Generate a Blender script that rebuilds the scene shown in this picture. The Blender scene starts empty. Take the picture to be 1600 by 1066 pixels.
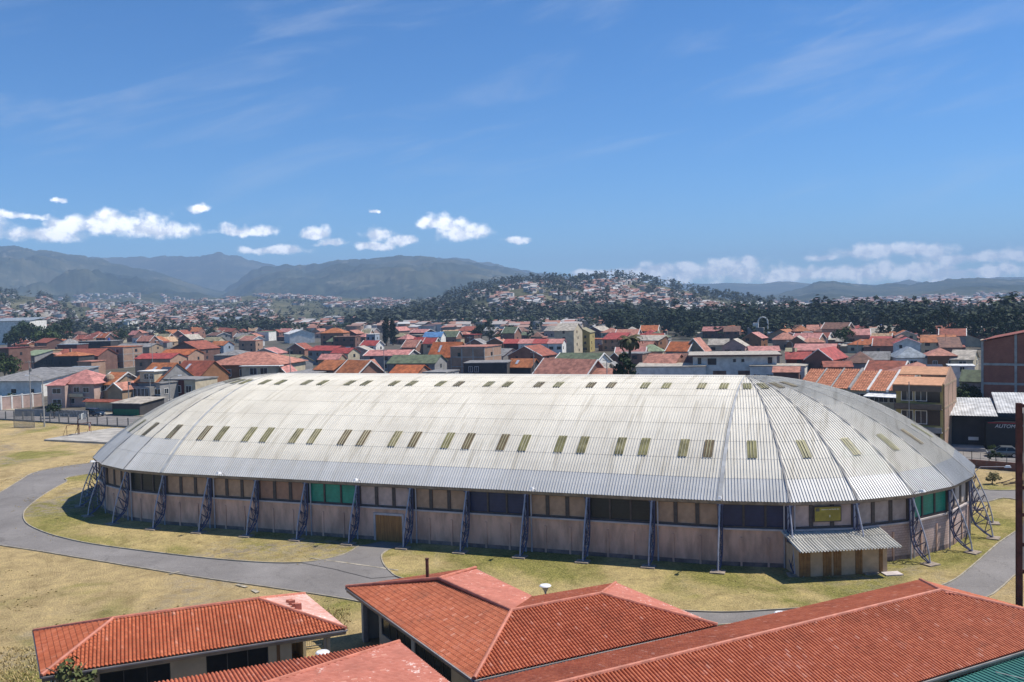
import bpy, bmesh, math, random
import numpy as np
from mathutils import Vector, Matrix
R_ = math.radians
rnd = random.Random(7)
scene = bpy.context.scene
COL = scene.collection

# ------------------------------------------------------------------ camera
W0, H0 = 1600.0, 1066.0
F0, PITCH, ROLL, HC = 1452.4, -0.0416, -0.0234, 23.6
_c, _s = math.cos(PITCH), math.sin(PITCH)
_cr, _sr = math.cos(ROLL), math.sin(ROLL)
FWD = Vector((0, _c, _s)); UP0 = Vector((0, -_s, _c)); X0 = Vector((1, 0, 0))
RIGHT = X0 * _cr + UP0 * _sr
UP = UP0 * _cr - X0 * _sr
cam_data = bpy.data.cameras.new('camera')
cam = bpy.data.objects.new('camera', cam_data)
COL.objects.link(cam)
cam.matrix_world = Matrix(((RIGHT.x, UP.x, -FWD.x, 0), (RIGHT.y, UP.y, -FWD.y, 0), (RIGHT.z, UP.z, -FWD.z, HC), (0, 0, 0, 1)))
cam_data.sensor_width = 36.0
cam_data.lens = F0 / W0 * 36.0
cam_data.clip_start = 0.5
cam_data.clip_end = 40000
scene.camera = cam
scene.view_settings.view_transform = 'Standard'
scene.view_settings.look = 'None'
scene.view_settings.gamma = 1
scene.view_settings.exposure = 0.33

def ray(px, py):
    return FWD + RIGHT * ((px - W0 / 2) / F0) + UP * (-(py - H0 / 2) / F0)
def at(px, py, z=0.0):
    d = ray(px, py); t = (z - HC) / d.z
    return Vector((d.x * t, d.y * t, z))
def atd(px, py, D):
    d = ray(px, py); t = D / d.y
    return Vector((d.x * t, D, HC + d.z * t))
def to_px(P):
    q = Vector((P[0], P[1], P[2] - HC)); y = q.dot(FWD)
    return W0 / 2 + F0 * q.dot(RIGHT) / y, H0 / 2 - F0 * q.dot(UP) / y

# ------------------------------------------------------------------ sky, sun
SUN_EL, SUN_AZ = R_(57), math.atan2(0.975, 0.2247)     # azimuth from +Y towards +X
sun_dir = Vector((math.sin(SUN_AZ) * math.cos(SUN_EL), math.cos(SUN_AZ) * math.cos(SUN_EL), math.sin(SUN_EL)))
sl = bpy.data.lights.new('sun', 'SUN'); sl.energy = 5.0; sl.angle = R_(0.5); sl.color = (1.0, 0.94, 0.845)
so = bpy.data.objects.new('sun', sl); COL.objects.link(so)
so.rotation_euler = (-sun_dir).to_track_quat('-Z', 'Y').to_euler()
so.location = (40, 0, 300)

world = bpy.data.worlds.new('World'); scene.world = world; world.use_nodes = True
wt = world.node_tree; wt.nodes.clear()
class NT:
    def __init__(s, t): s.t = t
    def n(s, typ, **kw):
        nd = s.t.nodes.new(typ)
        for k, v in kw.items():
            if k.startswith('i_'):
                key = k[2:]; nd.inputs[int(key) if key.isdigit() else key.replace('_', ' ')].default_value = v
            else: setattr(nd, k, v)
        return nd
    def l(s, a, b): s.t.links.new(a, b)
    def math(s, op, a, b=None, c=None, clamp=False):
        nd = s.t.nodes.new('ShaderNodeMath'); nd.operation = op; nd.use_clamp = clamp
        for i, x in enumerate((a, b, c)):
            if x is None: continue
            if isinstance(x, (int, float)): nd.inputs[i].default_value = x
            else: s.l(x, nd.inputs[i])
        return nd.outputs[0]
    def vmath(s, op, a, b=None):
        nd = s.t.nodes.new('ShaderNodeVectorMath'); nd.operation = op
        for i, x in enumerate((a, b)):
            if x is None: continue
            if isinstance(x, (tuple, list)): nd.inputs[i].default_value = x
            else: s.l(x, nd.inputs[i])
        return nd.outputs[1] if op in ('LENGTH', 'DOT_PRODUCT', 'DISTANCE') else nd.outputs[0]
    def mix(s, fac, a, b, mode='MIX'):
        nd = s.t.nodes.new('ShaderNodeMix'); nd.data_type = 'RGBA'; nd.blend_type = mode
        for sock, x in ((nd.inputs[0], fac), (nd.inputs[6], a), (nd.inputs[7], b)):
            if isinstance(x, (int, float)): sock.default_value = x
            elif isinstance(x, (tuple, list)): sock.default_value = (*x[:3], 1)
            else: s.l(x, sock)
        return nd.outputs[2]
    def ramp(s, fac, stops, interp='LINEAR'):
        nd = s.t.nodes.new('ShaderNodeValToRGB'); nd.color_ramp.interpolation = interp
        el = nd.color_ramp.elements
        while len(el) < len(stops): el.new(0.5)
        for e, (p, c) in zip(el, stops):
            e.position = p; e.color = (*c, 1) if len(c) == 3 else c
        s.l(fac, nd.inputs[0]); return nd.outputs[0]
    def smooth(s, x, lo, hi):
        nd = s.t.nodes.new('ShaderNodeMapRange'); nd.interpolation_type = 'SMOOTHSTEP'
        s.l(x, nd.inputs[0]); nd.inputs[1].default_value = lo; nd.inputs[2].default_value = hi
        return nd.outputs[0]

def build_world():
    T = NT(wt)
    out = T.n('ShaderNodeOutputWorld'); bg = T.n('ShaderNodeBackground')
    bg.inputs[1].default_value = 0.09
    T.l(bg.outputs[0], out.inputs[0])
    sky = T.n('ShaderNodeTexSky', sky_type='NISHITA')
    sky.sun_disc = False; sky.sun_elevation = SUN_EL; sky.sun_rotation = SUN_AZ
    sky.altitude = 2500; sky.air_density = 1.0; sky.dust_density = 0.8; sky.ozone_density = 1.6
    hs = T.n('ShaderNodeHueSaturation'); hs.inputs['Saturation'].default_value = 1.25; hs.inputs['Value'].default_value = 1.0
    T.l(sky.outputs[0], hs.inputs['Color'])
    col = T.mix(1.0, hs.outputs[0], (0.68, 1.05, 1.30), 'MULTIPLY')
    tc = T.n('ShaderNodeTexCoord'); d = tc.outputs['Generated']
    sep = T.n('ShaderNodeSeparateXYZ'); T.l(d, sep.inputs[0])
    az = T.math('ARCTAN2', sep.outputs[0], sep.outputs[1]); el = T.math('ARCSINE', sep.outputs[2])
    cmb = T.n('ShaderNodeCombineXYZ'); T.l(az, cmb.inputs[0]); T.l(el, cmb.inputs[1])
    v0 = cmb.outputs[0]
    # ragged edges
    nz = T.n('ShaderNodeTexNoise', i_Scale=38.0, i_Detail=5.0, i_Roughness=0.6); T.l(v0, nz.inputs['Vector'])
    off = T.vmath('MULTIPLY', T.vmath('SUBTRACT', nz.outputs['Color'], (0.5, 0.5, 0.5)), (0.020, 0.014, 0))
    v = T.vmath('ADD', v0, off)
    clouds = [  # photo x, y, half width, half height up, down
        (175, 352, 80, 20, 16), (245, 362, 60, 17, 12), (60, 366, 85, 12, 13), (110, 355, 40, 15, 12), (30, 338, 48, 7, 6), (-60, 360, 90, 22, 18),
        (308, 327, 18, 8, 5), (375, 362, 42, 10, 7), (412, 362, 26, 12, 8), (490, 368, 30, 14, 9), (515, 380, 30, 8, 6), (430, 392, 60, 8, 8),
        (592, 364, 24, 15, 14), (625, 376, 30, 9, 9), (585, 384, 30, 7, 7), (690, 353, 46, 17, 10), (728, 364, 52, 15, 14), (668, 352, 22, 8, 7), (806, 376, 24, 7, 6), (585, 329, 8, 4, 3), (95, 311, 10, 5, 4),
        (1040, 418, 70, 10, 22), (1140, 412, 60, 10, 25), (1000, 424, 60, 8, 18), (1110, 424, 140, 12, 20), (1300, 428, 260, 14, 18), (920, 428, 40, 6, 8),
        (1360, 394, 70, 13, 14), (1440, 392, 60, 14, 16), (1520, 402, 90, 9, 12), (1290, 402, 40, 6, 8), (1600, 400, 60, 10, 10), (1500, 424, 160, 6, 20), (1690, 395, 90, 20, 20)]
    best = None
    for (px, py, hw, hu, hd) in clouds:
        dr = ray(px, py).normalized(); a0, e0 = math.atan2(dr.x, dr.y), math.asin(dr.z)
        dd = T.vmath('SUBTRACT', v, (a0, e0, 0))
        s2 = T.n('ShaderNodeSeparateXYZ'); T.l(dd, s2.inputs[0])
        X = T.math('MULTIPLY', s2.outputs[0], F0 / hw / 1.12)
        up = T.math('MULTIPLY', T.math('MAXIMUM', s2.outputs[1], 0.0), F0 / hu / 1.15)
        dn = T.math('MULTIPLY', T.math('MINIMUM', s2.outputs[1], 0.0), F0 / hd / 1.0)
        r2 = T.math('ADD', T.math('MULTIPLY', X, X), T.math('ADD', T.math('MULTIPLY', up, up), T.math('MULTIPLY', dn, dn)))
        m = T.math('SUBTRACT', 1.0, T.math('SQRT', r2))
        best = m if best is None else T.math('MAXIMUM', best, m)
    n2 = T.n('ShaderNodeTexNoise', i_Scale=75.0, i_Detail=6.0, i_Roughness=0.62); T.l(v0, n2.inputs['Vector'])
    vd = T.vmath('ADD', v0, T.vmath('MULTIPLY', T.vmath('SUBTRACT', n2.outputs['Color'], (0.5, 0.5, 0.5)), (0.010, 0.008, 0)))
    vo = T.n('ShaderNodeTexVoronoi', feature='SMOOTH_F1', i_Scale=62.0); vo.inputs['Smoothness'].default_value = 0.35; T.l(vd, vo.inputs['Vector'])
    puff = T.math('SUBTRACT', 0.62, vo.outputs['Distance'])
    dens = T.math('ADD', T.math('ADD', best, T.math('MULTIPLY', puff, 0.75)), T.math('MULTIPLY', T.math('SUBTRACT', n2.outputs[0], 0.52), 0.9))
    mask = T.math('MULTIPLY', T.smooth(dens, 0.04, 0.72), 0.93)
    # shaded undersides: density sampled a little higher up
    n3 = T.n('ShaderNodeTexNoise', i_Scale=55.0, i_Detail=4.0, i_Roughness=0.6)
    T.l(T.vmath('ADD', v0, (-0.003, 0.006, 0)), n3.inputs['Vector'])
    sh = T.smooth(T.math('ADD', T.math('SUBTRACT', n2.outputs[0], n3.outputs[0]), T.math('MULTIPLY', puff, 0.22)), -0.16, 0.16)
    ccol = T.mix(sh, (11.0, 11.3, 12.2), (21.5, 20.8, 20.0))
    col = T.mix(mask, col, ccol)
    # thin cirrus
    wv = T.vmath('MULTIPLY', v0, (5.0, 26.0, 1.0)); 
    rot = T.n('ShaderNodeVectorRotate', rotation_type='Z_AXIS'); rot.inputs['Angle'].default_value = R_(-13)
    T.l(v0, rot.inputs['Vector'])
    wv = T.vmath('MULTIPLY', rot.outputs[0], (3.6, 21.0, 1.0))
    n4 = T.n('ShaderNodeTexNoise', i_Scale=1.0, i_Detail=7.0, i_Roughness=0.62, i_Distortion=0.6); T.l(wv, n4.inputs['Vector'])
    ci = T.math('MULTIPLY', T.smooth(n4.outputs[0], 0.47, 0.78), 0.24)
    ci = T.math('MULTIPLY', ci, T.smooth(el, 0.05, 0.16)); ci = T.math('MULTIPLY', ci, T.smooth(el, 0.55, 0.22))
    col = T.mix(ci, col, (7.5, 7.7, 8.0))
    T.l(col, bg.inputs[0])
build_world()
scene.cycles.max_bounces = 6
scene.cycles.diffuse_bounces = 3
scene.cycles.volume_bounces = 0
scene.cycles.use_denoising = True

# ------------------------------------------------------------------ helpers
class MB:
    def __init__(s): s.v = []; s.f = []; s.m = []; s.r = []
    def add(s, vs, fs, mi=0, rn=None):
        o = len(s.v); s.v.extend([tuple(x) for x in vs])
        for f in fs:
            s.f.append(tuple(o + i for i in f)); s.m.append(mi); s.r.append(rnd.random() if rn is None else rn)
        return s
    def hexa(s, p, mi=0):      # 8 points: bottom 4 ccw, top 4 ccw
        return s.add(p, [(3, 2, 1, 0), (4, 5, 6, 7), (0, 1, 5, 4), (1, 2, 6, 5), (2, 3, 7, 6), (3, 0, 4, 7)], mi)
    def box(s, x0, x1, y0, y1, z0, z1, mi=0):
        return s.hexa([(x0, y0, z0), (x1, y0, z0), (x1, y1, z0), (x0, y1, z0), (x0, y0, z1), (x1, y0, z1), (x1, y1, z1), (x0, y1, z1)], mi)
    def slab(s, poly, t, mi=0):   # polygon with thickness t downwards
        n = len(poly); lo = [(p[0], p[1], p[2] - t) for p in poly]
        fs = [tuple(range(n)), tuple(range(2 * n - 1, n - 1, -1))] + [(i, n + i, n + (i + 1) % n, (i + 1) % n) for i in range(n)]
        return s.add(list(poly) + lo, fs, mi)
    def tube(s, p, q, r, n=6, mi=0, r2=None, caps=True):
        p, q = Vector(p), Vector(q); d = (q - p)
        if d.length < 1e-6: return s
        d.normalize(); a = d.orthogonal().normalized(); b = d.cross(a); r2 = r if r2 is None else r2
        vs = [p + (a * math.cos(2 * math.pi * i / n) + b * math.sin(2 * math.pi * i / n)) * r for i in range(n)]
        vs += [q + (a * math.cos(2 * math.pi * i / n) + b * math.sin(2 * math.pi * i / n)) * r2 for i in range(n)]
        fs = [(i, (i + 1) % n, n + (i + 1) % n, n + i) for i in range(n)]
        if caps: fs += [tuple(range(n - 1, -1, -1)), tuple(range(n, 2 * n))]
        return s.add(vs, fs, mi)
    def path(s, pts, r, n=6, mi=0):
        for a, b in zip(pts, pts[1:]): s.tube(a, b, r, n, mi)
        return s
    def lathe(s, prof, c, n=14, mi=0):
        vs = []; 
        for (r, z) in prof:
            for i in range(n): vs.append((c[0] + r * math.cos(2 * math.pi * i / n), c[1] + r * math.sin(2 * math.pi * i / n), c[2] + z))
        fs = [(k * n + i, k * n + (i + 1) % n, (k + 1) * n + (i + 1) % n, (k + 1) * n + i) for k in range(len(prof) - 1) for i in range(n)]
        return s.add(vs, fs, mi)
    def build(s, name, mats, parent=None, smooth=False, attr=False):
        me = bpy.data.meshes.new(name); me.from_pydata(s.v, [], s.f)
        for m in (mats if isinstance(mats, (list, tuple)) else [mats]): me.materials.append(m)
        me.polygons.foreach_set('material_index', s.m)
        if smooth: me.polygons.foreach_set('use_smooth', [True] * len(s.f))
        if attr:
            a = me.attributes.new('rnd', 'FLOAT', 'FACE'); a.data.foreach_set('value', s.r)
        me.validate(); me.update()
        return link(name, me, parent)
def link(name, me, parent=None):
    o = bpy.data.objects.new(name, me); COL.objects.link(o)
    if parent is not None: o.parent = parent
    return o
def tag(o, label=None, cat=None, group=None, kind=None):
    if label: o['label'] = label
    if cat: o['category'] = cat
    if group: o['group'] = group
    if kind: o['kind'] = kind
    return o
def thing(name, label, cat, loc=(0, 0, 0), rz=0.0, group=None):
    o = bpy.data.objects.new(name, None); COL.objects.link(o); o.empty_display_size = 0.3
    o.location = loc; o.rotation_euler = (0, 0, rz)
    return tag(o, label, cat, group)
def npmesh(name, V, F, mats, parent=None, attr=None, mi=None, smooth=False):
    me = bpy.data.meshes.new(name); V = np.asarray(V, np.float32); F = np.asarray(F, np.int32)
    k = F.shape[1]
    me.vertices.add(len(V)); me.vertices.foreach_set('co', V.ravel())
    me.loops.add(F.size); me.loops.foreach_set('vertex_index', F.ravel())
    me.polygons.add(len(F)); me.polygons.foreach_set('loop_start', np.arange(0, F.size, k, dtype=np.int32))
    for m in (mats if isinstance(mats, (list, tuple)) else [mats]): me.materials.append(m)
    if mi is not None: me.polygons.foreach_set('material_index', np.asarray(mi, np.int32))
    if smooth: me.polygons.foreach_set('use_smooth', np.ones(len(F), bool))
    if attr is not None:
        a = me.attributes.new('rnd', 'FLOAT', 'FACE'); a.data.foreach_set('value', np.asarray(attr, np.float32))
    me.update(calc_edges=True); me.validate()
    return link(name, me, parent)

# value noise
_rg = np.random.RandomState(3); _tab = _rg.rand(256, 256)
def vnoise(x, y):
    x = np.asarray(x, float); y = np.asarray(y, float)
    xi = np.floor(x).astype(int); yi = np.floor(y).astype(int); fx = x - xi; fy = y - yi
    fx = fx * fx * (3 - 2 * fx); fy = fy * fy * (3 - 2 * fy)
    g = lambda a, b: _tab[a % 256, b % 256]
    return (g(xi, yi) * (1 - fx) + g(xi + 1, yi) * fx) * (1 - fy) + (g(xi, yi + 1) * (1 - fx) + g(xi + 1, yi + 1) * fx) * fy
def fbm(x, y, o=5):
    s = 0; a = 0.5
    for k in range(o): s = s + a * (vnoise(x * 2 ** k + 17 * k, y * 2 ** k + 31 * k) - 0.5); a *= 0.55
    return s

# ------------------------------------------------------------------ materials
MATS = {}
def mat(name, col, rough=0.8, var=0.15, scale=1.5, metal=0.0, bump=0.0, bscale=None, col2=None, attr=0.0, streak=None, detail=5.0, spec=0.4):
    if name in MATS: return MATS[name]
    m = bpy.data.materials.new(name); m.use_nodes = True; T = NT(m.node_tree)
    b = m.node_tree.nodes['Principled BSDF']; b.inputs['Roughness'].default_value = rough; b.inputs['Metallic'].default_value = metal
    b.inputs['Specular IOR Level'].default_value = spec
    tc = T.n('ShaderNodeTexCoord'); v = tc.outputs['Object']
    if streak: v = T.vmath('MULTIPLY', v, streak)
    nz = T.n('ShaderNodeTexNoise', i_Scale=scale, i_Detail=detail, i_Roughness=0.6); T.l(v, nz.inputs['Vector'])
    f = T.smooth(nz.outputs[0], 0.32, 0.68)
    c1 = tuple(max(0, x * (1 - var)) for x in col); c2 = tuple(min(1, x * (1 + var)) for x in (col2 or col))
    c = T.mix(f, c1, c2)
    if attr:
        at_ = T.n('ShaderNodeAttribute', attribute_name='rnd')
        k = T.math('ADD', 1.0 - attr, T.math('MULTIPLY', at_.outputs['Fac'], 2 * attr))
        c = T.mix(1.0, c, k, 'MULTIPLY')
    T.l(c, b.inputs['Base Color'])
    if bump:
        n2 = T.n('ShaderNodeTexNoise', i_Scale=bscale or scale * 6, i_Detail=4.0); T.l(tc.outputs['Object'], n2.inputs['Vector'])
        bp = T.n('ShaderNodeBump', i_Strength=bump, i_Distance=0.05); T.l(n2.outputs[0], bp.inputs['Height']); T.l(bp.outputs[0], b.inputs['Normal'])
    MATS[name] = m; return m
def brick_mat(name, c1, c2, mortar, w=0.4, h=0.15):
    if name in MATS: return MATS[name]
    m = bpy.data.materials.new(name); m.use_nodes = True; T = NT(m.node_tree); b = m.node_tree.nodes['Principled BSDF']; b.inputs['Roughness'].default_value = 0.9
    tc = T.n('ShaderNodeTexCoord'); sp = T.n('ShaderNodeSeparateXYZ'); T.l(tc.outputs['Object'], sp.inputs[0])
    cb = T.n('ShaderNodeCombineXYZ'); T.l(T.math('ADD', sp.outputs[0], sp.outputs[1]), cb.inputs[0]); T.l(sp.outputs[2], cb.inputs[1])
    br = T.n('ShaderNodeTexBrick', i_Scale=1.0); br.inputs['Color1'].default_value = (*c1, 1); br.inputs['Color2'].default_value = (*c2, 1); br.inputs['Mortar'].default_value = (*mortar, 1)
    br.inputs['Mortar Size'].default_value = 0.02; br.inputs['Brick Width'].default_value = w; br.inputs['Row Height'].default_value = h
    T.l(cb.outputs[0], br.inputs['Vector'])
    nz = T.n('ShaderNodeTexNoise', i_Scale=0.5, i_Detail=5.0); T.l(tc.outputs['Object'], nz.inputs['Vector'])
    c = T.mix(0.5, br.outputs[0], T.ramp(nz.outputs[0], [(0.3, (0.35, 0.33, 0.3)), (0.7, (1, 1, 1))]), 'MULTIPLY')
    T.l(c, b.inputs['Base Color']); MATS[name] = m; return m
#MAT_END

A_C = Vector((-2.68, 111.87, 0)); A_TH = -0.3496
_ct, _st = math.cos(A_TH), math.sin(A_TH)
def aw(x, y, z=0.0): return Vector((A_C.x + x * _ct - y * _st, A_C.y + x * _st + y * _ct, z))
def ainv(P):
    dx, dy = P[0] - A_C.x, P[1] - A_C.y
    return Vector((dx * _ct + dy * _st, -dx * _st + dy * _ct, P[2]))

# ================================================================== GROUND
def ground_mat():
    m = bpy.data.materials.new('town_ground'); m.use_nodes = True; T = NT(m.node_tree); b = m.node_tree.nodes['Principled BSDF']; b.inputs['Roughness'].default_value = 0.95
    g = T.n('ShaderNodeNewGeometry'); P = g.outputs['Position']
    n1 = T.n('ShaderNodeTexNoise', i_Scale=0.012, i_Detail=8.0, i_Roughness=0.65); T.l(P, n1.inputs['Vector'])
    n2 = T.n('ShaderNodeTexNoise', i_Scale=0.15, i_Detail=5.0); T.l(P, n2.inputs['Vector'])
    c = T.ramp(n1.outputs[0], [(0.3, (0.05, 0.055, 0.028)), (0.5, (0.10, 0.085, 0.06)), (0.7, (0.15, 0.13, 0.105))])
    c = T.mix(T.smooth(n2.outputs[0], 0.35, 0.65), c, T.mix(1.0, c, (0.6, 0.6, 0.6), 'MULTIPLY'))
    T.l(c, b.inputs['Base Color']); return m
def grass_mat(name, green, dry):
    m = bpy.data.materials.new(name); m.use_nodes = True; T = NT(m.node_tree); b = m.node_tree.nodes['Principled BSDF']; b.inputs['Roughness'].default_value = 0.95
    b.inputs['Specular IOR Level'].default_value = 0.1
    g = T.n('ShaderNodeNewGeometry'); P = g.outputs['Position']
    n1 = T.n('ShaderNodeTexNoise', i_Scale=0.055, i_Detail=9.0, i_Roughness=0.62, i_Distortion=0.5); T.l(P, n1.inputs['Vector'])
    n2 = T.n('ShaderNodeTexNoise', i_Scale=0.9, i_Detail=7.0, i_Roughness=0.7); T.l(P, n2.inputs['Vector'])
    n3 = T.n('ShaderNodeTexNoise', i_Scale=6.0, i_Detail=6.0, i_Roughness=0.75); T.l(P, n3.inputs['Vector'])
    n5 = T.n('ShaderNodeTexNoise', i_Scale=0.05, i_Detail=4.0, i_Distortion=1.0); T.l(T.vmath('ADD', P, (31, 77, 0)), n5.inputs['Vector'])
    gmask = T.math('ADD', T.smooth(n1.outputs[0], green[0], green[1]), T.math('MULTIPLY', T.math('SUBTRACT', n2.outputs[0], 0.5), 0.9), clamp=True)
    dryc = T.ramp(n2.outputs[0], [(0.25, tuple(x * 0.72 for x in dry)), (0.5, dry), (0.75, tuple(min(1, x * 1.22) for x in dry))])
    grc = T.ramp(n3.outputs[0], [(0.25, (0.13, 0.14, 0.035)), (0.5, (0.235, 0.22, 0.065)), (0.78, (0.37, 0.31, 0.115))])
    c = T.mix(gmask, dryc, grc)
    bare = T.math('MULTIPLY', T.smooth(n5.outputs[0], 0.54, 0.66), T.smooth(n2.outputs[0], 0.44, 0.56))
    c = T.mix(T.math('MULTIPLY', bare, 0.8), c, (0.31, 0.26, 0.20))
    n6 = T.n('ShaderNodeTexNoise', i_Scale=0.28, i_Detail=8.0, i_Roughness=0.72, i_Distortion=1.2); T.l(P, n6.inputs['Vector'])
    c = T.mix(1.0, c, T.ramp(n6.outputs[0], [(0.30, (0.66, 0.64, 0.60)), (0.5, (1.0, 1.0, 1.0)), (0.68, (1.22, 1.20, 1.14))]), 'MULTIPLY')
    fine = T.ramp(n3.outputs[0], [(0.28, (0.50, 0.50, 0.50)), (0.5, (0.95, 0.95, 0.95)), (0.75, (1.32, 1.30, 1.24))])
    c = T.mix(1.0, c, fine, 'MULTIPLY')
    T.l(c, b.inputs['Base Color'])
    bp = T.n('ShaderNodeBump', i_Strength=0.9, i_Distance=0.22); T.l(n3.outputs[0], bp.inputs['Height']); T.l(bp.outputs[0], b.inputs['Normal'])
    return m
def asphalt_mat():
    m = bpy.data.materials.new('asphalt'); m.use_nodes = True; T = NT(m.node_tree); b = m.node_tree.nodes['Principled BSDF']; b.inputs['Roughness'].default_value = 0.9
    b.inputs['Specular IOR Level'].default_value = 0.25
    g = T.n('ShaderNodeNewGeometry'); P = g.outputs['Position']
    n1 = T.n('ShaderNodeTexNoise', i_Scale=0.16, i_Detail=6.0, i_Roughness=0.6); T.l(P, n1.inputs['Vector'])
    n2 = T.n('ShaderNodeTexNoise', i_Scale=14.0, i_Detail=3.0); T.l(P, n2.inputs['Vector'])
    c = T.ramp(n1.outputs[0], [(0.3, (0.165, 0.152, 0.143)), (0.55, (0.21, 0.195, 0.184)), (0.72, (0.25, 0.233, 0.22))])
    n3 = T.n('ShaderNodeTexNoise', i_Scale=0.7, i_Detail=6.0, i_Roughness=0.7, i_Distortion=1.5); T.l(P, n3.inputs['Vector'])
    vo = T.n('ShaderNodeTexVoronoi', feature='DISTANCE_TO_EDGE', i_Scale=0.16); T.l(T.vmath('ADD', P, T.vmath('MULTIPLY', n3.outputs['Color'], (2.5, 2.5, 0))), vo.inputs['Vector'])
    c = T.mix(T.math('MULTIPLY', T.smooth(vo.outputs[0], 0.010, 0.0), 0.45), c, (0.08, 0.072, 0.066))
    c = T.mix(T.math('MULTIPLY', T.smooth(n3.outputs[0], 0.58, 0.70), 0.5), c, (0.115, 0.108, 0.104))
    c = T.mix(T.math('MULTIPLY', T.smooth(n3.outputs[0], 0.42, 0.30), 0.5), c, (0.29, 0.265, 0.235))
    c = T.mix(1.0, c, T.ramp(n2.outputs[0], [(0.3, (0.8, 0.8, 0.8)), (0.7, (1.15, 1.15, 1.15))]), 'MULTIPLY')
    T.l(c, b.inputs['Base Color']); return m
def flat_poly(name, pts, z, m, kind='structure', wob=0.0):
    """ground sheet with a slightly uneven outline"""
    out = []
    n = len(pts)
    for i in range(n):
        a, b = pts[i], pts[(i + 1) % n]; L = math.hypot(b[0] - a[0], b[1] - a[1]); k = max(1, int(L / 0.7)) if wob else 1
        for j in range(k):
            t = j / k; x = a[0] + (b[0] - a[0]) * t; y = a[1] + (b[1] - a[1]) * t
            if wob: x += wob * float(fbm(x * .8, y * .8, 4)); y += wob * float(fbm(x * .8 + 50, y * .8, 4))
            out.append((x, y, z))
    bm = bmesh.new(); vs = [bm.verts.new(p) for p in out]; f = bm.faces.new(vs); bmesh.ops.triangulate(bm, faces=[f])
    for f in bm.faces:
        f.normal_update()
        if f.normal.z < 0: f.normal_flip()
    me = bpy.data.meshes.new(name); bm.to_mesh(me); bm.free(); me.materials.append(m)
    return tag(link(name, me), kind=kind)

def spline(pts, n=6):
    out = []
    for i in range(len(pts) - 1):
        p0 = pts[max(0, i - 1)]; p1 = pts[i]; p2 = pts[i + 1]; p3 = pts[min(len(pts) - 1, i + 2)]
        for k in range(n):
            t = k / n
            out.append(tuple(0.5 * ((2 * b) + (-a + c) * t + (2 * a - 5 * b + 4 * c - d) * t * t + (-a + 3 * b - 3 * c + d) * t ** 3) for a, b, c, d in zip(p0, p1, p2, p3)))
    out.append(tuple(pts[-1])); return out
def P2(px, py): p = at(px, py, 0); return (p.x, p.y)
def A2(x, y): p = aw(x, y); return (p.x, p.y)

base = MB(); base.add([(-9000, -300, 0), (9000, -300, 0), (9000, 9000, 0), (-9000, 9000, 0)], [(0, 1, 2, 3)])
tag(base.build('ground', ground_mat()), kind='structure')
M_GRASS = grass_mat('dry_grass', (0.50, 0.66), (0.47, 0.355, 0.18))
M_LAWN = grass_mat('lawn_grass', (0.42, 0.57), (0.47, 0.365, 0.17))
M_ASPH = asphalt_mat()
M_KERB = mat('kerb_concrete', (0.33, 0.29, 0.22), 0.9, 0.25, 1.2)
field = [A2(-230, 60.5), A2(-139, 51.5), A2(-99, 46.0), A2(-60, 43.5), A2(0, 39.2), A2(50, 35.6), A2(64, 31.0), A2(130, 27), A2(130, -110), A2(-230, -110)]
flat_poly('grass_field', field, 0.02, M_GRASS)
inner = [A2(-48, 23), P2(135, 742), P2(104, 754), P2(75, 770), P2(50, 788), P2(37, 803), P2(42, 819), P2(70, 833), P2(105, 843), P2(150, 852), P2(240, 864), P2(330, 874), P2(410, 880), P2(470, 880.5), P2(510, 875), P2(541, 866), P2(560, 855)]
inner = inner[:1] + [(-69.5 + 6.0, 137)] * 0 + inner[1:]
gate_l = [A2(-3.4, -22.6), A2(-0.2, -22.6)]
innr = [P2(608, 860), P2(597, 868), P2(598, 880), P2(608, 893), P2(628, 905), P2(700, 918), P2(800, 932), P2(940, 948), P2(1070, 956), P2(1140, 958), P2(1200, 955), P2(1290, 949), P2(1400, 936), P2(1480, 913), P2(1520, 885), P2(1560, 850), A2(56.6, -1), A2(58.6, 6), A2(58.9, 11.0), A2(57, 13.2), A2(53.9, 10.5), A2(48, 19), A2(40, 25.5), A2(30, 28), A2(-30, 28)]
inner_s = spline(inner, 4) ; innr_s = spline(innr, 4)
flat_poly('lawn', inner_s[:-10] + [P2(470, 879), P2(500, 884), P2(590, 900)] + innr_s[12:], 0.06, M_LAWN, wob=0.35)
flat_poly('driveway', inner_s[-13:] + gate_l + innr_s[:16] + [P2(580, 905), P2(520, 890)], 0.08, M_ASPH, wob=0.12)
outer = [A2(-30, 36), A2(-50, 30), A2(-63, 18), A2(-71.2, 8.5), P2(60, 737), P2(30, 752), P2(0, 770), A2(-62, -20), A2(-54, -28), P2(-40, 846), P2(0, 853), P2(60, 862), P2(120, 872), P2(230, 890), P2(330, 906), P2(430, 920), P2(545, 938), A2(10, -41), A2(22, -40.5), P2(1120, 978), P2(1200, 968), A2(43, -31.5), P2(1530, 940), P2(1600, 890), A2(60.5, -7), A2(65, 4), A2(66.5, 13), A2(64, 18), A2(59.9, 18.3), A2(54.8, 18.2), A2(49, 26), A2(40, 33.5), A2(30, 36)]
outer_s = spline(outer, 4)
flat_poly('ring_road', outer_s, 0.04, M_ASPH, wob=0.12)
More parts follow.
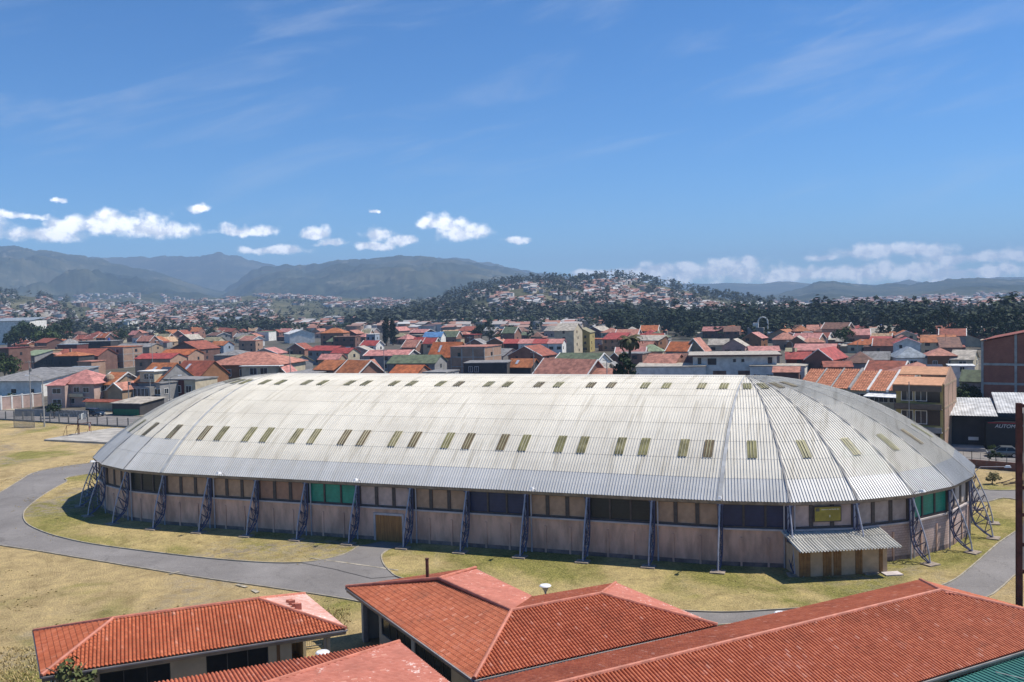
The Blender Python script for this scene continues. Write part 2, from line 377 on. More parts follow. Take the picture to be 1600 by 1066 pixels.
# kerbs along the ring road
def kerb(name, pts, w=0.11, h=0.08, z0=0.0):
    mb = MB(); n = len(pts)
    for a, b in zip(pts, pts[1:]):
        d = Vector((b[0] - a[0], b[1] - a[1], 0))
        if d.length < 0.02: continue
        nrm = Vector((-d.y, d.x, 0)).normalized() * w / 2
        p = [Vector((a[0], a[1], z0)) - nrm, Vector((b[0], b[1], z0)) - nrm, Vector((b[0], b[1], z0)) + nrm, Vector((a[0], a[1], z0)) + nrm]
        mb.hexa(p + [q + Vector((0, 0, h + 0.06)) for q in p])
    return tag(mb.build(name, M_KERB), kind='structure')
kerb('inner_kerb', inner_s[3:])
kerb('inner_kerb', innr_s[1:-8])
kerb('outer_kerb', outer_s[8:], h=0.05)
mk = MB()     # worn paint on the road
M_MARK = mat('worn_road_paint', (0.34, 0.30, 0.23), 0.9, 0.5, 1.5)
for (a, b, w) in (((484, 871.5), (560, 882), .10), ((560, 882), (622, 891), .10), ((395, 921), (403, 925.5), .2), ((370, 913), (386, 917), .18), ((265, 897), (280, 893), .15)):
    A, B = at(*a, .10), at(*b, .10); n = Vector((-(B - A).y, (B - A).x, 0)).normalized() * w
    mk.add([A - n, B - n, B + n, A + n], [(0, 1, 2, 3)])
tag(mk.build('road_marking', M_MARK), kind='structure')
# town streets: the one behind the field, its far pavement
st_f = [A2(-300, 62.5), A2(-139, 52.8), A2(-99, 47.8), A2(0, 41), A2(59, 37.5), A2(160, 31)]
st_b = [A2(160, 44), A2(59, 50.5), A2(0, 54), A2(-99, 60.8), A2(-139, 65.8), A2(-300, 76)]
flat_poly('street', st_f + st_b, 0.03, M_ASPH)
flat_poly('pavement', [A2(160, 44.05), A2(59, 50.55), A2(0, 54.05), A2(-99, 60.85), A2(-139, 65.85), A2(-300, 76.05), A2(-300, 79), A2(-139, 68.6), A2(-99, 63.4), A2(0, 56.5), A2(59, 53), A2(160, 46.5)], 0.12, M_KERB)
# concrete sports slab in the field
sl_ = [at(69, 689.5, 0), at(165, 694, 0), at(250, 697, 0), at(240, 676, 0), at(178, 671, 0), at(120, 679.5, 0)]
mb = MB(); mb.slab([(p.x, p.y, 0.34) for p in sl_], 0.34)
tag(mb.build('court_slab', mat('court_concrete', (0.36, 0.335, 0.295), 0.9, 0.25, 0.5)), kind='structure')

# ================================================================== ARENA
AR, AZE, AZR, AL, AB = 22.6, 5.88, 14.88, 30.0, 6.0
RHO = (AR * AR + (AZR - AZE) ** 2) / (2 * (AZR - AZE)); PH0 = math.asin(AR / RHO); ZCEN = AZR - RHO
DL = math.pi / 12
arena = thing('sports_arena', 'long grey domed sports hall with ribbed metal roof and pink walls', 'sports hall', A_C, A_TH)
def roof_mat(name, c1, c2, rough, metal, stain):
    m = bpy.data.materials.new(name); m.use_nodes = True; T = NT(m.node_tree); b = m.node_tree.nodes['Principled BSDF']
    b.inputs['Roughness'].default_value = rough; b.inputs['Metallic'].default_value = metal
    tc = T.n('ShaderNodeTexCoord'); P = tc.outputs['Object']
    n1 = T.n('ShaderNodeTexNoise', i_Scale=0.12, i_Detail=6.0, i_Roughness=0.65); T.l(P, n1.inputs['Vector'])
    n2 = T.n('ShaderNodeTexNoise', i_Scale=1.0, i_Detail=5.0); T.l(T.vmath('MULTIPLY', P, (2.2, 0.12, 0.3)), n2.inputs['Vector'])
    n3 = T.n('ShaderNodeTexNoise', i_Scale=1.6, i_Detail=6.0, i_Roughness=0.7); T.l(P, n3.inputs['Vector'])
    c = T.mix(T.smooth(n1.outputs[0], 0.35, 0.65), c1, c2)
    c = T.mix(T.math('MULTIPLY', T.smooth(n2.outputs[0], 0.50, 0.70), stain), c, (0.34, 0.30, 0.22))
    c = T.mix(T.math('MULTIPLY', T.smooth(n3.outputs[0], 0.60, 0.75), stain * 0.8), c, (0.30, 0.28, 0.25))
    at_ = T.n('ShaderNodeAttribute', attribute_name='rnd')
    c = T.mix(1.0, c, T.math('ADD', 0.965, T.math('MULTIPLY', at_.outputs['Fac'], 0.07)), 'MULTIPLY')
    T.l(c, b.inputs['Base Color']); return m
M_ROOF = roof_mat('weathered_roof_sheet', (0.575, 0.54, 0.465), (0.66, 0.625, 0.545), 0.62, 0.0, 0.42)
M_GALV = roof_mat('galvanised_roof_sheet', (0.49, 0.485, 0.465), (0.56, 0.555, 0.54), 0.5, 0.05, 0.15)
M_SKYL = mat('fibreglass_skylight', (0.165, 0.15, 0.055), 0.5, 0.35, 0.9, col2=(0.21, 0.185, 0.09))
M_SKYL2 = mat('skylight_rib', (0.38, 0.345, 0.20), 0.5, 0.2, 0.9)
M_FLASH = mat('seam_flashing', (0.42, 0.42, 0.41), 0.6, 0.2, 0.8)
M_FLASH2 = mat('seam_dark', (0.27, 0.26, 0.25), 0.7, 0.25, 0.8)
M_SKYLS = [M_SKYL, mat('fibreglass_brown', (0.135, 0.10, 0.05), 0.5, 0.3, 0.9), mat('fibreglass_yellow', (0.20, 0.185, 0.075), 0.5, 0.3, 0.9)]
M_GUT = mat('gutter_paint', (0.24, 0.20, 0.17), 0.7, 0.25, 1.5)
LAPS = [0, .10, .195, .29, .40, .52, .635, .715, .80, .90, 1.0]
def arc(t, off=0.0):
    ph = PH0 * (1 - t); return (RHO + off) * math.sin(ph), ZCEN + (RHO + off) * math.cos(ph)
PIT, RW, RH = 0.27, 0.075, 0.065
def rib_us(u0, u1):
    us = []; n0 = math.floor(u0 / PIT) - 1; n1 = math.ceil(u1 / PIT) + 1
    for i in range(n0, n1 + 1):
        b = i * PIT
        us += [(b, 0.0), (b + 0.02, RH), (b + RW - 0.01, RH), (b + RW + 0.01, 0.0)]
    return us
def roof_strip(us, place, mi_of, V, F, MI, RN, jr, half=None):
    """us: lateral samples; place(u, t, off) -> point; half(t): half width at which the sheet is cut"""
    for j in range(len(LAPS) - 1):
        t0, t1 = LAPS[j], LAPS[j + 1]; ns = 2
        for k in range(ns):
            ta, tb = t0 + (t1 - t0) * k / ns, t0 + (t1 - t0) * (k + 1) / ns
            lift = lambda t: 0.014 * (1 - (t - t0) / (t1 - t0))
            row = []
            for t in (ta, tb):
                w = half(t) if half else 1e9
                row.append([(max(-w, min(w, u)), o) for u, o in us])
            for i in range(len(us) - 1):
                q = [row[0][i], row[0][i + 1], row[1][i + 1], row[1][i]]
                if abs(q[0][0] - q[1][0]) < 1e-5 and abs(q[2][0] - q[3][0]) < 1e-5 and half: continue
                o = len(V)
                V += [place(q[0][0], ta, q[0][1] + lift(ta)), place(q[1][0], ta, q[1][1] + lift(ta)), place(q[2][0], tb, q[2][1] + lift(tb)), place(q[3][0], tb, q[3][1] + lift(tb))]
                F.append((o, o + 1, o + 2, o + 3)); MI.append(mi_of(j))
                RN.append(jr(j, q[0][0]))
V, F, MI, RN = [], [], [], []
shade = {}
def jr_for(key, wid):
    def f(j, u):
        k = (key, j, math.floor(u / wid))
        if k not in shade: shade[k] = rnd.random()
        return shade[k]
    return f
mi_low = lambda j: 1 if j < 1 else 0
def pl_front(u, t, off): r, z = arc(t, off); return (u, -r, z)
def pl_back(u, t, off): r, z = arc(t, off); return (-u, r, z)
roof_strip(rib_us(-AL, AL - 2 * PIT), pl_front, mi_low, V, F, MI, RN, jr_for('f', 1.0))
roof_strip([(-AL, 0), (AL, 0)], pl_back, mi_low, V, F, MI, RN, jr_for('b', 1.0))
VW = AR * math.cos(DL / 2)           # eave apothem of the faceted ends
for sgn in (-1, 1):
    for k in range(12):
        a = (k + 0.5) * DL
        ox, oy = sgn * math.sin(a), -math.cos(a); tx, ty = sgn * math.cos(a), math.sin(a)
        if sgn < 0: tx, ty = -tx, -ty
        def place(u, t, off, ox=ox, oy=oy, tx=tx, ty=ty, sgn=sgn):
            r, z = arc(t, off); r *= math.cos(DL / 2); return (sgn * AL + ox * r + tx * u, oy * r + ty * u, z)
        hw = lambda t: max(0.0, arc(t)[0] * math.sin(DL / 2))
        low = (lambda j: 1 if j < 1 else 0) if sgn > 0 else (lambda j: 1 if j < 2 else 0)
        us = rib_us(-3.1, 3.1) if k < 9 else [(-3.1, 0), (0, 0), (3.1, 0)]
        roof_strip(us, place, low, V, F, MI, RN, jr_for((sgn, k), 1.0), hw)
npmesh('roof', V, F, [M_ROOF, M_GALV], arena, RN, MI)
# seams (flashings) between the gores and at the two joints
def seam(x0, a, sgn, w, half=None):
    ox, oy = sgn * math.sin(a), -math.cos(a); tx, ty = math.cos(a) * sgn, math.sin(a)
    sm = MB()
    for i in range(24):
        q = []
        for t in (i / 24, (i + 1) / 24):
            r, z = arc(t, 0.10); ww = w * max(0.35, 1 - t * 0.7)
            q.append([(x0 + ox * r + tx * ww * e, oy * r + ty * ww * e, z) for e in (-1, 1)])
        sm.add([q[0][0], q[0][1], q[1][1], q[1][0]], [(0, 1, 2, 3)])
    sm.build('seam_flashing', M_FLASH if a == 0 else M_FLASH2, arena)
for sgn in (-1, 1):
    for k in range(0, 12): seam(sgn * AL, k * DL, sgn, 0.20 if k == 0 else 0.09)
# ridge cap along the straight top
rc = MB(); rc.add([(-AL, -0.7, AZR + .03), (AL, -0.7, AZR + .03), (AL, 0, AZR + .16), (-AL, 0, AZR + .16), (AL, .7, AZR + .03), (-AL, .7, AZR + .03)], [(0, 1, 2, 3), (3, 2, 4, 5)])
rc.build('ridge_cap', M_ROOF, arena)
# skylights: each strip is a part
def skylight(place, uc, ta, tb, w):
    mb = MB()
    n = 4
    for k in range(n):
        t0, t1 = ta + (tb - ta) * k / n, ta + (tb - ta) * (k + 1) / n
        for (e0, e1, mi, off) in ((-.5, -.40, 0, .115), (-.40, -.2, 0, .10), (-.2, -.12, 1, .17), (-.12, .12, 0, .10), (.12, .2, 1, .17), (.2, .40, 0, .10), (.40, .5, 0, .115)):
            mb.add([place(uc + e0 * w, t0, off), place(uc + e1 * w, t0, off), place(uc + e1 * w, t1, off), place(uc + e0 * w, t1, off)], [(0, 1, 2, 3)], mi)
    return mb.build('skylight', [rnd.choice(M_SKYLS), M_SKYL2], arena)
for b in range(10):
    for fr in (0.36, 0.74):
        uc = -AL + (b + fr) * AB
        skylight(pl_front, uc, .197, .292, 0.84); skylight(pl_front, uc, .717, .80, 0.84)
for sgn in (-1, 1):
    for k in range(7):
        a = (k + 0.5) * DL
        ox, oy = sgn * math.sin(a), -math.cos(a); tx, ty = math.cos(a), math.sin(a) * sgn
        def place(u, t, off, ox=ox, oy=oy, tx=tx, ty=ty, sgn=sgn):
            r, z = arc(t, off); r *= math.cos(DL / 2); return (sgn * AL + ox * r + tx * u, oy * r + ty * u, z)
        skylight(place, 0.0, .197, .292, 0.84)
        if k < 4: skylight(place, 0.0, .717, .80, 0.84)
# ---- outline of the walls: vertices of the faceted plan
def ring(r, z, lo=-12, hi=12):
    """vertices from left end round the front to the right end; index 0..10 are the straight front"""
    out = []
    for k in range(12, 0, -1): a = k * DL; out.append((-AL - r * math.sin(a), -r * math.cos(a), z))
    for i in range(11): out.append((-AL + i * AB, -r, z))
    for k in range(1, 13): a = k * DL; out.append((AL + r * math.sin(a), -r * math.cos(a), z))
    return out
M_PINK = mat('pink_block_wall', (0.58, 0.375, 0.28), 0.9, 0.22, 1.1, streak=(1, 1, .3), bump=0.35, bscale=5)
M_BASE = mat('damp_wall_base', (0.23, 0.165, 0.145), 0.9, 0.3, 1.2)
M_SILL = mat('sill_concrete', (0.50, 0.44, 0.42), 0.9, 0.15, 1.0)
M_PURL = mat('blue_grey_steel', (0.30, 0.34, 0.45), 0.55, 0.15, 2.0)
M_PIPE = mat('pipe_grey', (0.42, 0.39, 0.40), 0.6, 0.12, 1.0)
WR = 22.05
o0, o1, o2, o3 = ring(WR, 0), ring(WR, 3.30), ring(WR + 0.28, 3.28), ring(WR - 0.05, 5.62)
e0, e1 = ring(AR - 0.12, AZE - 0.30), ring(AR + 0.06, AZE + 0.0)
low, sill, gut, soff, damp = MB(), MB(), MB(), MB(), MB()
nv = len(o0)
for i in range(nv - 1):
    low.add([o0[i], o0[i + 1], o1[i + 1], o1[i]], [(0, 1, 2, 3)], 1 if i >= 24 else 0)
    a, b = ring(WR + .02, 0.0), ring(WR + .02, 0.42)
    damp.add([a[i], a[i + 1], b[i + 1], b[i]], [(0, 1, 2, 3)])
    s0, s1, s2_, s3 = ring(WR - .1, 3.28), ring(WR + .22, 3.28), ring(WR + .22, 3.42), ring(WR - .1, 3.42)
    sill.add([s0[i], s0[i + 1], s1[i + 1], s1[i], s2_[i], s2_[i + 1], s3[i + 1], s3[i]], [(0, 1, 2, 3), (3, 2, 5, 4), (4, 5, 6, 7)])
    gut.add([e0[i], e0[i + 1], e1[i + 1], e1[i]], [(0, 1, 2, 3)])
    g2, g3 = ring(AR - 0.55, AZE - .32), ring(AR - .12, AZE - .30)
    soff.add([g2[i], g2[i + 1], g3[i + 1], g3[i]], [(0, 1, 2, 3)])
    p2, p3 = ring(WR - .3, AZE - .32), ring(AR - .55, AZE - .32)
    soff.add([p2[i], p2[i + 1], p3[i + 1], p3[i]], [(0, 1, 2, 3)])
low.add([o0[-1], o0[0], o1[0], o1[-1]], [(0, 1, 2, 3)])
low.build('block_wall', [M_PINK, brick_mat('sunlit_block', (0.66, 0.50, 0.45), (0.58, 0.43, 0.385), (0.42, 0.30, 0.27), 0.45, 0.22)], arena); damp.build('wall_base', M_BASE, arena); sill.build('sill', M_SILL, arena)  # right-end facets take a paler block colour with the sunlight painted in
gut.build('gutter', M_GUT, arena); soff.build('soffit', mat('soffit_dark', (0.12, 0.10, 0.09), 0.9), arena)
# back wall of the upper band, so one cannot see through
bk = MB(); q0, q1 = ring(WR - .45, 3.3), ring(WR - .45, 5.62)
for i in range(nv - 1): bk.add([q0[i], q0[i + 1], q1[i + 1], q1[i]], [(0, 1, 2, 3)])
bk.add([q0[-1], q0[0], q1[0], q1[-1]], [(0, 1, 2, 3)])
bk.build('inner_band', mat('band_dark', (0.03, 0.03, 0.035), 0.8), arena)
# ---- the glazed bays
BAYC = {'tan': (0.42, 0.27, 0.175), 'brown': (0.36, 0.20, 0.13), 'pink': (0.52, 0.38, 0.32), 'green': (0.02, 0.26, 0.175), 'navy': (0.028, 0.036, 0.085), 'black': (0.022, 0.024, 0.022), 'cream': (0.50, 0.42, 0.36), 'grey': (0.40, 0.32, 0.28)}
M_BAY = {k: mat('bay_' + k, v, 0.35 if k in ('green', 'navy', 'black') else 0.8, 0.18, 0.8, bump=0.1, bscale=3) for k, v in BAYC.items()}
M_BFR = mat('bay_frame', (0.085, 0.065, 0.055), 0.7, 0.2, 2.0)
bays = {-3: 'tan', -2: 'tan', -1: 'black', 0: 'tan', 1: 'tan', 2: 'brown', 3: 'green', 4: 'pink', 5: 'tan', 6: 'navy', 7: 'tan', 8: 'black', 9: 'tan', 10: 'navy', 11: 'pink', 12: 'grey', 13: 'green', 14: 'cream', 15: 'cream', 16: 'tan', -4: 'tan', -5: 'brown'}
for idx, kind in bays.items():
    i = idx + 12
    A, B = Vector(o0[i]), Vector(o0[i + 1]); d = (B - A); L = d.length; d.normalize(); nrm = Vector((d.y, -d.x, 0))
    rz = math.atan2(d.y, d.x)
    fr = MB()
    fr.box(0.1, L - 0.1, -.04, .10, 3.42, 3.60); fr.box(0.1, L - .1, -.04, .10, 5.46, 5.62)
    n = 3
    for j in range(n + 1):
        x = 0.1 + (L - 0.2) * j / n; wd = 0.09 if kind in ('green', 'navy', 'black') else 0.17
        fr.box(max(0.05, x - wd), min(L - .05, x + wd), -.02, .12, 3.6, 5.46)
    f = fr.build('bay_frame', M_BFR, arena); f.location = A; f.rotation_euler = (0, 0, rz)
    for j in range(n):
        x0, x1 = 0.1 + (L - .2) * j / n + .1, 0.1 + (L - .2) * (j + 1) / n - .1
        p = MB(); p.box(x0, x1, .08, .16, 3.58, 5.48)
        if kind in ('green', 'navy', 'black'):
            for r in range(6): p.box(x0 + .02, x1 - .02, .065, .085, 3.70 + r * .3, 3.74 + r * .3)
        pb = p.build('bay_panel', M_BAY[kind], f)
        if kind == 'green' and j == 0: f['label'] = 'bright green glazed bay'
# pilaster strips in the lower wall
for i in range(4, nv - 5):
    A, B = Vector(o0[i]), Vector(o0[i + 1]); d = (B - A); L = d.length; d.normalize(); nrm = Vector((d.y, -d.x, 0))
    for fr in (0.3, 0.7):
        if i == 16: continue
        c = A + d * (L * fr)
        a, b = c - d * .09, c + d * .09
        pi = MB(); pi.hexa([a + nrm * .09, b + nrm * .09, b, a] + [q + Vector((0, 0, 2.62)) for q in (a + nrm * .09, b + nrm * .09, b, a)]); pi.build('pilaster', M_PINK, arena)
# brown double gate in the fifth bay and an ochre door on the right end
M_GATE = mat('gate_wood', (0.36, 0.165, 0.05), 0.7, 0.25, 2.0, streak=(6, 6, .4))
g = MB(); x0, x1 = -3.9 - .2, -0.95 - .2
for k in range(10):
    a = x0 + (x1 - x0) * k / 10; g.box(a + .012, x0 + (x1 - x0) * (k + 1) / 10 - .012, -WR - .07, -WR + .02, 0.05, 2.62)
g.box(x0, x1, -WR - .05, -WR + .02, 0.03, 2.6)
gate = g.build('gate', M_GATE, arena)
gf = MB(); gf.box(x0 - .22, x0 - .01, -WR - .12, -WR + .03, 0, 2.85); gf.box(x1 + .01, x1 + .22, -WR - .12, -WR + .03, 0, 2.85); gf.box(x0 - .01, x1 + .01, -WR - .12, -WR + .03, 2.64, 2.85)
gf.build('gate_frame', M_SILL, gate)
def on_facet(i, fr):
    A, B = Vector(o0[i + 12]), Vector(o0[i + 13]); d = (B - A); L = d.length; d.normalize(); return A + d * (L * fr), math.atan2(d.y, d.x), L
c, rz, L = on_facet(12, 0.22)
dd = MB()
for k in range(7): dd.box(-1.0 + k * .29 + .01, -1.0 + (k + 1) * .29 - .01, -.09, .02, .05, 2.75)
dd.box(-1.0, 1.03, -.06, .02, .03, 2.7)
dr = dd.build('door', mat('ochre_wood', (0.42, 0.22, 0.06), 0.7, 0.25, 2.0, streak=(6, 6, .4)), arena); dr.location = c; dr.rotation_euler = (0, 0, rz)
# notice board above the kiosk
c, rz, L = on_facet(11, 0.58)
nb = MB(); nb.box(-1.13, 1.13, -.22, -.06, 4.10, 5.30)
sg = nb.build('notice_board', mat('yellow_board', (0.32, 0.245, 0.035), 0.6, 0.2, 1.5), arena); sg.location = c; sg.rotation_euler = (0, 0, rz)
sg['label'] = 'yellow notice board under the eaves'
fb = MB(); fb.box(-1.2, 1.2, -.2, -.07, 4.02, 4.09); fb.box(-1.2, 1.2, -.2, -.07, 5.31, 5.38); fb.box(-1.2, -1.14, -.2, -.07, 4.09, 5.31); fb.box(1.14, 1.2, -.2, -.07, 4.09, 5.31)
fb.build('board_frame', M_BFR, sg)
lg = MB(); lg.box(-1.05, -.72, -.235, -.222, 4.95, 5.22); lg.build('board_emblem', mat('emblem_dark', (0.10, 0.09, 0.06), .7), sg)
wl = MB(); x = -.55
for k in range(16):     # a line of small light lettering, too small to read in the photo
    w_ = rnd.choice((.05, .06, .08)); wl.box(x, x + w_, -.235, -.222, 5.06, 5.06 + rnd.choice((.07, .1))); x += w_ + .025
    if k in (5, 8, 12): x += .05
wl.build('board_lettering', mat('lettering_pale', (0.62, 0.58, 0.42), .7), sg)
cr = MB(); cr.box(.12, .22, -.235, -.222, 4.42, 4.62); cr.build('board_emblem', mat('lettering_pale', (0.62, 0.58, 0.42), .7), sg)
# ---- lattice buttresses
OUT = [(24.27, .18), (24.14, 1.0), (23.88, 2.0), (23.52, 3.0), (23.1, 4.0), (22.7, 4.9), (22.42, 5.62)]
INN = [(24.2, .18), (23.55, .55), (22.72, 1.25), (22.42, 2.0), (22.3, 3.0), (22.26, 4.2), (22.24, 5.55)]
def buttress_meshes():
    a = MB()
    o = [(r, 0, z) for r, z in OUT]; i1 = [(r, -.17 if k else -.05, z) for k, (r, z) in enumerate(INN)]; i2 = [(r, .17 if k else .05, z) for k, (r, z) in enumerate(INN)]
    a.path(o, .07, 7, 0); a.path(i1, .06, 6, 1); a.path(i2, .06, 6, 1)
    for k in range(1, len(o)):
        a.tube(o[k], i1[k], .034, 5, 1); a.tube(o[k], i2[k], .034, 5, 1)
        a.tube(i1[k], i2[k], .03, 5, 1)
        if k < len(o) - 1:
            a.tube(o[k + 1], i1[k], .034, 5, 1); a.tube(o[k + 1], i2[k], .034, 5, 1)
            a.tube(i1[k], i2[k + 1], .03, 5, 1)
    a.tube((22.3, -.1, 0), (22.3, -.1, 5.6), .07, 6, 0)
    a.box(22.15, 22.45, -.28, .28, 5.45, 5.62, 1)
    f = MB(); f.box(23.75, 24.85, -.62, .62, 0, .17); f.box(24.05, 24.5, -.22, .22, .17, .2)
    return a, f
M_BUT = mat('buttress_sunlit', (0.36, 0.37, 0.43), 0.5, 0.15, 2.0)  # lit copy of the steel paint: sunlit edge put into the colour
M_BUT2 = mat('buttress_shaded_blue', (0.075, 0.08, 0.15), 0.5, 0.2, 2.0)  # shaded copy of the same paint: shade put into the dark blue
M_FOOT = mat('footing_concrete', (0.27, 0.22, 0.175), 0.9, 0.3, 2.0)
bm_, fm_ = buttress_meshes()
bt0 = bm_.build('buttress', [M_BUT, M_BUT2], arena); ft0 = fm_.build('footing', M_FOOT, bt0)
spots = [(-AL + i * AB, -math.pi / 2) for i in range(11)]
spots += [(AL, -math.pi / 2 + k * DL) for k in range(1, 9)] + [(-AL, -math.pi / 2 - k * DL) for k in range(1, 8)]
for n, (x, a) in enumerate(spots):
    if n == 0: o, f = bt0, ft0
    else:
        o = bt0.copy(); COL.objects.link(o); o.parent = arena
        f = ft0.copy(); COL.objects.link(f); f.parent = o
    o.location = (x, 0, 0); o.rotation_euler = (0, 0, a)
# drain pipes by every second buttress, eave lamps
def pipe_at(x, a, off):
    c, s = math.cos(a), math.sin(a); tx, ty = -s, c
    mb = MB(); r = WR + .12
    b = Vector((x + c * r + tx * off, s * r + ty * off, 0)); t = b + Vector((0, 0, 5.5))
    mb.tube(b, t, .075, 8); mb.tube(t, Vector((x + c * (AR - .2) + tx * off, s * (AR - .2) + ty * off, 5.62)), .075, 8)
    mb.build('drain_pipe', M_PIPE, arena)
for x, a in ((-AL + AB, -math.pi / 2), (-AL + 3 * AB, -math.pi / 2), (-AL + 5 * AB, -math.pi / 2), (-AL + 7 * AB, -math.pi / 2), (-AL + 9 * AB, -math.pi / 2), (AL, -math.pi / 2 + DL), (AL, -math.pi / 2 + 3 * DL), (-AL, -math.pi / 2 - DL), (AL, -math.pi / 2 + 5 * DL)):
    pipe_at(x, a, .45)
pipe_at(AL, -math.pi / 2 + DL, -.42)
M_LAMPW = mat('lamp_casing', (0.70, 0.70, 0.70), 0.4)
def eave_lamp(px, py, arm=0.9):
    P = at(px, py, 6.6); L_ = ainv(P); r = math.hypot(abs(L_.x) - AL, L_.y) if abs(L_.x) > AL else abs(L_.y)
    if abs(L_.x) > AL: dx = (abs(L_.x) - AL) * math.copysign(1, L_.x) / r; dy = L_.y / r; bx = math.copysign(AL, L_.x)
    else: dx, dy, bx = 0, -1, L_.x
    mb = MB(); q0 = (bx + dx * (AR - .1), dy * (AR - .1), 5.75); q1 = (bx + dx * (AR + .35), dy * (AR + .35), 6.25); q2 = (bx + dx * (AR + arm), dy * (AR + arm), 6.4)
    mb.path([q0, q1, q2], .035, 6)
    o = mb.build('lamp_arm', M_PIPE, arena)
    h = MB(); cx, cy = bx + dx * (AR + arm + .15), dy * (AR + arm + .15); ux, uy = -dy, dx
    for sg_, z0, k in ((1, 6.30, 1),):
        p = [(cx - dx * .3 - ux * .15, cy - dy * .3 - uy * .15, 6.30), (cx + dx * .3 - ux * .15, cy + dy * .3 - uy * .15, 6.34), (cx + dx * .3 + ux * .15, cy + dy * .3 + uy * .15, 6.34), (cx - dx * .3 + ux * .15, cy - dy * .3 + uy * .15, 6.30)]
        h.hexa(p + [(x * .6 + cx * .4, y * .6 + cy * .4, z + .2) for x, y, z in p])
    h.build('lamp_head', M_LAMPW, o)
for q in ((325, 741), (541, 752), (813, 771), (1121, 780), (1456, 767), (140, 719)): eave_lamp(*q)
eave_lamp(1549, 725, 2.6)

# ---- kiosk with corrugated awning
K0, K1 = aw(36.6, -24.0), aw(43.6, -20.6)
kd = (K1 - K0).normalized(); kn = Vector((kd.y, -kd.x, 0)); kw = (K1 - K0).length
kiosk = thing('kiosk', 'low tan kiosk with brown doors under a corrugated awning', 'kiosk', K0, math.atan2(kd.y, kd.x))
M_TAN = mat('tan_plaster', (0.52, 0.38, 0.25), 0.9, 0.12, 1.0)
M_KDO = mat('kiosk_door', (0.27, 0.14, 0.05), 0.7, 0.2, 2.0)
mb = MB(); mb.box(0, kw - .7, 0.04, 2.6, 0, 2.45); mb.box(kw - .38, kw, 0, 2.2, 0, 2.4); mb.build('wall', M_TAN, kiosk)
for a, b in ((.08, 1.05), (2.15, 2.9), (3.08, 3.75), (5.0, 5.6), (kw - .70, kw - .39)):
    d_ = MB(); d_.box(a, b, 0.0, .05, .02, 2.3)
    for k in range(3): d_.box(a + (b - a) * k / 3 + .015, a + (b - a) * (k + 1) / 3 - .015, -.03, .01, .08, 2.2)
    d_.build('door', M_KDO, kiosk)
rf = MB()
M_AWN = mat('awning_sheet', (0.52, 0.50, 0.44), 0.6, 0.2, 0.8, streak=(3, .3, 1))
xs = []; x = -.35
while x < kw + 0.75:
    xs += [(x, 0), (x + .05, .11), (x + .12, .11), (x + .17, 0)]; x += .27
for (x0, z0), (x1, z1) in zip(xs, xs[1:]):
    for (ya, za, yb, zb) in ((-1.3, 2.50, 1.2, 2.92), (1.0, 2.95, 3.0, 3.28)):
        dx = 0.0
        rf.add([(x0, ya, za + z0), (x1, ya, za + z1), (x1, yb, zb + z1), (x0, yb, zb + z0), (x0, ya, za + z0 - .03), (x1, ya, za + z1 - .03), (x1, yb, zb + z1 - .03), (x0, yb, zb + z0 - .03)], [(0, 1, 2, 3), (7, 6, 5, 4), (0, 4, 5, 1)])
rf.build('roof', M_AWN, kiosk)
st = MB(); st.box(kw - .6, kw + .9, -1.0, .0, 0, .16); st.build('step', M_SILL, kiosk)

# ================================================================== TREES (builders)
def leaf_mat(name, c1, c2):
    if name in MATS: return MATS[name]
    m = bpy.data.materials.new(name); m.use_nodes = True; T = NT(m.node_tree); b = m.node_tree.nodes['Principled BSDF']; b.inputs['Roughness'].default_value = 0.75
    b.inputs['Specular IOR Level'].default_value = 0.2
    a = T.n('ShaderNodeAttribute', attribute_name='rnd'); oi = T.n('ShaderNodeObjectInfo')
    c = T.mix(a.outputs['Fac'], c1, c2)
    k = T.math('ADD', 0.8, T.math('MULTIPLY', oi.outputs['Random'], 0.4))
    T.l(T.mix(1.0, c, k, 'MULTIPLY'), b.inputs['Base Color']); MATS[name] = m; return m
M_BARK = mat('bark', (0.10, 0.075, 0.055), 0.95, 0.3, 4.0)
M_LEAF = {'dark': leaf_mat('leaf_dark', (0.012, 0.026, 0.010), (0.036, 0.058, 0.020)), 'mid': leaf_mat('leaf_mid', (0.030, 0.052, 0.014), (0.075, 0.105, 0.030)),
          'olive': leaf_mat('leaf_olive', (0.055, 0.070, 0.022), (0.13, 0.14, 0.05)), 'dry': leaf_mat('leaf_dry', (0.12, 0.11, 0.045), (0.24, 0.21, 0.09))}
